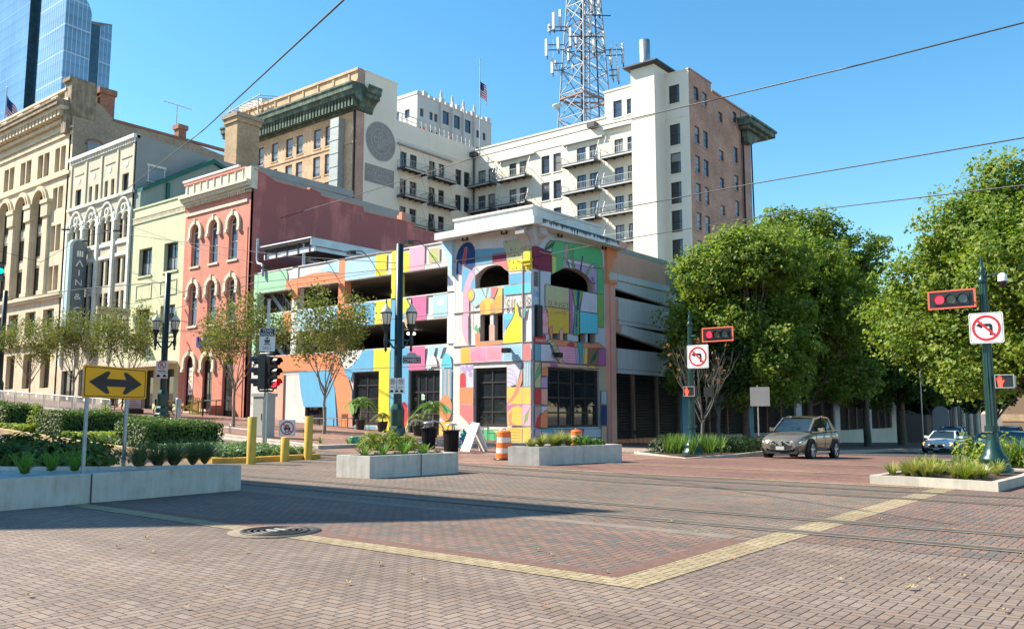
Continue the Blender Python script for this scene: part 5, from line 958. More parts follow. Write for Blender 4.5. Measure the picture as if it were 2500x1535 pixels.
# ---- right wing along the side street (sloping ramps)
FW = Fy(27.9)
def wedge(mb, pts, mat, d=0): mb.prism([FW(u, z, d) for u, z in pts], (0, .3, 0), mat)
LOUV = M('dark louvre metal', (.05, .045, .045), .55, .3, .2); LOUVM = M('louvre mullion', (.20, .13, .09), .6)
mural = Mural(FW, .03)
bays_ = [(44.3, 53.6), (55.0, 64.3), (65.7, 75.0), (76.4, 85.4)]
for i, (a, b) in enumerate(bays_):
    mb = MB(); k = (b - a) / 9.3; U = lambda x: a + (x - 44.3) * k
    mb.prism([FW(a, 4.05), FW(b, 4.05), FW(b, 5.6), FW(a, 5.6)], (0, .3, 0), GW_); wedge(mb, [(a, 6.7), (b, 5.65), (b, 6.8), (U(46), 7.1), (a, 7.1)], GW_); wedge(mb, [(a, 7.1), (b, 7.1), (b, 8.75), (a, 8.8)], GW_, .03); wedge(mb, [(a, 9.4), (b, 8.8), (b, 9.8), (a, 9.85)], GW_); wedge(mb, [(a, 9.85), (b, 9.8), (b, 12.0), (a, 12.0)], GW_, .02)
    fbox(mb, FW, U(45.5), U(52.2), 9.85, 10.25, .02, .12, C_('greyw')); fbox(mb, FW, a, b, 11.7, 12.0, -.3, .06, CONC); mb.build('ramp_spandrel', t)
    mural.d = .035
    mural.rect(a, U(45.4), 4.06, 5.55, 'salmon'); mural.rect(U(45.4), U(52.2), 4.06, 5.55, 'greyw'); mural.rect(U(52.2), b, 4.06, 5.55, 'taupe'); mural.rect(a, U(45.6), 7.12, 8.7, 'salmon'); mural.rect(U(45.6), U(52.1), 7.12, 8.7, 'greyw'); mural.rect(U(52.1), b, 7.12, 8.7, 'taupe'); mural.poly([(U(45.8), 6.55), (U(51.8), 5.9), (U(51.8), 6.85), (U(46), 7.08)], 'greyw'); mural.poly([(a, 6.75), (U(45.8), 6.55), (U(46), 7.08), (a, 7.08)], 'salmon'); mural.poly([(U(45.6), 9.3), (U(51.6), 8.95), (U(51.6), 9.78), (U(45.4), 9.8)], 'greyw')
    mural.rect(a, U(51.8), 10.3, 11.68, 'salmon'); mural.rect(U(51.8), U(53), 9.9, 11.65, 'taupe'); mural.rect(U(53), b, 9.9, 11.6, 'steel')
    mural.rect(a, b, 4.3, 4.33, 'brown'); mural.rect(a, b, 7.35, 7.38, 'brown')
    mb = MB(); fbox(mb, FW, a, b, -2.2, 0, -.3, .0, C_('orange') if i == 0 else C_('taupe')); mb.build('plinth', t)
    mb = MB(); fbox(mb, FW, a, b, 0, 4.05, -.35, -.3, BLACK)
    for z in range(22): mb.prism([FW(a + .1, .05 + z * .18, -.12), FW(b - .1, .05 + z * .18, -.12), FW(b - .1, .17 + z * .18, -.28), FW(a + .1, .17 + z * .18, -.28)], (0, .0, .02), LOUV)
    for q_ in range(4): u = a + .05 + (b - a - .1) * q_ / 3; fbox(mb, FW, u - .08, u + .08, 0, 4.05, -.28, .0, LOUVM)
    mb.build('louvre_screen', t)
    mb = MB(); fbox(mb, FW, b, b + 1.4, -2.5, 12.0, -.3, .14, C_('steel') if i < 2 else C_('greyw')); fbox(mb, FW, b + 1.0, b + 1.38, 9, 11.9, .14, .16, GW_); mb.build('pilaster', t)
mural.leaf(54, 1.0, .8, 60, 'salmon'); mural.mb.build('mural_right', t)
# ---- pale building with louvred windows further along
t = thing('pale_louvre_building', 'low cream building with two large dark louvred openings behind the parked grey car', 'building', (97, 28, -1.8))
hs = [(87.3, 95.3, -.1, 3.9), (97.9, 105.8, -.1, 4.1)]
mb = MB(); wall(mb, FW, 86.8, 107.6, -2.6, 9, hs, stain('pale wall', (.62, .60, .50), (.4, .38, .3), .3), .3); mb.box(87.1, 107.3, 28.3, 48, 8.6, 8.9, SLATE); mb.face([(107.6, 27.9, -2.6), (107.6, 48, -2.6), (107.6, 48, 9), (107.6, 27.9, 9)], CONC); fbox(mb, FW, 96.1, 97.1, -2.4, 5.5, 0, .12, CONC); mb.build('wall', t)
for a, b, z0, z1 in hs:
    mb = MB(); fbox(mb, FW, a, b, z0, z1, -.35, -.3, BLACK)
    for z in range(20): mb.prism([FW(a, z0 + .05 + z * .2, -.12), FW(b, z0 + .05 + z * .2, -.12), FW(b, z0 + .18 + z * .2, -.28), FW(a, z0 + .18 + z * .2, -.28)], (0, 0, .02), LOUV)
    for q_ in range(1, 3): u = a + (b - a) * q_ / 3; fbox(mb, FW, u - .1, u + .1, z0, z1, -.2, .02, LOUVM)
    mb.build('louvre_screen', t)
# ================================================================ vegetation helpers
rnd = random.Random(5)
def rv(r=1.): 
    while True:
        v = Vector((rnd.uniform(-1, 1), rnd.uniform(-1, 1), rnd.uniform(-1, 1)))
        if .05 < v.length <= 1: return v * r
def add_leaf(vs, fs, c, n, L, w):
    u = n.orthogonal().normalized(); a = rnd.uniform(0, 6.283); t = n.cross(u); d = u * math.cos(a) + t * math.sin(a); e = n.cross(d); k = len(vs)
    vs += [c - d * L * .5, c + e * w * .5 + n * L * .08, c + d * L * .5, c - e * w * .5 + n * L * .08]; fs.append((k, k + 1, k + 2, k + 3))
def crown_mesh(blobs, nclump, per, crad, leaf, mat, up=.35, shell=.62):
    vs, fs = [], []; tot = sum(b[3] * b[4] + b[4] * b[5] + b[3] * b[5] for b in blobs)
    for b in blobs:
        for _ in range(int(nclump * (b[3] * b[4] + b[4] * b[5] + b[3] * b[5]) / tot)):
            d = rv().normalized(); rr = rnd.uniform(shell, 1.06) if rnd.random() < .85 else rnd.uniform(.25, .7)
            c = Vector((b[0] + d.x * b[3] * rr, b[1] + d.y * b[4] * rr, b[2] + d.z * b[5] * rr)); cr = crad * rnd.uniform(.45, 1.7)
            for _ in range(int(per * rnd.uniform(.5, 1.5))):
                o = rv(cr); n = (d * .5 + Vector((0, 0, up)) + rv(.8)).normalized(); l = leaf * rnd.uniform(.5, 1.45)
                add_leaf(vs, fs, c + Vector((o.x, o.y, o.z * .75)), n, l, l * .75)
    mb = MB(); mb.raw(vs, fs, mat); return mb
BARK = M('bark', (.12, .09, .065), .9, var=.35, scale=6, bump=.8, bscale=18); BARKP = M('pale bark', (.26, .22, .17), .9, var=.3, scale=6, bump=.5, bscale=22); BARKG = M('grey bark', (.12, .11, .098), .9, var=.3, scale=8, bump=.5, bscale=22)
LF_A = leafmat('yellow green leaves', [(.13, .21, .028), (.19, .26, .035), (.08, .155, .024), (.27, .30, .055), (.15, .22, .032)], .4)
LF_B = leafmat('green leaves', [(.05, .11, .018), (.085, .145, .022), (.035, .08, .014), (.13, .17, .03), (.06, .115, .018)], .35)
LF_C = leafmat('dark green leaves', [(.022, .05, .014), (.035, .075, .018), (.02, .042, .014), (.05, .09, .02)], .25)
LF_O = leafmat('olive autumn leaves', [(.115, .15, .04), (.165, .19, .055), (.085, .12, .035), (.22, .21, .06), (.135, .165, .05)], .35)
LF_H = leafmat('hedge leaves', [(.045, .10, .018), (.09, .165, .025), (.03, .07, .015), (.15, .23, .035)], .25)
LF_Y = leafmat('lime foliage', [(.19, .26, .03), (.28, .32, .04), (.12, .20, .03), (.33, .35, .06)], .35)
LF_F = leafmat('fern fronds', [(.10, .21, .03), (.15, .27, .04), (.06, .15, .025)], .3)
LF_G = leafmat('straw grass', [(.40, .34, .13), (.32, .32, .10), (.46, .38, .16), (.22, .27, .08)], .3)
LF_S = leafmat('grey green grass', [(.12, .16, .08), (.17, .19, .10), (.09, .13, .06)], .3)
LF_I = leafmat('iris blades', [(.09, .19, .03), (.14, .25, .04), (.06, .14, .025), (.20, .28, .05)], .3)
LF_K = leafmat('blue green cover', [(.09, .17, .07), (.14, .22, .10), (.05, .12, .05), (.30, .36, .22)], .25)
LF_BR = leafmat('brown dry leaves', [(.25, .11, .03), (.18, .08, .025)], .3)
def limb(mb, p, d, L, r, depth, mat, spread, tips, up=.1):
    n = 4; pts = [Vector(p)]; dd = Vector(d).normalized()
    for i in range(n): dd = (dd + rv(.16) + Vector((0, 0, up * .4))).normalized(); pts.append(pts[-1] + dd * L / n)
    mb.tube(pts, [r * (1 - .55 * i / n) for i in range(n + 1)], mat, 5 if r < .05 else 7, False)
    if depth == 0: tips.append(pts[-1]); tips.append(pts[-2]); return
    if depth == 1: tips.append(pts[3])
    for k in range(3 if depth > 1 else 2):
        j = rnd.choice((2, 3, 4)); nd = (dd + rv(spread) + Vector((0, 0, up))).normalized()
        limb(mb, pts[j], nd, L * rnd.uniform(.6, .82), r * .5, depth - 1, mat, spread, tips, up)
def big_tree(label, x, y, h, th, tr, blobs, ncl, per, mat, bark, leaf=.3, name='shade_tree'):
    z = gz(x, y) + .1; t = thing(name, label, 'tree', (x, y, z), 'tall shade trees along the side street')
    mb = MB(); mb.tube([(x, y, z - .2), (x + .05, y, z + .3), (x, y + .05, z + th * .6), (x + .1, y, z + th), (x, y, z + h * .75)], [tr * 1.5, tr * 1.05, tr * .9, tr * .8, tr * .25], bark, 10)
    for b in blobs:
        s = Vector((x, y, z + th * rnd.uniform(.75, 1.15))); e = Vector((x + b[0], y + b[1], z + b[2])); m_ = (s + e) / 2 + rv(.5) - Vector((0, 0, .3))
        mb.tube([s, s.lerp(m_, .5) + rv(.15), m_, m_.lerp(e, .5) + rv(.2), e], [tr * .5, tr * .42, tr * .33, tr * .2, tr * .08], bark, 6, False)
        for _ in range(3): f = e + Vector((rnd.uniform(-1, 1) * b[3], rnd.uniform(-1, 1) * b[4], rnd.uniform(-.6, .9) * b[5])) * .9; mb.tube([m_, (m_ + f) / 2 + rv(.3), f], [tr * .2, tr * .12, tr * .03], bark, 5, False)
    mb.build('trunk', t)
    crown_mesh([(x + b[0], y + b[1], z + b[2], b[3], b[4], b[5]) for b in blobs], ncl, per, .62, leaf, mat).build('crown', t); return t
def at(px, py, depth):
    d = ray(px, py); f = d[0] * math.cos(AZ) + d[1] * math.sin(AZ); k = depth / f; return (d[0] * k, d[1] * k, EYE + d[2] * k)
def rough(cx, cy, cz, R_, n, rz=None, seed=1, keep=.35):
    g = random.Random(seed); out = []
    for _ in range(n):
        a = g.uniform(0, 6.283); e = g.uniform(-.7, 1.0); r = R_ * g.uniform(keep, .8); q = g.uniform(.3, .46) * R_
        out.append((cx + r * math.cos(a) * math.cos(e), cy + r * math.sin(a) * math.cos(e), cz + (rz or R_) * .8 * math.sin(e), q, q, q * .85))
    return out
p = at(1885, 1090, 52); big_tree('leafy shade tree with sunlit yellow green crown in front of the garage ramps', p[0], 21.8, 13.5, 3.2, .26, rough(0, 0, 7.7, 4.7, 22, 6.3, 3) + [(-.5, 0, 12.0, 2.2, 2.2, 1.8), (2.2, -2, 11.6, 2.0, 2.0, 1.6), (-2.4, 1.5, 10.4, 1.9, 1.9, 1.6)] + [(-2.6, 1.5, 6.6, 1.9, 1.9, 1.8), (-2.9, 2.2, 8.2, 1.5, 1.5, 1.3), (0, 0, 7, 3.4, 3.2, 3.2), (1.5, -1, 4.2, 2.2, 2.2, 1.5), (-1.5, 0, 3.8, 1.8, 1.8, 1.2), (1.2, 0, 10.6, 2.2, 2.2, 1.8)], 2300, 52, LF_A, BARK, .22)
p = at(1990, 1090, 62); big_tree('tallest rounded shade tree with top standing against the sky beside the brick hotel', p[0], 22.0, 16, 3.8, .32, rough(0, 0, 9.6, 7.2, 24, 7.4, 8) + [(3.8, -3, 14.6, 2.0, 2.0, 1.6), (-1, 1, 16.4, 1.7, 1.7, 1.3), (1.5, -1.5, 16.2, 1.5, 1.5, 1.2), (-2.5, 0, 14.0, 2.6, 2.4, 2.0), (2.4, -1, 14.3, 2.4, 2.4, 2.0), (-4.5, 2, 12.2, 2.4, 2.4, 1.9), (3.2, -2.6, 13, 2.2, 2.2, 1.8), (0, 0, 15.2, 1.6, 1.6, 1.4), (0, 0, 9.5, 4.5, 4.5, 4.5), (2, -2, 5, 2.6, 2.6, 1.8), (-2, 1, 5, 2.6, 2.6, 1.8)], 2800, 50, LF_A, BARK, .25)
p = at(2190, 1090, 84); big_tree('dark leafy tree with thick blackish trunk beside the low pale louvred building', p[0], 22.6, 15, 4.2, .42, rough(0, 0, 9.2, 6.8, 18, 6.2, 12) + [(-5.5, 0, 7.0, 2.2, 2.2, 1.6), (-4, -1, 12.0, 2.2, 2.2, 1.8)], 1700, 38, LF_B, BARK, .34)
big_tree('bright green shade tree filling the right edge above the planted island', 45.5, 4.6, 13, 3.6, .3, rough(0, 0, 8.0, 5.6, 17, 5.8, 21) + [(0, 5.2, 8.4, 2.0, 2.2, 1.9), (.5, 6.4, 6.6, 1.8, 2.0, 1.8), (-1, 3.4, 10.6, 2.0, 2.0, 1.7), (0, 1.5, 12.6, 2.0, 2.0, 1.7)] + [(-1.5, 4.2, 5.0, 1.9, 1.9, 1.5), (-2.5, 3.0, 3.6, 1.4, 1.5, 1.0), (-1, 6.0, 5.8, 1.5, 1.7, 1.3), (1, -1, 11.6, 2.2, 2.2, 2.0), (-2, 2.2, 10, 2, 2, 1.7), (0, 4.6, 8.3, 1.9, 2.1, 1.7), (-2, -4, 9, 2.4, 2.4, 2)], 2600, 54, LF_A, BARK, .19)
for lb, x, y, h, sd, mt in (('farther street tree whose trunk stands left of the narrow signpost down the side street', 104, 22.8, 12, 31, LF_C), ('distant street tree closing the side street above the black pickup', 122, 20, 13, 32, LF_C), ('distant tree on the far right kerb behind the dark blue sedan', 84, 2.4, 13, 33, LF_B), ('shaded tree between the round leafy tree and the dark trunk by the garage', 74, 21.5, 12, 36, LF_B)):
    big_tree(lb, x, y, h, 3.6, .3, rough(0, 0, h * .62, 5.2, 10, 4.6, sd), 900, 30, mt, BARK, .5)
# evergreen dark small tree against the garage
big_tree('small dark leafy tree growing in front of the blue garage pilaster', 47.6, 22.3, 8, 2.2, .13, rough(0, 0, 4.9, 1.75, 9, 2.9, 41), 400, 24, LF_C, BARKG, .22, 'small_tree')
# wispy young trees along the main street pavement
def wispy():
    t = local('young_street_tree', '', 'tree', 'slender young trees on the main street pavement'); mb = MB(); tips = []
    mb.tube([(0, 0, -.1), (.03, 0, .6), (-.02, .03, 1.3), (.02, 0, 2.0)], [.085, .07, .062, .055], BARKP, 8, False)
    for k in range(9): a = k * 2.4; limb(mb, (0, 0, 1.5 + k * .07), (math.cos(a) * .62, math.sin(a) * .62, 1.0), 1.85 + .14 * (k % 3), .033, 2, BARKP, .5, tips, .16)
    mb.build('trunk', t); vs, fs = [], []
    for p in tips:
        for _ in range(52):
            o = rv(.6); l = rnd.uniform(.08, .17); add_leaf(vs, fs, p + o + Vector((0, 0, -.1)), (rv() + Vector((0, 0, .4))).normalized(), l, l * .6)
    mb = MB(); mb.raw(vs, fs, LF_O); mb.build('crown', t); return t
proto = wispy(); first = True
for x, y, rz, s, lb in ((28.16, 34.65, 0, 1.15, 'slender olive tree growing before the blue and orange part of the mural'), (26.85, 40.6, 1.3, 1.12, 'slender olive tree growing before the pink brick building'), (28.4, 55.2, 2.9, 1.12, 'slender olive tree rising behind the amber arrow sign before the pale green building'), (27.7, 61.4, 4.1, 1.08, 'slender olive tree with its trunk behind the barricades under the blade sign'), (27.25, 67.4, 5.2, 1.0, 'slender olive tree nearest the left edge before the tan limestone building')):
    o = proto if first else dup(proto); first = False; o['label'] = lb; place(o, x, y, gz(x, y) + .15, rz, s)
x, y = 34.5, 16.9; z = gz(x, y) + .12; t = thing('bare_tree', 'small nearly bare grey tree with a few brown leaves in the corner planting bed', 'tree', (x, y, z)); mb = MB(); tips = []
mb.tube([(x, y, z - .1), (x, y + .03, z + .8), (x + .03, y, z + 1.5)], [.1, .085, .075], BARKG, 8, False)
for k in range(7): a = k * 2.4; limb(mb, (x, y, z + 1.1 + k * .08), (math.cos(a) * .6, math.sin(a) * .6, 1.0), 1.55, .045, 3, BARKG, .5, tips, .12)
mb.build('trunk', t); vs, fs = [], []
for p in rnd.sample(tips, 26):
    for _ in range(4): l = rnd.uniform(.1, .18); add_leaf(vs, fs, p + rv(.12), rv().normalized(), l, l * .7)
mb = MB(); mb.raw(vs, fs, LF_BR); mb.build('crown', t)
# ---- clump plants
def blades(mb, x, y, z, n, h, spread, w, mat, droop=.5, seg=3):
    for _ in range(n):
        a = rnd.uniform(0, 6.283); hh = h * rnd.uniform(.65, 1.15); s = spread * rnd.uniform(.2, 1.); c, e = math.cos(a), math.sin(a); pts = []
        for k in range(seg + 1):
            q = k / seg; r = s * q ** 1.5; pts.append((x + c * (r + .02), y + e * (r + .02), z + hh * (q - droop * q * q * .5 * s / max(h, .1))))
        for k in range(seg):
            w0 = w * (1 - k / seg) + .003; w1 = w * (1 - (k + 1) / seg) + .003; (x0, y0, z0), (x1, y1, z1) = pts[k], pts[k + 1]
            mb.face([(x0 - e * w0, y0 + c * w0, z0), (x0 + e * w0, y0 - c * w0, z0), (x1 + e * w1, y1 - c * w1, z1), (x1 - e * w1, y1 + c * w1, z1)], mat)
def plantthing(name, cat, label, group, x, y, z, fn):
    mb = MB(); fn(mb, x, y, z); return tag(mb.build(name, None, (x, y, z)), label, cat, group)
def fern(mb, x, y, z, s=.5, mat=None):
    for k in range(22):
        a = k * 2.4; L = s * rnd.uniform(.7, 1.1); lean = rnd.uniform(.25, .8)
        for q in range(9):
            f = (q + .5) / 9; px_, py_, pz_ = x + math.cos(a) * L * lean * f, y + math.sin(a) * L * lean * f, z + L * (f * (1.05 - .3 * lean) - .22 * f * f * lean); w = L * .17 * (1 - f * .75)
            for sgn in (-1, 1): mb.face([(px_, py_, pz_), (px_ + sgn * -math.sin(a) * w, py_ + sgn * math.cos(a) * w, pz_ + .02), (px_ + sgn * -math.sin(a) * w * .7 + math.cos(a) * .03, py_ + sgn * math.cos(a) * w * .7 + math.sin(a) * .03, pz_ + .05)], mat or LF_F)
def bush(mb, x, y, z, r, h, n, mat, leaf=.1):
    vs, fs = [], []
    for _ in range(n):
        d = rv().normalized(); d.z = abs(d.z); k = rnd.uniform(.55, 1.08); l = leaf * rnd.uniform(.7, 1.3)
        add_leaf(vs, fs, Vector((x + d.x * r * k, y + d.y * r * k, z + d.z * h * k)), (d + rv(.6)).normalized(), l, l * .65)
    mb.raw(vs, fs, mat)
def hedge(label, x0, x1, y0, y1, h):
    z = gz((x0 + x1) / 2, y0) + .1; mb = MB(); mb.box(x0 + .12, x1 - .12, y0 + .12, y1 - .12, z, z + h - .1, M('hedge core', (.012, .02, .008), .9, var=0)); vs, fs = [], []
    area = (x1 - x0) * (y1 - y0) + 2 * h * (x1 - x0 + y1 - y0); sl = .049
    for _ in range(int(area * 330)):
        q = rnd.random() * area; u, v = rnd.random(), rnd.random(); j = rnd.gauss(0, .05)
        if q < (x1 - x0) * (y1 - y0): c = Vector((x0 + u * (x1 - x0), y0 + v * (y1 - y0), z + h + j)); n = Vector((0, 0, 1))
        elif q < (x1 - x0) * (y1 - y0) + 2 * h * (x1 - x0): s = rnd.choice((0, 1)); c = Vector((x0 + u * (x1 - x0), (y1 - j) if s else y0 + j, z + v * h)); n = Vector((0, 1 if s else -1, .3))
        else: s = rnd.choice((0, 1)); c = Vector(((x1 - j) if s else x0 + j, y0 + u * (y1 - y0), z + v * h)); n = Vector((1 if s else -1, 0, .3))
        l = rnd.uniform(.07, .13); c.z += (c.y - y0) * sl; add_leaf(vs, fs, c, (n + rv(.7)).normalized(), l, l * .7)
    mb.raw(vs, fs, LF_H); return tag(mb.build('hedge', None, ((x0 + x1) / 2, y0, z)), label, 'hedge', 'clipped hedges in the median')
hedge('clipped boxwood hedge nearest the yellow bollards, the longest dark green block', 15.7, 18.7, 29.0, 31.2, .9); hedge('clipped hedge block behind the left post of the amber arrow sign', 15.8, 18.3, 35.9, 38.2, .95); hedge('clipped hedge farthest left below the steel barricades', 15.9, 17.4, 41.5, 49, 1.0); hedge('low narrow hedge strip at the foot of the left lantern pole', 21.0, 22.0, 38.0, 45.5, .55)
# ---- median bed
mb = MB(); ks = [(15.25, 60), (15.2, 40), (15.15, 32), (15.4, 26.5), (15.3, 24.2), (16.2, 23.75), (19.3, 23.9), (19.55, 26), (19.6, 60)]
kerb_run(mb, ks[:4], .3, .17, KERB_T); kerb_run(mb, ks[3:8], .3, .17, KERB_Y); kerb_run(mb, ks[7:], .3, .17, KERB_T); structure(mb.build('median_kerb'))
sheet('median_soil', 15.5, 19.3, 24.2, 60, SOIL, .11, 1.9)
def cover(name, label, x0, x1, y0, y1, n, mat, leaf, h):
    vs, fs = [], []
    for _ in range(n):
        x, y = rnd.uniform(x0, x1), rnd.uniform(y0, y1); l = leaf * rnd.uniform(.6, 1.4); add_leaf(vs, fs, Vector((x, y, gz(x, y) + .12 + rnd.random() * h)), (Vector((0, 0, 1)) + rv(.8)).normalized(), l, l * .8)
    mb = MB(); mb.raw(vs, fs, mat); o = mb.build(name, None, ((x0 + x1) / 2, (y0 + y1) / 2, 0)); return tag(o, label, 'ground cover', kind='stuff')
cover('ground_cover', 'low blue green leafy ground cover around the train signal behind the yellow bollards', 15.6, 19.3, 24.2, 28.2, 5200, LF_K, .13, .28); cover('ground_cover', 'low yellow green bedding plants before the middle hedge block', 15.5, 17.8, 33.6, 35.6, 2000, LF_Y, .13, .25); cover('ground_cover', 'low yellow green bedding plants before the far left hedge', 15.5, 16.6, 39.0, 41.3, 1100, LF_Y, .13, .25); cover('ground_cover', 'mixed low greenery along the median between the hedges', 15.6, 19.2, 31.4, 33.4, 1400, LF_B, .11, .25)
for x, y, s in ((16.2, 39.2, .9), (18.9, 38.6, 1.0), (18.8, 33, .6)): plantthing('lime_shrub', 'shrub', 'feathery lime green shrub standing above the median hedges near the amber sign', 'lime shrubs in the median', x, y, gz(x, y) + .12, lambda mb, x, y, z: (bush(mb, x, y, z, .4, s * 1.3, 420, LF_Y, .1), blades(mb, x, y, z, 30, s * 1.4, .3, .02, LF_Y)))
# ---- concrete planters
def quadbox(mb, P, z0, z1, t_, mat, soil, soilz):
    n = len(P); cx = sum(p[0] for p in P) / n; cy = sum(p[1] for p in P) / n; I = []
    for i in range(n):
        a, b, c = Vector(P[i - 1]), Vector(P[i]), Vector(P[(i + 1) % n]); d0 = (b - a).normalized(); d1 = (c - b).normalized(); n0 = Vector((-d0.y, d0.x)); n1 = Vector((-d1.y, d1.x)); bis = (n0 + n1); bis = bis / max(.2, bis.length_squared) * 2; I.append((b.x + bis.x * t_, b.y + bis.y * t_))
    for i in range(n):
        j = (i + 1) % n; a, b, c, d = P[i], P[j], I[j], I[i]
        mb.face([(*a, z0), (*b, z0), (*b, z1), (*a, z1)], mat); mb.face([(*a, z1), (*b, z1), (*c, z1), (*d, z1)], mat); mb.face([(*d, z1), (*c, z1), (*c, soilz), (*d, soilz)], mat)
    mb.face([(*p, soilz) for p in I], soil)
GRAV = M('blue grey gravel', (.30, .36, .36), .9, var=.45, scale=30, bump=.8, bscale=45)
def planter(label, P, h, joint=None, soil=SOIL):
    cx = sum(p[0] for p in P) / len(P); cy = sum(p[1] for p in P) / len(P); t = thing('concrete_planter', label, 'planter', (cx, cy, 0), 'long raised concrete planters')
    mb = MB(); quadbox(mb, P, -.05, h, .12, CONC2, soil, h - .07); mb.build('trough', t, bevel=.012)
    if joint:
        x, y, ux, uy = joint; mb = MB(); mb.face([(x - .012 * ux, y - .012 * uy - .004, 0), (x + .012 * ux, y + .012 * uy - .004, 0), (x + .012 * ux, y + .012 * uy - .004, h), (x - .012 * ux, y - .012 * uy - .004, h)], SIGNK); mb.build('joint', t)
    return t
LPF = [(-7, 15.05), (10.62, 15.72), (10.5, 16.35), (8.75, 17.4), (7.45, 18.9), (6.8, 20.6), (-7, 20.0)]
planter('long low concrete planter in shade at the left holding the amber arrow sign', LPF, .52, (7.45, 15.59, .999, .038), GRAV)
planter('shorter raised concrete planter with ferns standing between the tracks and the lantern pole', [(14.42, 15.98), (17.26, 15.62), (17.4, 16.7), (14.3, 17.08)], .55, (16.0, 15.77, .99, -.12))
planter('raised concrete planter with tall feathery grass beside the orange barrel', [(21.2, 15.86), (24.72, 15.06), (25.0, 16.1), (20.92, 16.86)], .57)
FG, GG_ = 'ferns in the concrete planters', 'grass clumps in the concrete planters'
for px_, py_, lb, s in ((60, 1157, 'fern clump nearest the left edge in the shaded planter', .5), (125, 1150, 'fern clump second from the left post in the shaded planter', .5), (182, 1150, 'fern clump right beside the left signpost', .55)):
    d = ray(px_, py_); k = (.47 - EYE) / d[2]; plantthing('fern', 'fern', lb, FG, d[0] * k, d[1] * k, .45, lambda mb, x, y, z: fern(mb, x, y, z, s))
for i, (px_, py_, s) in enumerate(((340, 1143, .7), (385, 1140, .62), (425, 1138, .66), (470, 1133, .66), (500, 1130, .68))):
    d = ray(px_, py_); k = (.47 - EYE) / d[2]; plantthing('grass_tuft', 'grass clump', 'dusky feather grass clump right of the signposts in the shaded planter', GG_, d[0] * k, d[1] * k, .45, lambda mb, x, y, z: blades(mb, x, y, z, 330, s * .95, s * 1.05, .007, LF_S, .9))
for i in range(17):
    x, y, _ = at(i * 14.5 - 4, 1130, rnd.uniform(19.6, 22.4)); plantthing('leafy_shrub', 'shrub', 'shaded leafy shrub massed behind the ferns in the left planter', 'shaded shrubs behind the left planter', x, y, .3, lambda mb, x, y, z: bush(mb, x, y, z, rnd.uniform(.6, .85), rnd.uniform(.5, .85), 420, LF_B, .16))
def along(P0, P1, f, off): return (P0[0] + (P1[0] - P0[0]) * f - (P1[1] - P0[1]) * off, P0[1] + (P1[1] - P0[1]) * f + (P1[0] - P0[0]) * off)
for f, s in ((.08, .36), (.28, .42), (.52, .46), (.74, .4)): x, y = along((14.42, 15.98), (17.26, 15.62), f, .2); plantthing('fern', 'fern', 'bright foxtail fern in the shorter sunlit planter', FG, x, y, .47, lambda mb, x, y, z: fern(mb, x, y, z, s))
for f in (.18, .4, .64, .86): x, y = along((14.42, 15.98), (17.26, 15.62), f, .14); plantthing('low_succulent', 'plant', 'small grey green rosette plant in the shorter sunlit planter', 'small plants in the shorter planter', x, y, .47, lambda mb, x, y, z: bush(mb, x, y, z, .15, .16, 130, LF_K, .07))
for f, s in ((.05, .36), (.16, .55), (.3, .5), (.36, .6), (.48, .52)): x, y = along((21.2, 15.86), (24.72, 15.06), f, .16); plantthing('grass_tuft', 'grass clump', 'straw tipped feather grass clump in the planter beside the barrel', GG_, x, y, .5, lambda mb, x, y, z: (blades(mb, x, y, z, 170, s, s * .95, .007, LF_G, .9), blades(mb, x, y, z, 120, s * .8, s * .8, .007, LF_I, .7)))
for f, s in ((.6, .42), (.7, .36), (.8, .26), (.88, .22)): x, y = along((21.2, 15.86), (24.72, 15.06), f, .15); plantthing('green_perennial', 'plant', 'bright leafy perennial at the right end of the planter beside the barrel', 'leafy plants in the grass planter', x, y, .5, lambda mb, x, y, z: bush(mb, x, y, z, s * .6, s, 220, LF_F, .1))
# ---- islands at the right
def island(label, P, h, soil=SOIL, mat=KERB):
    cx = sum(p[0] for p in P) / len(P); cy = sum(p[1] for p in P) / len(P); t = thing('planting_island', label, 'planting bed', (cx, cy, gz(cx, cy)), 'kerbed planting beds')
    mb = MB(); z = gz(cx, cy); quadbox(mb, P, z - .25, z + h, .16, mat, soil, z + h - .04); mb.build('kerb', t, bevel=.015); return t
island('kerbed planting island at the right with straw grass below the near signal pole', [(20.5, 5.95), (20.45, 4.9), (20.05, 3.3), (22.6, 3.15), (24.9, 3.2), (24.6, 5.4), (23.2, 5.75)], .2)
for i in range(34):
    x, y = rnd.uniform(20.7, 23.8), rnd.uniform(3.7, 5.6); s = rnd.uniform(.3, .46); g = i % 3; plantthing('grass_tuft', 'grass clump', 'straw and lime grass tuft on the small right island', 'grass tufts on the right island', x, y, .15, lambda mb, x, y, z: (blades(mb, x, y, z, 90, s, s, .007, LF_G if g else LF_Y, .7), blades(mb, x, y, z, 40, s * .8, s * .6, .007, LF_Y, .5)))
for x, y in ((23.0, 3.8), (23.4, 4.6), (22.6, 5.0)): plantthing('fern', 'fern', 'green fern at the foot of the near signal pole', 'ferns on the right island', x, y, .15, lambda mb, x, y, z: fern(mb, x, y, z, .42))
island('farther kerbed bed of tall iris leaves behind the near signal pole', [(28.1, 6.6), (27.8, 3.7), (28.4, -2), (33, -2), (33, 5.6), (31, 6.9)], .16)
for i in range(34):
    x, y = rnd.uniform(28.4, 32.4), rnd.uniform(.5, 6.2); plantthing('iris_clump', 'plant', 'tall strappy green iris clump in the bed behind the near signal pole', 'iris clumps in the right bed', x, y, gz(x, y) + .12, lambda mb, x, y, z: blades(mb, x, y, z, 34, .85, .45, .016, LF_I, .5))
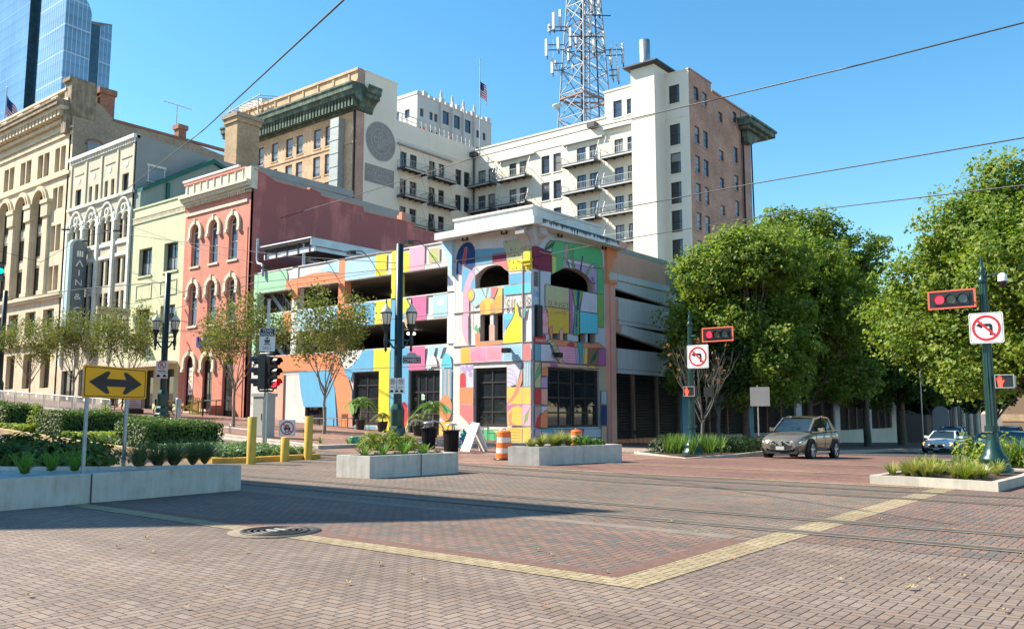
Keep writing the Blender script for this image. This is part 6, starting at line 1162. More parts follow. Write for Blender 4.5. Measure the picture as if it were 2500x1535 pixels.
for i in range(7):
    x, y = rnd.uniform(29, 32.2), rnd.uniform(1.5, 6.0); plantthing('flowering_shrub', 'shrub', 'yellow green shrub with orange leaf tips among the iris behind the near signal pole', 'shrubs in the right bed', x, y, gz(x, y) + .12, lambda mb, x, y, z: (bush(mb, x, y, z, .45, .95, 330, LF_Y, .13), bush(mb, x, y, z + .35, .4, .55, 18, LF_BR, .09)))
island('corner planting bed of iris leaves holding the far signal pole and the bare tree', [(32.85, 19.4), (29.3, 15.1), (33.3, 14.9), (40.2, 15.3), (40.2, 19.4)], .17)
for i in range(30):
    x = rnd.uniform(30.2, 34.0); y = rnd.uniform(15.3, 16.4 + (x - 30) * .3); plantthing('iris_clump', 'plant', 'tall strappy iris clump in the corner bed under the far signal', 'iris clumps in the corner bed', x, y, gz(x, y) + .12, lambda mb, x, y, z: blades(mb, x, y, z, 34, .8, .4, .016, LF_I, .5))
for x, y in ((35.5, 16.3), (36.6, 16.2), (37.8, 16.4), (38.8, 16.2), (35, 17.6), (33.2, 18)): plantthing('dark_shrub', 'shrub', 'low dark evergreen shrub in the corner bed beside the bare tree', 'dark shrubs in the corner bed', x, y, gz(x, y) + .12, lambda mb, x, y, z: bush(mb, x, y, z, .8, .75, 650, LF_C, .13))
for x, y, s in ((24.3, 26.9, .62), (25.0, 26.5, .7), (25.6, 26.0, .55)): plantthing('lime_shrub', 'shrub', 'bright yellow green shrub on the kerb below the right lantern pole', 'lime shrubs by the right lantern pole', x, y, gz(x, y) + .05, lambda mb, x, y, z: (bush(mb, x, y, z, s * .9, s * 1.1, 520, LF_Y, .12), blades(mb, x, y, z, 60, s * 1.2, s, .012, LF_Y, .6)))
for x, y in ((23.4, 29.0), (23.8, 30.4), (24.4, 28.4)): plantthing('kerb_weed', 'plant', 'small weedy tuft beside the teal pot on the kerb', 'weeds along the kerb', x, y, gz(x, y) + .1, lambda mb, x, y, z: blades(mb, x, y, z, 30, .4, .35, .012, LF_F, .6))
POT = M('dark plant pot', (.03, .03, .033), .5)
for x, y, lb, h in ((34.4, 39.0, 'potted palm with drooping fronds before the yellow stripe of the mural', 2.6), (33.2, 31.9, 'potted palm with drooping fronds right of the glazed mural door', 2.6), (34.2, 36.9, 'short bushy potted palm just right of the lantern pole', 1.5), (33.4, 33.2, 'short bushy potted palm below the taller one by the corner', 1.6)):
    z = gz(x, y) + .15; t = thing('potted_palm', lb, 'palm', (x, y, z), 'potted palms by the mural wall'); mb = MB(); mb.lathe(x, y, [(.22, z), (.33, z + .55), (.35, z + .6), (.3, z + .6), (.28, z + .52)], POT, 14); mb.build('pot', t)
    mb = MB(); mb.tube([(x, y, z + .5), (x + .05, y, z + h * .6)], [.05, .035], BARKP, 6, False); mb.build('stem', t); mb = MB()
    for k in range(16):
        a = k * 2.4; L = h * rnd.uniform(.32, .48); pts = []
        for q in range(8): f = q / 7; pts.append(Vector((x + math.cos(a) * L * f, y + math.sin(a) * L * f, z + h * (.55 + .1 * (k % 4) / 2) + L * (.75 * f - 1.15 * f * f))))
        for q in range(7):
            for sg in (-1, 1): w_ = .2 * (1 - abs(q - 2.5) / 6); s_ = Vector((-math.sin(a), math.cos(a), 0)) * sg * w_; dn = Vector((math.cos(a) * .1, math.sin(a) * .1, -.1)); [mb.face([pts[q].lerp(pts[q + 1], e), pts[q].lerp(pts[q + 1], e + .25), pts[q].lerp(pts[q + 1], e + .2) + s_ + dn], LF_F if h > 2 else LF_O) for e in (0, .33, .66)]
    mb.build('fronds', t)
# ================================================================ signs, poles and street furniture
class Fv:
    """vertical plane through (x, y) with horizontal axis u; d towards the viewer side"""
    def __init__(s, x, y, ux, uy):
        L = math.hypot(ux, uy); s.o = (x, y); s.u = (ux / L, uy / L); s.n = (s.u[1], -s.u[0])
    def __call__(s, u, z, d=0): return (s.o[0] + s.u[0] * u + s.n[0] * d, s.o[1] + s.u[1] * u + s.n[1] * d, z)
    def px(s, c, x, y):
        o = CR[c]; d = ray(o[0] + x / o[2], o[1] + y / o[2]); k = (s.o[0] * s.n[0] + s.o[1] * s.n[1]) / (d[0] * s.n[0] + d[1] * s.n[1])
        p = (d[0] * k - s.o[0], d[1] * k - s.o[1]); return (p[0] * s.u[0] + p[1] * s.u[1], EYE + d[2] * k)
def rrect(u0, u1, z0, z1, r, n=5):
    out = []
    for cu, cz, a0 in ((u1 - r, z1 - r, 0), (u0 + r, z1 - r, 90), (u0 + r, z0 + r, 180), (u1 - r, z0 + r, 270)):
        out += [(cu + r * math.cos(R(a0 + 90 * k / n)), cz + r * math.sin(R(a0 + 90 * k / n))) for k in range(n + 1)]
    return out
def plate(mb, F, u0, u1, z0, z1, d, mat, r=.04, th=.012, back=None): 
    a = F(0, 0, d - th); b = F(0, 0, d); mb.prism([F(u, z, d - th) for u, z in rrect(u0, u1, z0, z1, r)], [q - p for p, q in zip(a, b)], mat, back or SIGNB)
def ann(mb, F, c, r0, r1, d, mat, n=32):
    for k in range(n):
        a, b = 2 * math.pi * k / n, 2 * math.pi * (k + 1) / n
        mb.face([F(c[0] + r0 * math.cos(a), c[1] + r0 * math.sin(a), d), F(c[0] + r1 * math.cos(a), c[1] + r1 * math.sin(a), d), F(c[0] + r1 * math.cos(b), c[1] + r1 * math.sin(b), d), F(c[0] + r0 * math.cos(b), c[1] + r0 * math.sin(b), d)], mat)
def ln(mb, F, a, b, w, d, mat):
    L = math.hypot(b[0] - a[0], b[1] - a[1]); nx, nz = -(b[1] - a[1]) / L * w / 2, (b[0] - a[0]) / L * w / 2
    mb.face([F(a[0] + nx, a[1] + nz, d), F(a[0] - nx, a[1] - nz, d), F(b[0] - nx, b[1] - nz, d), F(b[0] + nx, b[1] + nz, d)], mat)
def no_sign(mb, F, c, s, d, sym):
    """white plate with black keyline, symbol and red ring with slash; s = side"""
    h = s / 2; plate(mb, F, c[0] - h, c[0] + h, c[1] - h, c[1] + h, d, SIGNW, s * .06)
    o = rrect(c[0] - h * .94, c[0] + h * .94, c[1] - h * .94, c[1] + h * .94, s * .05); i = rrect(c[0] - h * .915, c[0] + h * .915, c[1] - h * .915, c[1] + h * .915, s * .045)
    for k in range(len(o)): k2 = (k + 1) % len(o); mb.face([F(*o[k], d + .002), F(*o[k2], d + .002), F(*i[k2], d + .002), F(*i[k], d + .002)], SIGNK)
    sym(mb, lambda u, z: F(c[0] + u * s, c[1] + z * s, d + .004))
    ann(mb, F, c, s * .345, s * .42, d + .006, SIGNR); q = s * .385 * .707; ln(mb, F, (c[0] - q, c[1] + q), (c[0] + q, c[1] - q), s * .075, d + .007, SIGNR)
def sym_left(mb, G):
    mb.face([G(*p) for p in ((.09, -.24), (.18, -.24), (.18, .06), (.165, .11), (.12, .14), (-.12, .14), (-.12, .21), (-.30, .095), (-.12, -.02), (-.12, .05), (.08, .05), (.09, .04))], SIGNK)
def sym_car(mb, G):
    for p in (((-.2, .02), (.2, .02), (.2, -.1), (-.2, -.1)), ((-.15, .02), (.15, .02), (.11, .17), (-.11, .17)), ((-.18, -.1), (-.1, -.1), (-.1, -.15), (-.18, -.15)), ((.1, -.1), (.18, -.1), (.18, -.15), (.1, -.15)), ((-.09, -.12), (-.06, -.12), (-.09, -.3), (-.13, -.3)), ((.06, -.12), (.09, -.12), (.13, -.3), (.09, -.3)), ((-.1, -.17), (.1, -.17), (.1, -.195), (-.1, -.195)), ((-.12, -.24), (.12, -.24), (.12, -.27), (-.12, -.27)), ((-.06, .17), (.06, .17), (.06, .21), (-.06, .21))): mb.face([G(*q) for q in p], SIGNK)
    G2 = lambda u, z: tuple(a + (b - a) * 1.5 for a, b in zip(G(u, z), G(u, z)))
    mb.face([tuple(q) for q in (G(-.11, .035), G(.11, .035), G(.085, .145), G(-.085, .145))][::-1], SIGNW)
def noparking(mb, F, u0, u1, z0, z1, d, red):
    w = u1 - u0; plate(mb, F, u0, u1, z0, z1, d, SIGNW, w * .06); cu, cz = (u0 + u1) / 2, z1 - (z1 - z0) * .36; r = w * .33
    text(mb, lambda u, z: F(u, z, d + .002), 'P' if not red else 'R', cu - r * .4, cu + r * .45, cz - r * .55, cz + r * .55, SIGNK)
    ann(mb, F, (cu, cz), r * .82, r, d + .004, SIGNR if red else SIGNK, 20); q = r * .66; ln(mb, F, (cu - q, cz + q), (cu + q, cz - q), r * .14, d + .005, SIGNR if red else SIGNK)
    ln(mb, F, (cu - w * .32, z0 + (z1 - z0) * .12), (cu + w * .32, z0 + (z1 - z0) * .12), w * .06, d + .003, SIGNK)
# ---- amber double arrow sign
F = Fv(7.86, 16.76, 1.07, .56); t = thing('arrow_sign', 'amber sign with black double headed arrow on two posts in the left planter', 'sign', (8.4, 17, .45))
a, b = F.px('c', 583, 521), F.px('c', 1070, 297); u0, u1, z0, z1 = a[0], b[0], (a[1] + F.px('c', 1060, 520)[1]) / 2, (b[1] + F.px('c', 597, 283)[1]) / 2
mb = MB(); plate(mb, F, u0, u1, z0, z1, .06, SIGNY, .05)
W_, H_ = u1 - u0, z1 - z0; G = lambda x, y, d=.064: F(u0 + x * W_, z0 + y * H_, d)
o, i = rrect(.022 * W_, .978 * W_, .045 * H_, .955 * H_, .045), rrect(.034 * W_, .966 * W_, .07 * H_, .93 * H_, .035)
for k in range(len(o)): k2 = (k + 1) % len(o); mb.face([F(u0 + p[0], z0 + p[1], .062) for p in (o[k], o[k2], i[k2], i[k])], SIGNK)
ARW = M('faded black arrow', (.035, .03, .026), .6, var=.3, scale=4)
for s in (1, -1):
    e = lambda x: .5 + s * (x - .5); mb.face([G(e(x), y) for x, y in ((.915, .49), (.66, .84), (.625, .85), (.605, .80), (.65, .61), (.5, .61), (.5, .37), (.65, .37), (.605, .18), (.62, .13), (.66, .14))], ARW)
mb.build('sign_panel', t)
PERF = M('perforated post steel', (.33, .34, .35), .45, .6, .25, 30)
for c, y in ((620, 1075), (915, 1045)):
    u = F.px('c', c + 12, 700)[0]; mb = MB(); mb.bar(F(u, .4, 0), F(u, z1 - .05, 0), .055, PERF)
    for k in range(34): mb.face([F(u + x, .5 + k * .055 + z, .0285) for x, z in ((-.009, -.011), (.009, -.011), (.009, .011), (-.009, .011))], SIGNK)
    mb.build('post', t)
# ---- traffic signal heads
RED_ON = M('lit red lens', (.8, .02, .03), .3, var=0, emit=((1., .015, .03), 2.2)); GRN_ON = M('lit green lens', (.02, .6, .4), .3, var=0, emit=((.0, .9, .5), 2.2)); HAND_ON = M('lit red hand', (.9, .05, .03), .4, var=0, emit=((1., .05, .02), 1.5))
LENS_Y = M('dark amber lens', (.13, .11, .05), .25, var=0, spec=.7); LENS_G = M('dark green lens', (.10, .14, .13), .2, var=0, spec=.7); LENS_R = M('dark red lens', (.10, .02, .02), .25, var=0, spec=.7); RIM = M('orange red reflective border', (.72, .13, .07), .45, var=.08)
HOUS = M('signal housing', (.014, .014, .016), .35, var=.1, spec=.6)
def signal_head(parent, x, y, z, yaw, horiz, lit, border=False, vis=.22, s=1.0):
    """lens axis along yaw; lit = index of the lit lens; three lenses top to bottom or left to right"""
    nx, ny = math.cos(yaw), math.sin(yaw); ux, uy = -ny, nx
    Q = lambda u, z_, d: (x + ux * u + nx * d, y + uy * u + ny * d, z + z_)
    def bx(mb, u0, u1, z0, z1, d0, d1, mat): mb.prism([Q(u0, z0, d0), Q(u1, z0, d0), Q(u1, z1, d0), Q(u0, z1, d0)], (nx * (d1 - d0), ny * (d1 - d0), 0), mat)
    mb = MB(); L = .52 * s; W = .17 * s
    if border: bx(mb, -.66 * s, .66 * s, -.27 * s, .27 * s, -.03, 0, HOUS)
    bx(mb, *((-L, L, -W, W) if horiz else (-W, W, -L, L)), -.17 * s, .05 * s, HOUS); o = mb.build('signal_head', parent)
    if border:
        mb = MB(); 
        for a, b, c, e in ((-.7, .7, .25, .3), (-.7, .7, -.3, -.25), (-.7, -.64, -.25, .25), (.64, .7, -.25, .25)): bx(mb, a * s, b * s, c * s, e * s, -.04, .012, RIM)
        mb.build('reflective_border', o)
    for k in range(3):
        q = (1 - k) * .34 * s; cu, cz = (-q, 0) if horiz else (0, q)
        pass
        mt = (RED_ON, GRN_ON)[lit == 2] if k == lit else (LENS_R, LENS_Y, LENS_G)[k]
        mb = MB(); r = .135 * s; mb.face([Q(cu + r * math.cos(6.283 * i / 20), cz + r * math.sin(6.283 * i / 20), .055 * s) for i in range(20)], mt); mb.build('lens', o)
        mb = MB(); r2 = .15 * s; n = 18
        for i in range(n):
            a, b = R(-35 + 250 * i / n), R(-35 + 250 * (i + 1) / n); f = lambda an: vis * s * (1 if 0 < an < math.pi else .55)
            mb.face([Q(cu + r2 * math.cos(a), cz + r2 * math.sin(a), .05 * s), Q(cu + r2 * math.cos(b), cz + r2 * math.sin(b), .05 * s), Q(cu + r2 * math.cos(b), cz + r2 * math.sin(b), .05 * s + f(b)), Q(cu + r2 * math.cos(a), cz + r2 * math.sin(a), .05 * s + f(a))], HOUS, True)
        mb.build('visor', o)
    return o
def ped_head(parent, F, u0, u1, z0, z1, d=.12):
    mb = MB(); a = F(0, 0, d - .22); b = F(0, 0, d); mb.prism([F(u, z, d - .22) for u, z in rrect(u0, u1, z0, z1, .03)], [q - p for p, q in zip(a, b)], HOUS)
    w, h = u1 - u0, z1 - z0
    for x0, x1, y0, y1 in ((0, 1, .93, 1), (0, 1, 0, .07), (0, .05, .07, .93), (.95, 1, .07, .93)): mb.prism([F(u0 + x * w, z0 + y * h, d) for x, y in ((x0, y0), (x1, y0), (x1, y1), (x0, y1))], [.03 * (q - p) / .22 for p, q in zip(a, b)], STEEL)
    o = mb.build('pedestrian_signal', parent); mb = MB(); G = lambda x, y: F(u0 + w * (.08 + x * .42), z0 + h * (.1 + y * .82), d + .006)
    mb.face([G(*p) for p in ((.22, 0), (.72, 0), (.74, .25), (.98, .52), (.90, .62), (.70, .48), (.68, .62), (.70, .86), (.60, .88), (.55, .62), (.52, .98), (.42, .98), (.40, .62), (.32, .94), (.22, .92), (.26, .58), (.12, .80), (.04, .76), (.12, .45), (.18, .25))], HAND_ON); mb.build('hand_symbol', o)
def fluted_post(t, x, y, z, h, r=.1, mat=None):
    mat = mat or DKGREEN; mb = MB(); mb.lathe(x, y, [(.42, z), (.42, z + .12), (.36, z + .16), (.36, z + .22), (.3, z + .26), (.34, z + .3), (.33, z + .38), (.24, z + .46), (.19, z + .62), (r * 1.5, z + .8)], mat, 16); mb.lathe(x, y, [(r * 1.5, z + .8), (r * 1.25, z + 1.0)], mat, 24, .12); mb.lathe(x, y, [(r * 1.7, z + 1.02), (r * 1.7, z + 1.16)], mat, 16); mb.build('base', t)
    mb = MB(); mb.lathe(x, y, [(r * 1.3, z + 1.16), (r * .95, z + h - .7)], mat, 24, .13, False); mb.build('pole', t)
    mb = MB(); zt = z + h - .7; mb.lathe(x, y, [(r, zt), (r * 1.25, zt + .03), (r * 1.1, zt + .12), (r * .6, zt + .2), (r * .75, zt + .26), (r * .8, zt + .3), (r * .45, zt + .4), (r * .3, zt + .46), (r * .42, zt + .52), (r * .1, zt + .7)], mat, 14); mb.build('finial', t)
PX_, PY_ = 23.97, 4.0; z = .13; t = thing('signal_pole', 'near dark green signal pole by the right edge with no left turn sign', 'traffic signal', (PX_, PY_, z)); fluted_post(t, PX_, PY_, z, 5.4, .1)
F = Fx(PX_ - .16); CR['m'] = (1800, 400, 3.024)
a, b = F.px('m', 1405, 945), F.px('m', 1770, 1075); c = F.px('m', 1770, 925); signal_head(t, PX_ - .2, (a[0] + b[0]) / 2, (F.px('m', 1590, 1000)[1]), R(180), True, 0, True, .1, abs(a[0] - b[0]) / 1.4)
mb = MB(); mb.tube([(PX_, PY_, 4.55), (PX_ - .1, PY_ + .3, 4.55), (PX_ - .1, PY_ + .6, 4.5)], .04, DKGREEN, 6); mb.build('bracket', t)
a, b = F.px('m', 1708, 1095), F.px('m', 1978, 1330); mb = MB(); G = lambda u, z, d=0: F(-u, z, d); no_sign(mb, G, (-(a[0] + b[0]) / 2, (F.px('m', 1840, 1092)[1] + F.px('m', 1840, 1332)[1]) / 2), abs(a[0] - b[0]), .06, sym_left); mb.build('no_left_turn_sign', t)
a, b = F.px('l', 2200, 370), F.px('l', 2372, 240); ped_head(t, G, -a[0], -b[0], a[1], b[1])
mb = MB(); mb.tube([(PX_, PY_, 5.0), (PX_ - .05, PY_ - .45, 5.05)], .025, DKGREEN, 6); mb.lathe(PX_ - .05, PY_ - .45, [(.04, 5.05), (.1, 5.0), (.11, 4.84)], WHITE, 12); mb.lathe(PX_ - .05, PY_ - .45, [(.1, 4.84), (.09, 4.74), (.02, 4.68)], HOUS, 12); mb.build('dome_camera', t)
PX_, PY_ = 31.2, 15.75; z = gz(PX_, PY_) + .12; t = thing('signal_pole', 'farther green signal pole with no left turn sign standing in the corner bed', 'traffic signal', (PX_, PY_, z)); ht = at(1703, 752, 34)[2] - z; fluted_post(t, PX_, PY_, z, ht, .1)
F = Fx(PX_ - .16); a, b, c = F.px('k', 890, 400), F.px('k', 1148, 400), F.px('k', 1018, 390); signal_head(t, PX_ - .2, (a[0] + b[0]) / 2, c[1], R(180), True, 0, True, .1, abs(a[0] - b[0]) / 1.4)
mb = MB(); mb.tube([(PX_, PY_, c[1]), (PX_ - .12, PY_ - .3, c[1])], .04, DKGREEN, 6); mb.build('bracket', t)
a, b = F.px('k', 770, 570), F.px('k', 945, 570); mb = MB(); no_sign(mb, G, (-(a[0] + b[0]) / 2, F.px('k', 858, 572)[1]), abs(a[0] - b[0]), .06, sym_left); mb.build('no_left_turn_sign', t)
a, b = F.px('k', 748, 900), F.px('k', 838, 815); ped_head(t, G, -a[0], -b[0], a[1], b[1]); a, b = F.px('k', 905, 900), F.px('k', 968, 820); mb = MB(); mb.box(PX_ - .2, PX_ + .05, min(a[0], b[0]), max(a[0], b[0]), a[1], b[1], HOUS); mb.build('pedestrian_signal', t)
# ---- train signal on a steel pole
PX_, PY_ = 19.37, 27.25; z = gz(PX_, PY_) + .1; t = thing('train_signal_pole', 'galvanised pole with TRAIN SIGNAL ONLY sign and black signal heads behind yellow bollards', 'traffic signal', (PX_, PY_, z))
mb = MB(); mb.lathe(PX_, PY_, [(.24, z), (.22, z + .12), (.1, z + .25)], STEEL, 8); mb.build('base', t)
mb = MB(); mb.tube([(PX_, PY_, z + .2), (PX_, PY_, z + 3.7), (PX_, PY_, 5.85)], [.085, .08, .05], STEEL, 10); mb.lathe(PX_, PY_, [(.07, 5.83), (.07, 5.88), (.1, 5.9)], STEEL, 8); mb.build('pole', t)
F = Fv(PX_ - .08, PY_ - .07, .62, -.78); a, b = F.px('e', 365, 708), F.px('e', 476, 552); mb = MB(); w, h = b[0] - a[0], b[1] - a[1]; plate(mb, F, a[0], b[0], a[1], b[1], .03, SIGNW, .03)
mb.face([F(a[0] + w * x, a[1] + h * y, .033) for x, y in ((.04, .65), (.96, .65), (.96, .975), (.04, .975))], SIGNK); T = lambda u, z_: F(a[0] + u * w, a[1] + z_ * h, .037)
text(mb, T, 'TRAIN', .2, .8, .83, .94, SIGNW); text(mb, T, 'SIGNAL', .1, .9, .68, .80, SIGNW); text(mb, T, 'ONLY', .22, .78, .08, .20, SIGNK)
for p in (((.33, .42), (.67, .42), (.67, .52), (.6, .57), (.4, .57), (.33, .52)), ((.36, .36), (.64, .36), (.64, .41), (.36, .41)), ((.38, .34), (.44, .34), (.32, .26), (.26, .26)), ((.56, .34), (.62, .34), (.74, .26), (.68, .26)), ((.3, .28), (.7, .28), (.7, .3), (.3, .3)), ((.36, .315), (.64, .315), (.64, .33), (.36, .33)), ((.44, .57), (.56, .57), (.54, .61), (.46, .61))): mb.face([T(*q) for q in p], SIGNK)
for u in (.36, .52): mb.face([F(a[0] + w * x, a[1] + h * y, .04) for x, y in ((u, .49), (u + .12, .49), (u + .12, .54), (u, .54))], SIGNW)
mb.build('train_sign', t)
rt = math.atan2(-.78, .62); signal_head(t, PX_ - .62 * .27, PY_ + .78 * .27, 3.12, rt + math.pi + .25, False, -1, vis=.24, s=1.22); signal_head(t, PX_ + .62 * .24 - .1, PY_ - .78 * .24 - .1, 3.1, rt - .55, False, 2 if 0 else 9, vis=.26, s=1.15)
lens = [o for o in COL.objects if o.name.startswith('lens')][-1]; lens.data.materials[0] = RED_ON
mb = MB()
for zz in (3.82, 2.42): mb.tube([(PX_ - .62 * .3, PY_ + .78 * .3, zz - (.08 if zz > 3 else -.08)), (PX_ - .62 * .26, PY_ + .78 * .26, zz), (PX_ + .62 * .26 - .08, PY_ - .78 * .26 - .08, zz), (PX_ + .62 * .3 - .1, PY_ - .78 * .3 - .1, zz - (.08 if zz > 3 else -.08))], .035, HOUS, 6)
mb.build('bracket', t)
# ---- lantern poles
LANT = M('frosted lantern glass', (.72, .66, .50), .35, var=.08, spec=.6)
def lantern_pole(label, x, y, h, ang, sign):
    z = gz(x, y) + .15; t = thing('lantern_pole', label, 'street lamp', (x, y, z), 'tall dark poles with twin lanterns')
    mb = MB(); mb.lathe(x, y, [(.46, z), (.46, z + .35), (.38, z + .42), (.36, z + .7), (.3, z + .8), (.31, z + 1.5), (.27, z + 1.6), (.2, z + 1.75)], DKGREEN, 8, 0, False); mb.build('base', t)
    mb = MB(); mb.lathe(x, y, [(.19, z + 1.7), (.165, z + h), (.12, z + h + .02)], DKPOLE, 12); mb.build('pole', t)
    c, s = math.cos(ang), math.sin(ang)
    for k in (-1, 1):
        lx, ly = x + c * .56 * k, y + s * .56 * k; za = z + 4.45; mb = MB(); mb.tube([(x, y, za - .35), (x + c * .25 * k, y + s * .25 * k, za - .2), (x + c * .42 * k, y + s * .42 * k, za + .05), (lx, ly, za + .1)], .045, DKGREEN, 6); mb.bar((x, y, za + .1), (lx, ly, za + .1), .06, DKGREEN); o = mb.build('lamp_arm', t)
        mb = MB(); mb.lathe(lx, ly, [(.015, za - .42), (.07, za - .32), (.04, za - .22), (.09, za - .1), (.1, za + .1), (.07, za + .3), (.1, za + .5), (.15, za + .62), (.2, za + .72), (.22, za + .8)], DKPOLE, 12); mb.build('lamp_bracket', o)
        mb = MB(); mb.lathe(lx, ly, [(.16, za + .8), (.24, za + 1.2), (.25, za + 1.32), (.2, za + 1.48), (.08, za + 1.62), (.03, za + 1.75)], LANT, 14); mb.build('lantern', o)
        mb = MB(); mb.lathe(lx, ly, [(.262, za + 1.28), (.262, za + 1.34)], DKPOLE, 14); [mb.bar((lx + .255 * math.cos(q * 1.047), ly + .255 * math.sin(q * 1.047), za + 1.3), (lx, ly, za + 1.68), .018, DKPOLE) for q in range(6)]; mb.lathe(lx, ly, [(.05, za + 1.64), (.02, za + 1.95)], DKPOLE, 6)
        for q in range(6): a_ = q * 1.047; mb.bar((lx + .165 * math.cos(a_), ly + .165 * math.sin(a_), za + .8), (lx + .255 * math.cos(a_), ly + .255 * math.sin(a_), za + 1.3), .02, DKPOLE)
        mb.build('lantern_cage', o)
    F = Fv(x - .16, y - .13, .62, -.78)
    if sign == 1:
        for u in (-.35, .0): mb = MB(); noparking(mb, F, u, u + .33, z + 2.42, z + 2.88, .06, False); mb.build('parking_sign', t)
        mb = MB(); plate(mb, F, -.36, .34, z + 2.2, z + 2.4, .06, SIGNW, .02); [mb.face([F(u + a, z + 2.26 + b, .063) for a, b in ((0, 0), (.16, 0), (.14, .05), (.1, .1), (.04, .1), (0, .05))], SIGNK) for u in (-.3, -.08, .13)]; mb.build('towing_sign', t)
        mb = MB(); ST = M('street sign black', (.01, .01, .012), .5, var=0); plate(mb, F, .22, 1.02, z + 3.52, z + 3.76, .0, ST, .01); text(mb, lambda u, z_: F(u, z_, .005), 'COMMERCE', .26, .98, z + 3.56, z + 3.72, SIGNW); mb.face([F(u, z_, -.005) for u, z_ in [(.22, z + 3.76), (1.02, z + 3.76), (1.02, z + 3.86)] + [(.62 + .23 * math.cos(R(a)), z + 3.86 + .14 * math.sin(R(a))) for a in range(0, 181, 20)] + [(.22, z + 3.86)]], SIGNB); mb.build('street_name_sign', t)
    elif sign == 2:
        mb = MB(); noparking(mb, F, -.35, .35, z + 2.75, z + 3.4, .06, True); mb.build('parking_sign', t); mb = MB(); plate(mb, F, -.35, .35, z + 2.4, z + 2.72, .06, SIGNW, .02); [mb.face([F(u + a, z + 2.48 + b, .063) for a, b in ((0, 0), (.24, 0), (.2, .06), (.15, .14), (.06, .14), (0, .06))], SIGNK) for u in (-.3, .06)]; mb.build('towing_sign', t)
    return t
A_ = math.atan2(-.78, .62)
lantern_pole('tall dark pole with twin lanterns and COMMERCE street sign before the mural', 26.28, 27.4, 8.85, A_, 1); lantern_pole('tall dark pole with twin frosted lanterns before the green and pink buildings', 26.28, 46.96, 8.6, A_, 2); lantern_pole('tall dark lantern pole cut by the left edge of the photo', 26.28, 70.3, 8.5, A_, 0)
p = at(-30, 690, 47); q = at(2, 662, 47); t = thing('signal_mast', 'green lit traffic signal cut by the left edge', 'traffic signal', (p[0], p[1], gz(p[0], p[1]))); mb = MB(); mb.tube([(p[0], p[1], gz(p[0], p[1])), (p[0], p[1], 10)], .11, DKGREEN, 8); mb.bar((p[0], p[1], q[2] + .3), (q[0], q[1], q[2] + .3), .06, DKGREEN); mb.build('pole', t)
o = signal_head(t, q[0], q[1], q[2], math.atan2(-q[1], -q[0]), False, 1, vis=.2, s=.98); l_ = [k for k in o.children if k.name.startswith('lens')][1]; l_.data.materials[0] = GRN_ON
# plain sign back on a thin post under the trees
p = at(1862, 1093, 40); z = gz(40.3, 16.8) + .1; t = thing('sign_back', 'blank grey back of a square sign on a thin post by the corner bed', 'sign', (40.3, 16.8, z)); mb = MB(); mb.bar((40.3, 16.8, z - .1), (40.3, 16.8, 2.95), .05, STEEL); mb.build('post', t); mb = MB(); F = Fx(40.25); a, b = F.px('k', 1285, 978), F.px('k', 1440, 820); plate(mb, lambda u, z_, d=0: F(-u, z_, d), -a[0], -b[0], a[1], b[1], .02, M('shaded sign back', (.17, .17, .175), .6, .2), .04); mb.build('sign_panel', t)  # panel grey darkened, tree shade put into its colour
# ---- bollards
YB_ = stain('yellow bollard paint', (.62, .40, .06), (.3, .2, .07), .5, scale=4)
for x, y, h, sg, lb in ((16.01, 23.2, 1.46, 0, 'left yellow steel bollard, tall and plain'), (17.5, 23.5, .78, 1, 'short middle yellow bollard with a no vehicles on tracks sign'), (18.64, 23.75, 1.46, 0, 'right tall yellow bollard with chipped paint, beside the short signed one')):
    t = thing('bollard', lb, 'bollard', (x, y, gz(x, y)), 'yellow bollards guarding the median'); z = gz(x, y); mb = MB(); mb.lathe(x, y, [(.14, z), (.14, z + h), (.125, z + h + .012)], YB_, 16); mb.build('post', t)
    if sg: F = Fv(x - .12, y - .1, .69, -.72); a, b = F.px('e', 497, 1285), F.px('e', 610, 1157); mb = MB(); no_sign(mb, F, ((a[0] + b[0]) / 2, (a[1] + b[1]) / 2), b[0] - a[0], .03, sym_car); mb.build('no_vehicles_sign', t)
# ---- steel barricades
BARR = M('barricade grey', (.58, .58, .57), .5, .1, .1)
def barricade():
    t = local('crowd_barricade', '', 'barricade', 'steel crowd barricades in a row'); mb = MB(); mb.tube([(0, -1.03, .2), (0, -1.03, 1.05), (0, -.98, 1.1), (0, .98, 1.1), (0, 1.03, 1.05), (0, 1.03, .2)], .03, BARR, 6); mb.tube([(0, -1.03, .25), (0, 1.03, .25)], .02, BARR, 6)
    mb.build('frame', t); mb = MB()
    for k in range(17): mb.bar((0, -.92 + k * .115, .25), (0, -.92 + k * .115, 1.1), .02, BARR)
    mb.build('bars', t); mb = MB(); [mb.tube([(0, y, .25), (0, y, .02), (.25, y, 0)], .015, BARR, 5) for y in (-.85, .85)]; [mb.tube([(0, y, .02), (-.25, y, 0)], .015, BARR, 5) for y in (-.85, .85)]; mb.build('feet', t)
    mb = MB(); mb.box(-.02, -.012, -.12, .12, .88, 1.04, WHITE); mb.build('tag', t); return t
pb = barricade(); od = ('first from the right, nearest the parked bicycle', 'second from the right behind the arrow sign post', 'third from the right', 'fourth from the right', 'fourth from the left edge', 'third from the left edge', 'second from the left edge', 'cut by the left edge of the photo')
for k in range(8): y = 49.3 + k * 2.16; o = pb if k == 0 else dup(pb); o['label'] = 'grey steel crowd barricade ' + od[k]; place(o, 23.85 + (k % 2) * .04, y, gz(23.85, y) + .15 - .02, 0); o.rotation_euler = (R(2.8), 0, 0)
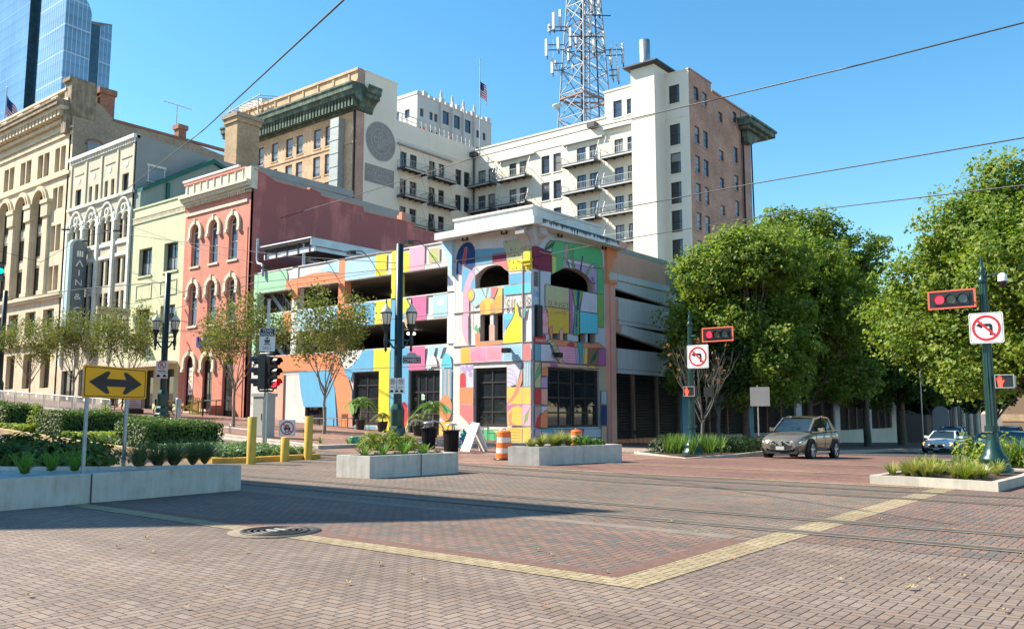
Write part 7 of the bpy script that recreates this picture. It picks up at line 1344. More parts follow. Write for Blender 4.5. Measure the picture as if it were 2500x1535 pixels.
# ---- bicycles and small street things
def bicycle(label, x, y, rz, frame):
    t = local('parked_bicycle', label, 'bicycle', 'bicycles parked on the pavement')
    def ring_(mb, cx, r, rr, mat): mb.tube([(cx + r * math.cos(6.283 * k / 20), 0, .34 + r * math.sin(6.283 * k / 20)) for k in range(21)], rr, mat, 6, False)
    for cx in (-.52, .52):
        mb = MB(); ring_(mb, cx, .32, .022, BLACK); w = mb.build('wheel', t); mb = MB(); ring_(mb, cx, .29, .01, STEEL); [mb.bar((cx, 0, .34), (cx + .29 * math.cos(k * .628), 0, .34 + .29 * math.sin(k * .628)), .006, STEEL) for k in range(10)]; mb.build('rim', w)
    mb = MB(); J = dict(r=(-.52, 0, .34), b=(-.08, 0, .32), s=(-.22, 0, .82), h=(.36, 0, .84), f=(.52, 0, .34), st=(.33, 0, .98))
    for a, b in ('rb', 'rs', 'bs', 'sh', 'bh', 'hf'): mb.tube([J[a], J[b]], .02, frame, 6)
    mb.tube([J['h'], J['st']], .016, frame, 6); mb.build('frame', t); mb = MB(); mb.tube([(.35, -.28, 1.0), (.33, 0, .98), (.35, .28, 1.0)], .014, BLACK, 6); mb.build('handlebar', t); mb = MB(); mb.tube([(-.22, 0, .82), (-.25, 0, .92)], .016, BLACK, 6); mb.box(-.38, -.12, -.07, .07, .92, .97, BLACK); mb.build('saddle', t)
    mb = MB(); mb.box(-.75, -.4, -.2, .2, .62, 1.0, BLACK); mb.build('pannier', t); return place(t, x, y, gz(x, y) + .15, rz, 1.08)
bicycle('dark bicycle with black panniers parked beside the right end of the barricades', 28.9, 57.3, R(-55), BLACK); bicycle('black bicycle leaning behind the left lantern pole base', 30.2, 53.2, R(-40), BLACK)
x, y = 29.1, 55.5; z = gz(x, y) + .15; t = thing('poster_stand', 'small pavement poster stand with a pinkish bordered notice behind the right sign post', 'sign', (x, y, z)); F = Fv(x, y, .69, -.72); mb = MB(); plate(mb, F, -.5, .5, z + .3, z + 1.5, 0, P('poster mauve', (.34, .16, .19)), .02); plate(mb, F, -.43, .43, z + .37, z + 1.43, .01, P('poster pink', (.55, .45, .46)), .02); [ln(mb, F, (-.3, z + 1.25 - k * .14), (.1 + .1 * (k % 3), z + 1.25 - k * .14), .05, .015, P('poster mauve', (.34, .16, .19))) for k in range(6)]; mb.build('notice', t); mb = MB(); mb.box(x - .5, x + .5, y - .3, y + .3, z, z + .3, BLACK); mb.build('base', t)
x, y = 26.5, 45.6; z = gz(x, y) + .15; t = thing('steel_standpipe', 'stout grey steel standpipe bollard just right of the left lantern pole', 'bollard', (x, y, z)); mb = MB(); mb.lathe(x, y, [(.16, z), (.16, z + 1.28), (.14, z + 1.32), (.05, z + 1.33)], STEEL, 14); mb.build('pipe', t); mb = MB(); mb.tube([(x, y, z + .6), (x - .12, y - .22, z + .6)], .07, STEEL, 8); mb.build('outlet', t)
YEL = M('yellow barrier paint', (.75, .62, .08), .6)
x, y = 31.5, 53.4; z = gz(x, y) + .15; t = thing('folding_barrier', 'yellow folding cross barrier on the pavement behind the steel standpipe', 'barrier', (x, y, z)); F = Fv(x, y, .5, -.86); mb = MB()
for s in (-1, 1): mb.prism([F(-1.2, z + .6 - .4 * s - .06, 0), F(1.2, z + .6 + .4 * s - .06, 0), F(1.2, z + .6 + .4 * s + .06, 0), F(-1.2, z + .6 - .4 * s + .06, 0)], (-.03, -.02, 0), YEL)
mb.build('cross_bars', t); mb = MB(); [mb.bar(F(.5 + k * .14, z + .1, .05), F(.5 + k * .14, z + 1.25, .05), .05, YEL) for k in range(6)]; mb.bar(F(1.35, z, .05), F(1.35, z + 1.3, .05), .08, BLACK); mb.build('gate', t)
t = thing('counter_shelf', 'long dark pavement bar counter on thin legs against the pink building', 'counter', (35.4, 58, 1.5)); F = Fx(35.3); a, b = F.px('c', 1405, 535), F.px('c', 1612, 532); z = a[1]; mb = MB(); mb.box(35.1, 36.1, min(a[0], b[0]), max(a[0], b[0]), z - .06, z, M('grey counter', (.12, .14, .13), .5)); mb.build('top', t)
for k in range(4): u = a[0] + (b[0] - a[0]) * (k + .1) / 3.2; mb = MB(); mb.bar((35.2, u, gz(35, u) + .1), (35.2, u, z - .06), .05, BLACK); mb.build('leg', t)
t = thing('low_railing', 'low steel tree bed railing along the kerb right of the left lantern pole', 'railing', (23.2, 40, .8)); mb = MB()
for k in range(8): y = 33.6 + k * 1.75; z = gz(23.2, y) + .15; mb.tube([(23.2, y - .06, z), (23.2, y - .06, z + .36), (23.2, y, z + .42), (23.2, y + .06, z + .36), (23.2, y + .06, z)], .025, STEEL, 5)
mb.build('posts', t); mb = MB(); mb.tube([(23.2, y_, gz(23.2, y_) + .42) for y_ in (33.6, 37, 40, 43, 45.85)], .018, STEEL, 5); mb.build('rail', t)
x, y = 23.3, 32.9; z = gz(x, y) + .1; t = thing('utility_cabinet', 'tall grey utility cabinet standing behind the train signal pole', 'cabinet', (x, y, z)); CAB = M('cabinet grey', (.36, .36, .35), .5, .3, .1)
mb = MB(); mb.box(x - .3, x + .3, y - .42, y + .42, z, z + 1.85, CAB); mb.build('body', t, bevel=.02); mb = MB(); mb.box(x - .315, x - .3, y - .36, y + .36, z + .1, z + 1.75, CAB); mb.box(x - .33, x - .315, y - .3, y - .26, z + .8, z + 1.1, BLACK); mb.build('door', t); mb = MB(); mb.box(x - .36, x + .36, y - .48, y + .48, z + 1.85, z + 2.0, CAB); mb.build('top', t)
def trash(label, x, y):
    z = gz(x, y) + .02; t = thing('trash_can', label, 'trash can', (x, y, z), 'black slatted trash cans'); mb = MB()
    for k in range(30): a = 6.283 * k / 30; mb.bar((x + .27 * math.cos(a), y + .27 * math.sin(a), z + .05), (x + .31 * math.cos(a), y + .31 * math.sin(a), z + .85), .04, BLACK, .012)
    mb.lathe(x, y, [(.25, z), (.25, z + .84)], BLACK, 16); mb.lathe(x, y, [(.29, z), (.3, z + .06)], BLACK, 20); mb.lathe(x, y, [(.31, z + .82), (.38, z + .86), (.38, z + .9), (.26, z + .9), (.24, z + .8)], BLACK, 20); mb.build('bin', t)
    mb = MB(); [mb.bar((x + .2 * math.cos(a), y + .2 * math.sin(a), z + .88), (x + .16 * math.cos(a), y + .16 * math.sin(a), z + 1.1), .02, BLACK) for a in (0, 1.57, 3.14, 4.71)]; mb.build('lid_struts', t); mb = MB(); mb.lathe(x, y, [(.26, z + 1.09), (.27, z + 1.11), (.18, z + 1.15), (.02, z + 1.17)], STEEL, 18); mb.build('rain_lid', t)
p = at(1046, 1096, 38.2); trash('black slatted trash can on the left, in front of the bicycle ring rack', p[0], p[1]); p = at(1101, 1107, 35.2); trash('black slatted trash can on the right, beside the white sandwich board', p[0], p[1])
for px_, lb in ((1018, 'white steel ring bicycle rack left of the trash cans'), (1058, 'white steel ring bicycle rack half hidden behind the left trash can')):
    p = at(px_, 1063, 41.5); z = gz(p[0], p[1]) + .02; F = Fv(p[0], p[1], .75, -.66); t = thing('bike_rack', lb, 'bike rack', (p[0], p[1], z), 'ring bicycle racks'); mb = MB(); mb.tube([F(.5 * math.cos(6.283 * k / 28), z + .62 + .5 * math.sin(6.283 * k / 28)) for k in range(29)], .035, M('rack white', (.62, .58, .54), .4), 8, False); mb.build('ring', t); mb = MB(); [mb.tube([F(u, z), F(u, z + .17)], .03, STEEL, 6) for u in (-.12, .12)]; mb.build('feet', t)
p = at(1132, 1084, 40); x, y = p[0], p[1]; z = gz(x, y) + .02; t = thing('fire_hydrant', 'fire hydrant with teal cap and blue body beside the white sandwich board', 'hydrant', (x, y, z)); HB, HT = M('hydrant blue', (.03, .25, .42), .45), M('hydrant teal', (.03, .30, .28), .45)
mb = MB(); mb.lathe(x, y, [(.17, z), (.17, z + .06), (.11, z + .08), (.11, z + .5), (.15, z + .55)], HB, 14); mb.build('body', t); mb = MB(); mb.lathe(x, y, [(.17, z + .55), (.17, z + .6), (.13, z + .68), (.07, z + .78), (.03, z + .8), (.03, z + .86)], HT, 12); mb.build('bonnet', t); mb = MB(); [mb.tube([(x, y, z + .42), (x + a, y + b, z + .42)], .055, HB, 8) for a, b in ((.2, -.1), (-.2, .1), (-.12, -.18))]; mb.build('outlet', t)
# sandwich board
t = thing('sandwich_board', 'white folding sandwich board sign standing open on the brick plaza', 'sign', (28.2, 24.6, 0)); top = [Vector(at(1150, 1032, 36.6)), Vector(at(1169, 1034, 36.2))]
for A, B, k in ((Vector(at(1124, 1101, 36.8)), Vector(at(1146, 1103, 36.0)), 0), (Vector(at(1191, 1101, 36.8)), Vector(at(1187, 1101, 37.6)), 1)):
    A.z = B.z = gz(A.x, A.y) + .02
    if k: A, B = Vector(at(1170, 1100, 37.4)), Vector(at(1190, 1102, 36.2)); A.z = B.z = gz(A.x, A.y) + .02
    n = (top[1] - top[0]).cross(A - top[0]).normalized() * .05; mb = MB(); mb.prism([A, B, top[1], top[0]], n, WHITE); o = mb.build('panel', t); mb = MB(); c = [(1 - v) * ((1 - u) * A + u * B) + v * ((1 - u) * top[0] + u * top[1]) for u, v in ((.6, .25), (.85, .25), (.85, .3), (.6, .3))]; [mb.face([q + n * s for q in c], SIGNB) for s in (-.1, 1.1)]; mb.build('maker_tag' if 0 else 'label_plate', o)
# traffic barrels
BOR, BWH = M('orange barrel plastic', (.78, .16, .025), .5, var=.12), M('barrel white band', (.70, .66, .60), .4, var=.1)
for x, y, lb in ((23.06, 18.76, 'orange and white striped traffic barrel left of the grass planter'), (29.3, 20.0, 'orange traffic barrel whose top shows behind the grass planter')):
    z = gz(x, y) + .01; t = thing('traffic_barrel', lb, 'traffic barrel', (x, y, z), 'orange traffic barrels'); mb = MB(); mb.lathe(x, y, [(.36, z), (.36, z + .05), (.29, z + .06)], BLACK, 20); mb.build('rubber_base', t); mb = MB(); zz = [.06, .22, .24, .4, .42, .58, .6, .76, .78, .94]; rr = [.285, .28, .272, .268, .262, .258, .25, .247, .24, .235]
    for k in range(9): mb.lathe(x, y, [(rr[k], z + zz[k]), (rr[k + 1], z + zz[k + 1])], BWH if k in (2, 6) else BOR, 24)
    mb.lathe(x, y, [(.235, z + .94), (.2, z + .98), (.12, z + .99)], BOR, 24); mb.build('drum', t); mb = MB(); mb.tube([(x - .1, y, z + .98), (x - .08, y, z + 1.05), (x + .08, y, z + 1.05), (x + .1, y, z + .98)], .02, BOR, 6); mb.build('handle', t)
x, y = 24.87, 28.4; z = gz(x, y) + .1; t = thing('teal_pot', 'low teal glazed bowl planter on the kerb left of the lime shrubs', 'pot', (x, y, z)); mb = MB(); mb.lathe(x, y, [(.24, z), (.32, z + .1), (.34, z + .3), (.35, z + .34), (.3, z + .34), (.27, z + .28)], M('teal glaze', (.02, .30, .24), .35), 18); mb.build('bowl', t); mb = MB(); mb.lathe(x, y, [(.29, z + .27), (.01, z + .29)], SOIL, 14); mb.build('soil', t)
# cafe tables, chairs and bench by the wall
def cafe(label, x, y):
    z = gz(x, y) + .12; t = thing('cafe_table', label, 'table', (x, y, z), 'small black cafe tables'); mb = MB(); mb.lathe(x, y, [(.3, z + .71), (.3, z + .74), (.01, z + .745)], BLACK, 16); mb.build('top', t); mb = MB(); [mb.tube([(x + .05 * math.cos(a), y + .05 * math.sin(a), z + .71), (x + .03 * math.cos(a), y + .03 * math.sin(a), z + .35), (x + .24 * math.cos(a), y + .24 * math.sin(a), z)], .012, BLACK, 5) for a in (0, 2.1, 4.2)]; mb.build('leg', t)
def chair(label, x, y, rz):
    t = local('cafe_chair', label, 'chair', 'black metal cafe chairs'); mb = MB(); [mb.box(-.2, .2, -.2 + k * .08, -.14 + k * .08, .44, .46, BLACK) for k in range(5)]; mb.build('seat', t); mb = MB(); [mb.box(-.2, .2, .18, .2, .6 + k * .09, .66 + k * .09, BLACK) for k in range(3)]; mb.build('backrest', t)
    for a, b, h in ((-.2, -.2, .45), (.2, -.2, .45), (-.2, .2, .88), (.2, .2, .88)): mb = MB(); mb.tube([(a, b, 0), (a * .95, b * .95, h)], .012, BLACK, 5); mb.build('leg', t)
    place(t, x, y, gz(x, y) + .14, rz)
cafe('small black cafe table below the corner mural window', 34.6, 29.6); chair('black cafe chair left of the corner cafe table', 34.7, 30.4, 2.6); chair('black cafe chair right of the corner cafe table', 34.4, 28.8, .5); cafe('small black cafe table under the yellow framed mural window', 34.9, 40.0); chair('black cafe chair left of the table under the mural window', 34.8, 41.0, 2.8); chair('black cafe chair right of the table under the mural window', 34.9, 39.2, .3); cafe('black cafe table beside the orange column of the side street', 44.4, 26.6); chair('black cafe chair beside the louvred screen of the side street', 45.4, 26.5, 1.2)
t = thing('wall_bench', 'long slim bench on thin legs before the blue and orange mural wall', 'bench', (35.2, 43, .7)); mb = MB(); z = gz(35.2, 43) + .6; mb.box(35.0, 35.45, 40.9, 45.2, z, z + .06, STEEL); mb.build('seat', t)
for y in (41.1, 42.4, 43.8, 45.0): mb = MB(); mb.bar((35.2, y, z - .5), (35.2, y, z), .04, BLACK); mb.build('leg', t)
# manhole
t = thing('manhole_cover', 'round iron manhole cover set in a concrete collar across the tan brick band', 'manhole cover', (7.25, 9.9, .01)); mb = MB(); mb.lathe(7.25, 9.9, [(.62, .005), (.62, .012), (.01, .014)], M('manhole collar', (.20, .16, .115), .9, var=.3, scale=8, bump=.5), 32); mb.build('collar', t); mb = MB(); IR = M('cast iron', (.07, .062, .055), .5, .6, .3, 12)
for k, (r0, r1) in enumerate(((.0, .12), (.16, .2), (.24, .28), (.32, .36), (.40, .46))): mb.lathe(7.25, 9.9, [(r1, .016), (r1, .026), (max(r0, .01), .026), (max(r0, .01), .018)], IR, 28)
mb.lathe(7.25, 9.9, [(.46, .015), (.01, .018)], M('manhole rust', (.17, .14, .10), .8, var=.3, scale=12), 28); [mb.box(7.25 - .2 + k * .13, 7.3 - .2 + k * .13, 9.78, 10.02, .026, .031, CONC) for k in (1, 2)]; mb.build('lid', t)
# fallen leaves
LITM = [M('leaf tan', (.42, .30, .12), .8, var=.2), M('leaf pale', (.40, .31, .15), .8, var=.2), M('leaf rust', (.34, .10, .025), .8, var=.2)]
def leafshape(s, mat):
    mb = MB(); vs = [(0, 0, .03 * s)]
    for k in range(10): a = 6.283 * k / 10; r = s * (1 if k % 2 == 0 else .42); vs.append((r * math.cos(a), r * math.sin(a), s * (.1 + .55 * rnd.random() * (k % 2 == 0))))
    mb.raw(vs, [(0, 1 + k, 1 + (k + 1) % 10) for k in range(10)], mat); return mb
lp = []
for k in range(3):
    o = leafshape(.05, LITM[k]).build('fallen_leaf'); tag(o, ('dry tan fallen leaf lying on the brick paving', 'pale yellow fallen leaf lying on the brick paving', 'rust red fallen leaf lying on the brick paving')[k], 'leaf', 'fallen leaves scattered over the paving'); lp.append(o)
spots = [(550, 1437), (70, 1458), (1330, 1485), (1405, 1503), (2220, 1440), (2230, 1440), (1880, 1342), (2030, 1388), (1453, 1275), (1829, 1244), (1290, 1320), (1345, 1357), (1310, 1345), (1035, 1420), (850, 1428), (370, 1350), (355, 1315), (285, 1338), (640, 1327), (2020, 1270), (2150, 1270), (2330, 1295), (2310, 1295), (2095, 1265), (1815, 1212), (1700, 1300), (1600, 1255), (1640, 1275), (1550, 1220), (1500, 1200), (1950, 1195), (2120, 1245), (2440, 1240), (2270, 1420), (2450, 1495), (1790, 1370), (1715, 1455), (2110, 1330), (600, 1350), (455, 1488), (1000, 1400), (1750, 1198), (1900, 1180), (1630, 1180), (1180, 1210), (2350, 1410), (2490, 1360), (925, 1380), (150, 1400), (2050, 1420), (1480, 1400), (2200, 1350)]
for k, (px_, py_) in enumerate(spots):
    d = ray(px_, py_); f = -EYE / d[2]; o = lp[k % 3] if k < 3 else lp[2 if k % 9 == 8 else k % 2].copy()
    if k >= 3: COL.objects.link(o)
    place(o, d[0] * f, d[1] * f, .024, rnd.uniform(0, 6), rnd.uniform(.5, 1.0))
# ---- overhead wires
WIRE = M('overhead wire', (.035, .04, .04), .5, var=0)
def wire(label, pts, r, sag=.25):
    P_ = [Vector(at(*p)) for p in pts]; path = []
    for a, b in zip(P_, P_[1:]):
        for k in range(9): f = k / 8; path.append(a.lerp(b, f) - Vector((0, 0, sag * 4 * f * (1 - f) * (0 if len(P_) > 2 else 1))))
    mb = MB(); mb.tube(path, r, WIRE, 5); tag(mb.build('overhead_wire', None, tuple(path[0])), label, 'wire', 'overhead tram wires')
wire('thick dark wire climbing steeply from the blade sign to the top edge', [(848, -8, 14), (500, 315, 30), (310, 462, 50), (180, 565, 66)], .022)
wire('highest long wire crossing the worn brick hotel side at the right', [(2560, 40, 22), (2080, 163, 26), (1746, 243, 31), (1450, 312, 38), (1157, 386, 48), (860, 480, 58), (620, 552, 66)], .026)
wire('second long wire from the right edge passing above the round leafy trees', [(2560, 326, 22), (1830, 450, 30), (1300, 549, 44), (960, 612, 54), (620, 690, 64), (330, 735, 72)], .022)
wire('lowest long wire from the right edge through the tree tops to the mural tower', [(2560, 445, 22), (1890, 524, 30), (1500, 588, 41), (1000, 690, 56), (630, 760, 66)], .018)
wire('thin wire from the right lantern pole along the mural parapet', [(975, 608, 37.6), (800, 640, 45), (600, 675, 57), (320, 742, 72), (160, 700, 80)], .018)
wire('thin wire across the pink and green building fronts', [(620, 642, 56), (450, 598, 60), (330, 556, 66), (170, 515, 74)], .018)
wire('pale span wire from the left lantern pole to the left edge', [(405, 690, 49.8), (380, 690, 51), (230, 702, 56), (150, 712, 60), (-10, 735, 66)], .03)
wire('thin wire falling from the gothic front to the right lantern pole', [(170, 552, 70), (400, 585, 62), (700, 625, 50), (968, 642, 37.6)], .018); wire('thin low wire between the lantern poles', [(408, 760, 49.8), (620, 690, 45), (968, 655, 37.6)], .016); wire('thin wire across the tan building near the left edge', [(-10, 610, 60), (100, 640, 64), (210, 575, 70), (290, 565, 72)], .018)
mb = MB()
for px_, py_ in ((160, 562), (255, 565), (285, 565), (210, 590), (640, 652)): c = at(px_, py_, 68); mb.tube([(c[0] - .3, c[1], c[2]), (c[0] + .3, c[1], c[2] + .1)], .07, WIRE, 6)
tag(mb.build('wire_insulators', None, tuple(at(200, 565, 68))), 'dark insulators joining the overhead wires before the gothic front', 'insulator')
# ================================================================ vehicles
def paint(name, c, rough=.28, metal=.55):
    n = N(name); n.b.inputs['Roughness'].default_value = rough; n.b.inputs['Metallic'].default_value = metal; n.b.inputs['Coat Weight'].default_value = .6; n.b.inputs['Coat Roughness'].default_value = .05
    v = n.obj(); n.col(n.mix(1., c, n.ramp(n.noise(v, 1.5, 3), [(.3, (.88,) * 3), (.7, (1.1,) * 3)]), 'MULTIPLY')); return n.mat
TYRE = M('tyre rubber', (.016, .016, .017), .85, var=.2, scale=8); ALLOY = M('alloy rim', (.6, .6, .6), .35, .3, .1); CGLASS = glass('car glass', (.018, .028, .03), .03, .9); CHROME = M('chrome', (.6, .6, .6), .15, 1., .05); PLAST = M('black car plastic', (.018, .018, .018), .6, var=.2)
HL = M('headlamp glass', (.75, .74, .68), .15, .1, .1, spec=.9); HLON = M('lit amber lamp', (.8, .35, .05), .3, var=0, emit=((1., .45, .1), 1.6)); PLATE = M('number plate', (.42, .42, .40), .5, var=.1)
def car(name, label, cat, L, W, H, pm, x, y, sta, belt, roof, wb, wr, lamp=HL, kind='suv', group='cars on the side street'):
    """front faces -x in local space; sta = (x, half width, bottom z, top z); roof = (x, half width, z)"""
    t = local(name, label, cat, group); hw = W / 2
    def loft(rows, mat, mb, smooth=True):
        n = len(rows[0]); vs = [p for r in rows for p in r]; mb.raw(vs, [(i * n + k, i * n + k + 1, (i + 1) * n + k + 1, (i + 1) * n + k) for i in range(len(rows) - 1) for k in range(n - 1)], mat, smooth)
    mb = MB(); rows = []
    for sx_, w, zb, zt in sta:
        half = [(w * .86, zb), (w * .985, zb + .16), (w, zb + (zt - zb) * .55), (w * .975, zt - .10), (w * .90, zt - .02), (w * .55, zt + .025), (0, zt + .035)]
        rows.append([(sx_, -a, b) for a, b in half] + [(sx_, a, b) for a, b in half[-2::-1]])
    loft(rows, pm, mb); n = len(rows[0]); mb.face(rows[0], pm); mb.face(rows[-1], pm); mb.face([r[0] for r in rows] + [r[-1] for r in rows[::-1]], PLAST)
    o = mb.build('body', t); o.modifiers.new('s', 'SUBSURF').levels = 1; o.modifiers[-1].render_levels = 1
    # greenhouse
    bz = lambda x_: belt[0] + (belt[1] - belt[0]) * (x_ - roof[0][0]) / (roof[-1][0] - roof[0][0])
    g = MB(); rws = [[(rx_, -hw * .93, bz(rx_) - .06), (rx_, -rw, rz), (rx_, rw, rz), (rx_, hw * .93, bz(rx_) - .06)] for rx_, rw, rz in roof]; loft(rws, CGLASS, g, False); g.build('window_glass', t)
    r = MB(); inner = roof[1:-1]; rr = [[(rx_, -rw - .02, rz - .03), (rx_, -rw * .9, rz + .02), (rx_, 0, rz + .045), (rx_, rw * .9, rz + .02), (rx_, rw + .02, rz - .03)] for rx_, rw, rz in inner]; loft(rr, pm, r); r.build('roof', t)
    p = MB()
    for s in (-1, 1):
        for k in list(range(len(roof) - 1)):
            (xa, wa, za), (xb, wb_, zb_) = roof[k], roof[k + 1]; p.bar((xa, s * (wa + .015), za), (xb, s * (wb_ + .015), zb_ + .01), .07, pm)
        for xx, ww in ((roof[0][0] + (roof[-1][0] - roof[0][0]) * .47, .08), (roof[0][0] + (roof[-1][0] - roof[0][0]) * .78, .12)):
            k = max(i for i in range(len(roof) - 1) if roof[i][0] <= xx); f = (xx - roof[k][0]) / (roof[k + 1][0] - roof[k][0]); rw = roof[k][1] + (roof[k + 1][1] - roof[k][1]) * f; rz = roof[k][2] + (roof[k + 1][2] - roof[k][2]) * f; p.bar((xx, s * (hw * .935), bz(xx) - .04), (xx - .08, s * (rw + .015), rz), ww, pm if ww > .1 else PLAST)
        p.bar((roof[0][0], s * hw * .94, bz(roof[0][0])), (roof[-1][0], s * hw * .94, bz(roof[-1][0])), .035, CHROME if kind == 'suv' else PLAST)
    p.build('pillars', t)
    f = sta[0][0]; zt = sta[1][3]; w1 = sta[1][1]
    m_ = MB(); m_.prism([(f - .03, a * w1, b) for a, b in ((-.42, zt - .12), (.42, zt - .12), (.30, zt - .30), (-.30, zt - .30))], (.14, 0, 0), PLAST); [m_.bar((f - .045, a - .14, zt - .28), (f - .045, a + .14, zt - .14), .05, CHROME) for a in ((-.30, .05, .3) if kind == 'suv' else ())]; m_.bar((f - .04, -.4 * w1, zt - .12), (f - .04, .4 * w1, zt - .12), .03, CHROME); gr = m_.build('grille', t)
    m_ = MB(); m_.disc((f - .075, 0, zt - .2), (-1, 0, 0), .085, CHROME, 18); m_.build('badge', gr)
    for s in (-1, 1):
        m_ = MB(); pts = [(f + .0, s * w1 * .48, zt - .14), (f + .03, s * w1 * .5, zt - .26), (f + .14, s * w1 * .98, zt - .17), (f + .42, s * w1 * 1.07, zt - .02), (f + .3, s * w1 * .93, zt + .02), (f + .1, s * w1 * .62, zt - .05)]; m_.prism([(a - .03, b * 1.005, c) for a, b, c in pts], (.05, 0, .0), lamp); m_.build('headlight', t)
        m_ = MB(); m_.prism([(roof[0][0] + .55, s * (hw * .95), bz(1) + .02), (roof[0][0] + .75, s * (hw * .95), bz(1) + .02), (roof[0][0] + .72, s * (hw * .95 + .24), bz(1) + .05), (roof[0][0] + .55, s * (hw * .95 + .24), bz(1) + .05)], (0, 0, .15), pm); m_.build('wing_mirror', t)
        m_ = MB()
        for xx in (roof[0][0] + .35, roof[0][0] + 1.35, roof[0][0] + 2.25): m_.bar((xx, s * (hw * 1.001), sta[2][2] + .2), (xx, s * (hw * .985), bz(xx) - .1), .012, PLAST)
        for xx in (roof[0][0] + 1.15, roof[0][0] + 2.05): m_.box(xx, xx + .17, s * hw * .99 - .015, s * hw * .99 + .015, bz(xx) - .24, bz(xx) - .2, pm)
        m_.box(sta[2][0] + .7, sta[2][0] + wb - .25, s * hw - .02, s * hw + .02, sta[2][2] + .02, sta[2][2] + .09, CHROME if kind == 'suv' else PLAST); m_.build('door_trim', t)
    m_ = MB(); m_.prism([(f - .02, a * w1, b) for a, b in ((-.55, sta[0][2] + .20), (.55, sta[0][2] + .20), (.5, sta[0][2] + .06), (-.5, sta[0][2] + .06))], (.16, 0, 0), PLAST); m_.prism([(f + .04, a * w1, b) for a, b in ((-.9, sta[0][2] + .03), (.9, sta[0][2] + .03), (.8, sta[0][2] - .12), (-.8, sta[0][2] - .12))], (.25, 0, 0), PLAST); m_.build('lower_bumper', t)
    m_ = MB(); m_.box(f - .055, f - .03, -.17, .17, zt - .46, zt - .32, PLATE); m_.build('number_plate', t)
    for ax in (sta[0][0] + .92, sta[0][0] + .92 + wb):
        for s in (-1, 1):
            yo = s * (hw + .03); n = 22; m_ = MB(); vs = []
            prof = [(wr * .62, -.22), (wr * .93, -.22), (wr, -.17), (wr, -.03), (wr * .94, .02), (wr * .66, .025), (wr * .62, 0)]
            for q, d in prof:
                for k in range(n): a = 6.283 * k / n; vs.append((ax + q * math.cos(a), yo + s * d, wr + q * math.sin(a)))
            m_.raw(vs, [(i * n + k, i * n + (k + 1) % n, (i + 1) * n + (k + 1) % n, (i + 1) * n + k) for i in range(len(prof) - 1) for k in range(n)], TYRE, True); wl = m_.build('wheel', t)
            m_ = MB(); C = lambda q, a, d: (ax + q * math.cos(a), yo + s * d, wr + q * math.sin(a)); m_.face([C(wr * .64, 6.283 * k / n, -.06) for k in range(n)], PLAST)
            for k in range(5): a = 6.283 * k / 5 + .3; m_.prism([C(wr * .1, a - .9, .015), C(wr * .64, a - .17, .01), C(wr * .64, a + .17, .01), C(wr * .1, a + .9, .015)], (0, -s * .05, 0), ALLOY)
            for k in range(n): a, b = 6.283 * k / n, 6.283 * (k + 1) / n; m_.face([C(wr * .6, a, .015), C(wr * .67, a, .02), C(wr * .67, b, .02), C(wr * .6, b, .015)], ALLOY)
            m_.build('rim', wl)
            m_ = MB(); pts = [(ax + (wr + .075) * math.cos(R(a)), s * (hw + .004), wr + (wr + .075) * math.sin(R(a))) for a in range(-8, 189, 14)]; m_.face(pts, PLAST); [m_.bar(a, b, .05, PLAST) for a, b in zip(pts, pts[1:])]; m_.build('wheel_arch', t)
    z = min(gz(x, y), gz(x + L, y)) + .012; place(t, x, y, (gz(x + .9, y) + gz(x + .9 + wb, y)) / 2 + .012, 0); t.rotation_euler = (0, math.atan2(gz(x + .9, y) - gz(x + .9 + wb, y), wb), 0); return t
SUV = [(0, .62, .36, .68), (.1, .80, .30, .83), (.45, .92, .27, .96), (1.1, .94, .27, 1.06), (1.5, .94, .27, 1.10), (2.6, .94, .28, 1.13), (3.8, .94, .30, 1.17), (4.5, .90, .34, 1.16), (4.78, .80, .42, .98)]
SROOF = [(1.2, .74, 1.08), (2.1, .64, 1.60), (2.9, .66, 1.69), (3.7, .64, 1.64), (4.6, .62, 1.15)]
SED = [(0, .60, .30, .58), (.1, .80, .24, .68), (.5, .90, .22, .78), (1.3, .93, .22, .90), (1.7, .93, .22, .93), (2.8, .93, .22, .95), (3.8, .92, .24, .98), (4.6, .88, .30, .97), (4.88, .78, .36, .80)]
DROOF = [(1.45, .76, .92), (2.3, .60, 1.36), (2.9, .61, 1.43), (3.5, .59, 1.38), (4.5, .66, .98)]
car('parked_suv', 'brownish grey crossover with chrome grille waiting at the corner in tree shade', 'car', 4.8, 1.88, 1.7, paint('taupe metallic paint', (.25, .205, .16), .22, .55), 33.65, 13.15, [(a, b, c, d * 1.03) for a, b, c, d in SUV], (1.11, 1.23), [(a, b, c * 1.045) for a, b, c in SROOF], 2.83, .385)
car('white_sedan', 'white sedan with amber lit headlamps driving up the side street', 'car', 4.9, 1.86, 1.45, paint('white car paint', (.82, .82, .82), .3, .0), 58.3, 12.85, SED, (.92, .99), DROOF, 2.85, .34, HLON, 'sedan')
car('dark_suv', 'dark sport utility vehicle directly behind the white sedan, nearest the shaded pavement', 'car', 4.8, 1.95, 1.8, paint('black blue paint', (.015, .018, .025)), 66.5, 14.1, [(a, b, c, d * 1.05) for a, b, c, d in SUV], (1.14, 1.25), [(a, b, c * 1.06) for a, b, c in SROOF], 2.85, .4)
car('black_pickup', 'black pickup truck behind the white sedan to its right', 'truck', 5.4, 2.0, 1.9, paint('black truck paint', (.012, .012, .014)), 70.5, 11.1, [(a * 1.12, b * 1.04, c + .08, d * 1.08) for a, b, c, d in SUV], (1.2, 1.28), [(a * 1.0, b, c * 1.13) for a, b, c in SROOF[:-1]] + [(4.0, .66, 1.25)], 3.3, .42)
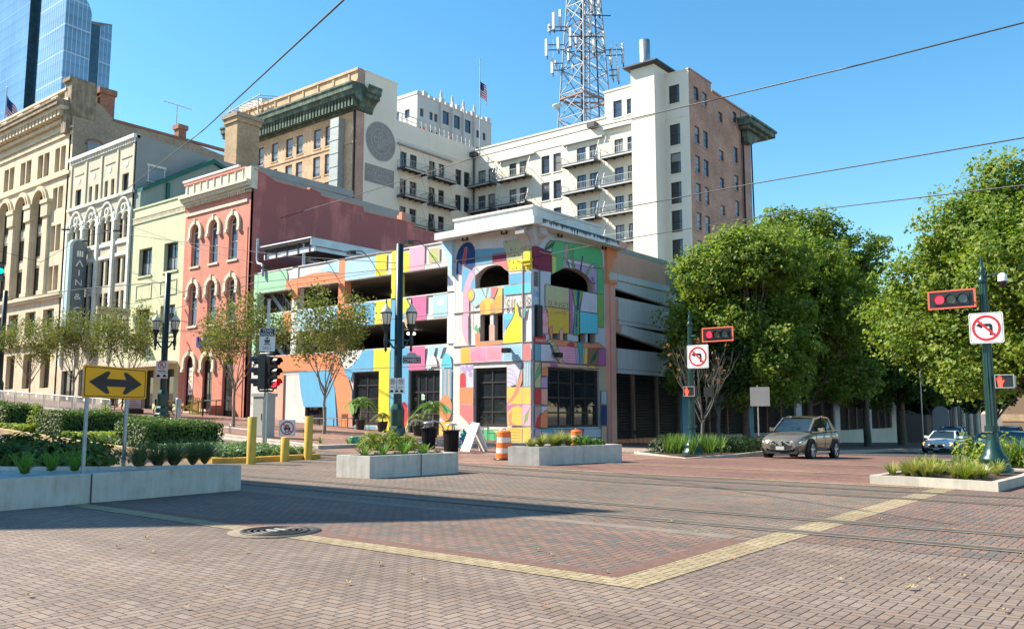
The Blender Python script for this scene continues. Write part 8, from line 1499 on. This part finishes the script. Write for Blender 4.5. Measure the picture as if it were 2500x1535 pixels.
p = at(2455, 1050, 50); car('dark_blue_sedan', 'dark blue sedan half hidden by iris leaves right of the near signal pole', 'car', 4.8, 1.85, 1.45, paint('dark blue paint', (.025, .04, .07)), p[0], p[1], SED, (.92, .99), DROOF, 2.8, .34, HL, 'sedan')
p = at(2395, 1045, 66); car('silver_sedan', 'silver sedan mostly hidden behind the near signal pole', 'car', 4.8, 1.85, 1.45, paint('silver paint', (.40, .42, .44)), p[0], p[1] , SED, (.92, .99), DROOF, 2.8, .34, HL, 'sedan')
# ================================================================ things at the end of the side street, and an unseen block added to cast the shadow across the paving
t = thing('tan_street_building', 'low tan building with a pale band at the far right end of the side street', 'building', (180, 0, -4)); TNB = stain('tan far wall', (.24, .16, .10), (.15, .1, .07), .4)
mb = MB(); mb.box(172, 190, -40, 27, -6, 7.5, TNB); mb.box(171.9, 172.1, -40, 27.1, 0.2, 1.4, BUFF); mb.build('wall', t); mb = MB(); [mb.box(171.85, 171.95, -30 + k * 7, -27 + k * 7, -3.2, -.2, GLASS_D) for k in range(8)]; mb.build('window', t)
t = thing('colonnade_building', 'dark recessed building with slim pale columns behind the distant trees', 'building', (122, 27, -2.5)); mb = MB(); mb.box(116, 150, 26.5, 46, -3, 10, stain('far dark wall', (.16, .13, .11), (.1, .08, .07), .4)); mb.build('wall', t)
for k in range(6): mb = MB(); mb.lathe(119 + k * 5, 25.9, [(.35, -3), (.3, 4)], CREAM, 10); mb.build('column', t)
p = at(2255, 1088, 74); z = gz(p[0], p[1]) + .1; t = thing('signpost', 'slim grey street signpost with an arched grey board behind it near the dark trunk', 'sign', (p[0], p[1], z)); mb = MB(); mb.tube([(p[0], p[1], z), (p[0], p[1], z + 6.5)], .06, STEEL, 6); mb.build('post', t)
mb = MB(); F = Fx(p[0] + 1); mb.prism([F(u, z_) for u, z_ in [(p[1] - 1.9, z), (p[1] - .6, z)] + [(p[1] - 1.25 + .65 * math.cos(R(a)), z + 2.9 + .6 * math.sin(R(a))) for a in range(0, 181, 20)]], (.1, 0, 0), SIGNB); mb.build('board', t)
t = thing('unseen_shadow_block', 'unseen brick block left of the tracks, added to cast the shadow on the paving', 'building', (-5, 60, 0))
OB = brick('shadow block brick', (.33, .17, .11), (.28, .14, .09), (.3, .25, .2)); k = 20 / math.tan(R(SUN_EL)); FO = lambda u, z, d=0: (ox + d, u, z)
foot = [(x - SUN_H[0] * k, y - SUN_H[1] * k) for x, y in ((12.3, 7.4), (9.7, 8.75), (5.0, 13.0), (-2, 20))]; ox = foot[0][0]; foot += [(foot[-1][0], 110), (ox, 110)]  # footprint shaped so the roof edges cast the wedge of shadow
mb = MB(); mb.prism([(x, y, 0) for x, y in foot], (0, 0, 20), SLATE, OB); mb.build('wall', t)
for q in range(15):
    for z in (2.0, 6.5, 11, 15.3): mb = MB(); mb.box(ox - .05, ox + .05, 30 + q * 5, 32.5 + q * 5, z, z + 2.4, GLASS_D); mb.build('window', t)
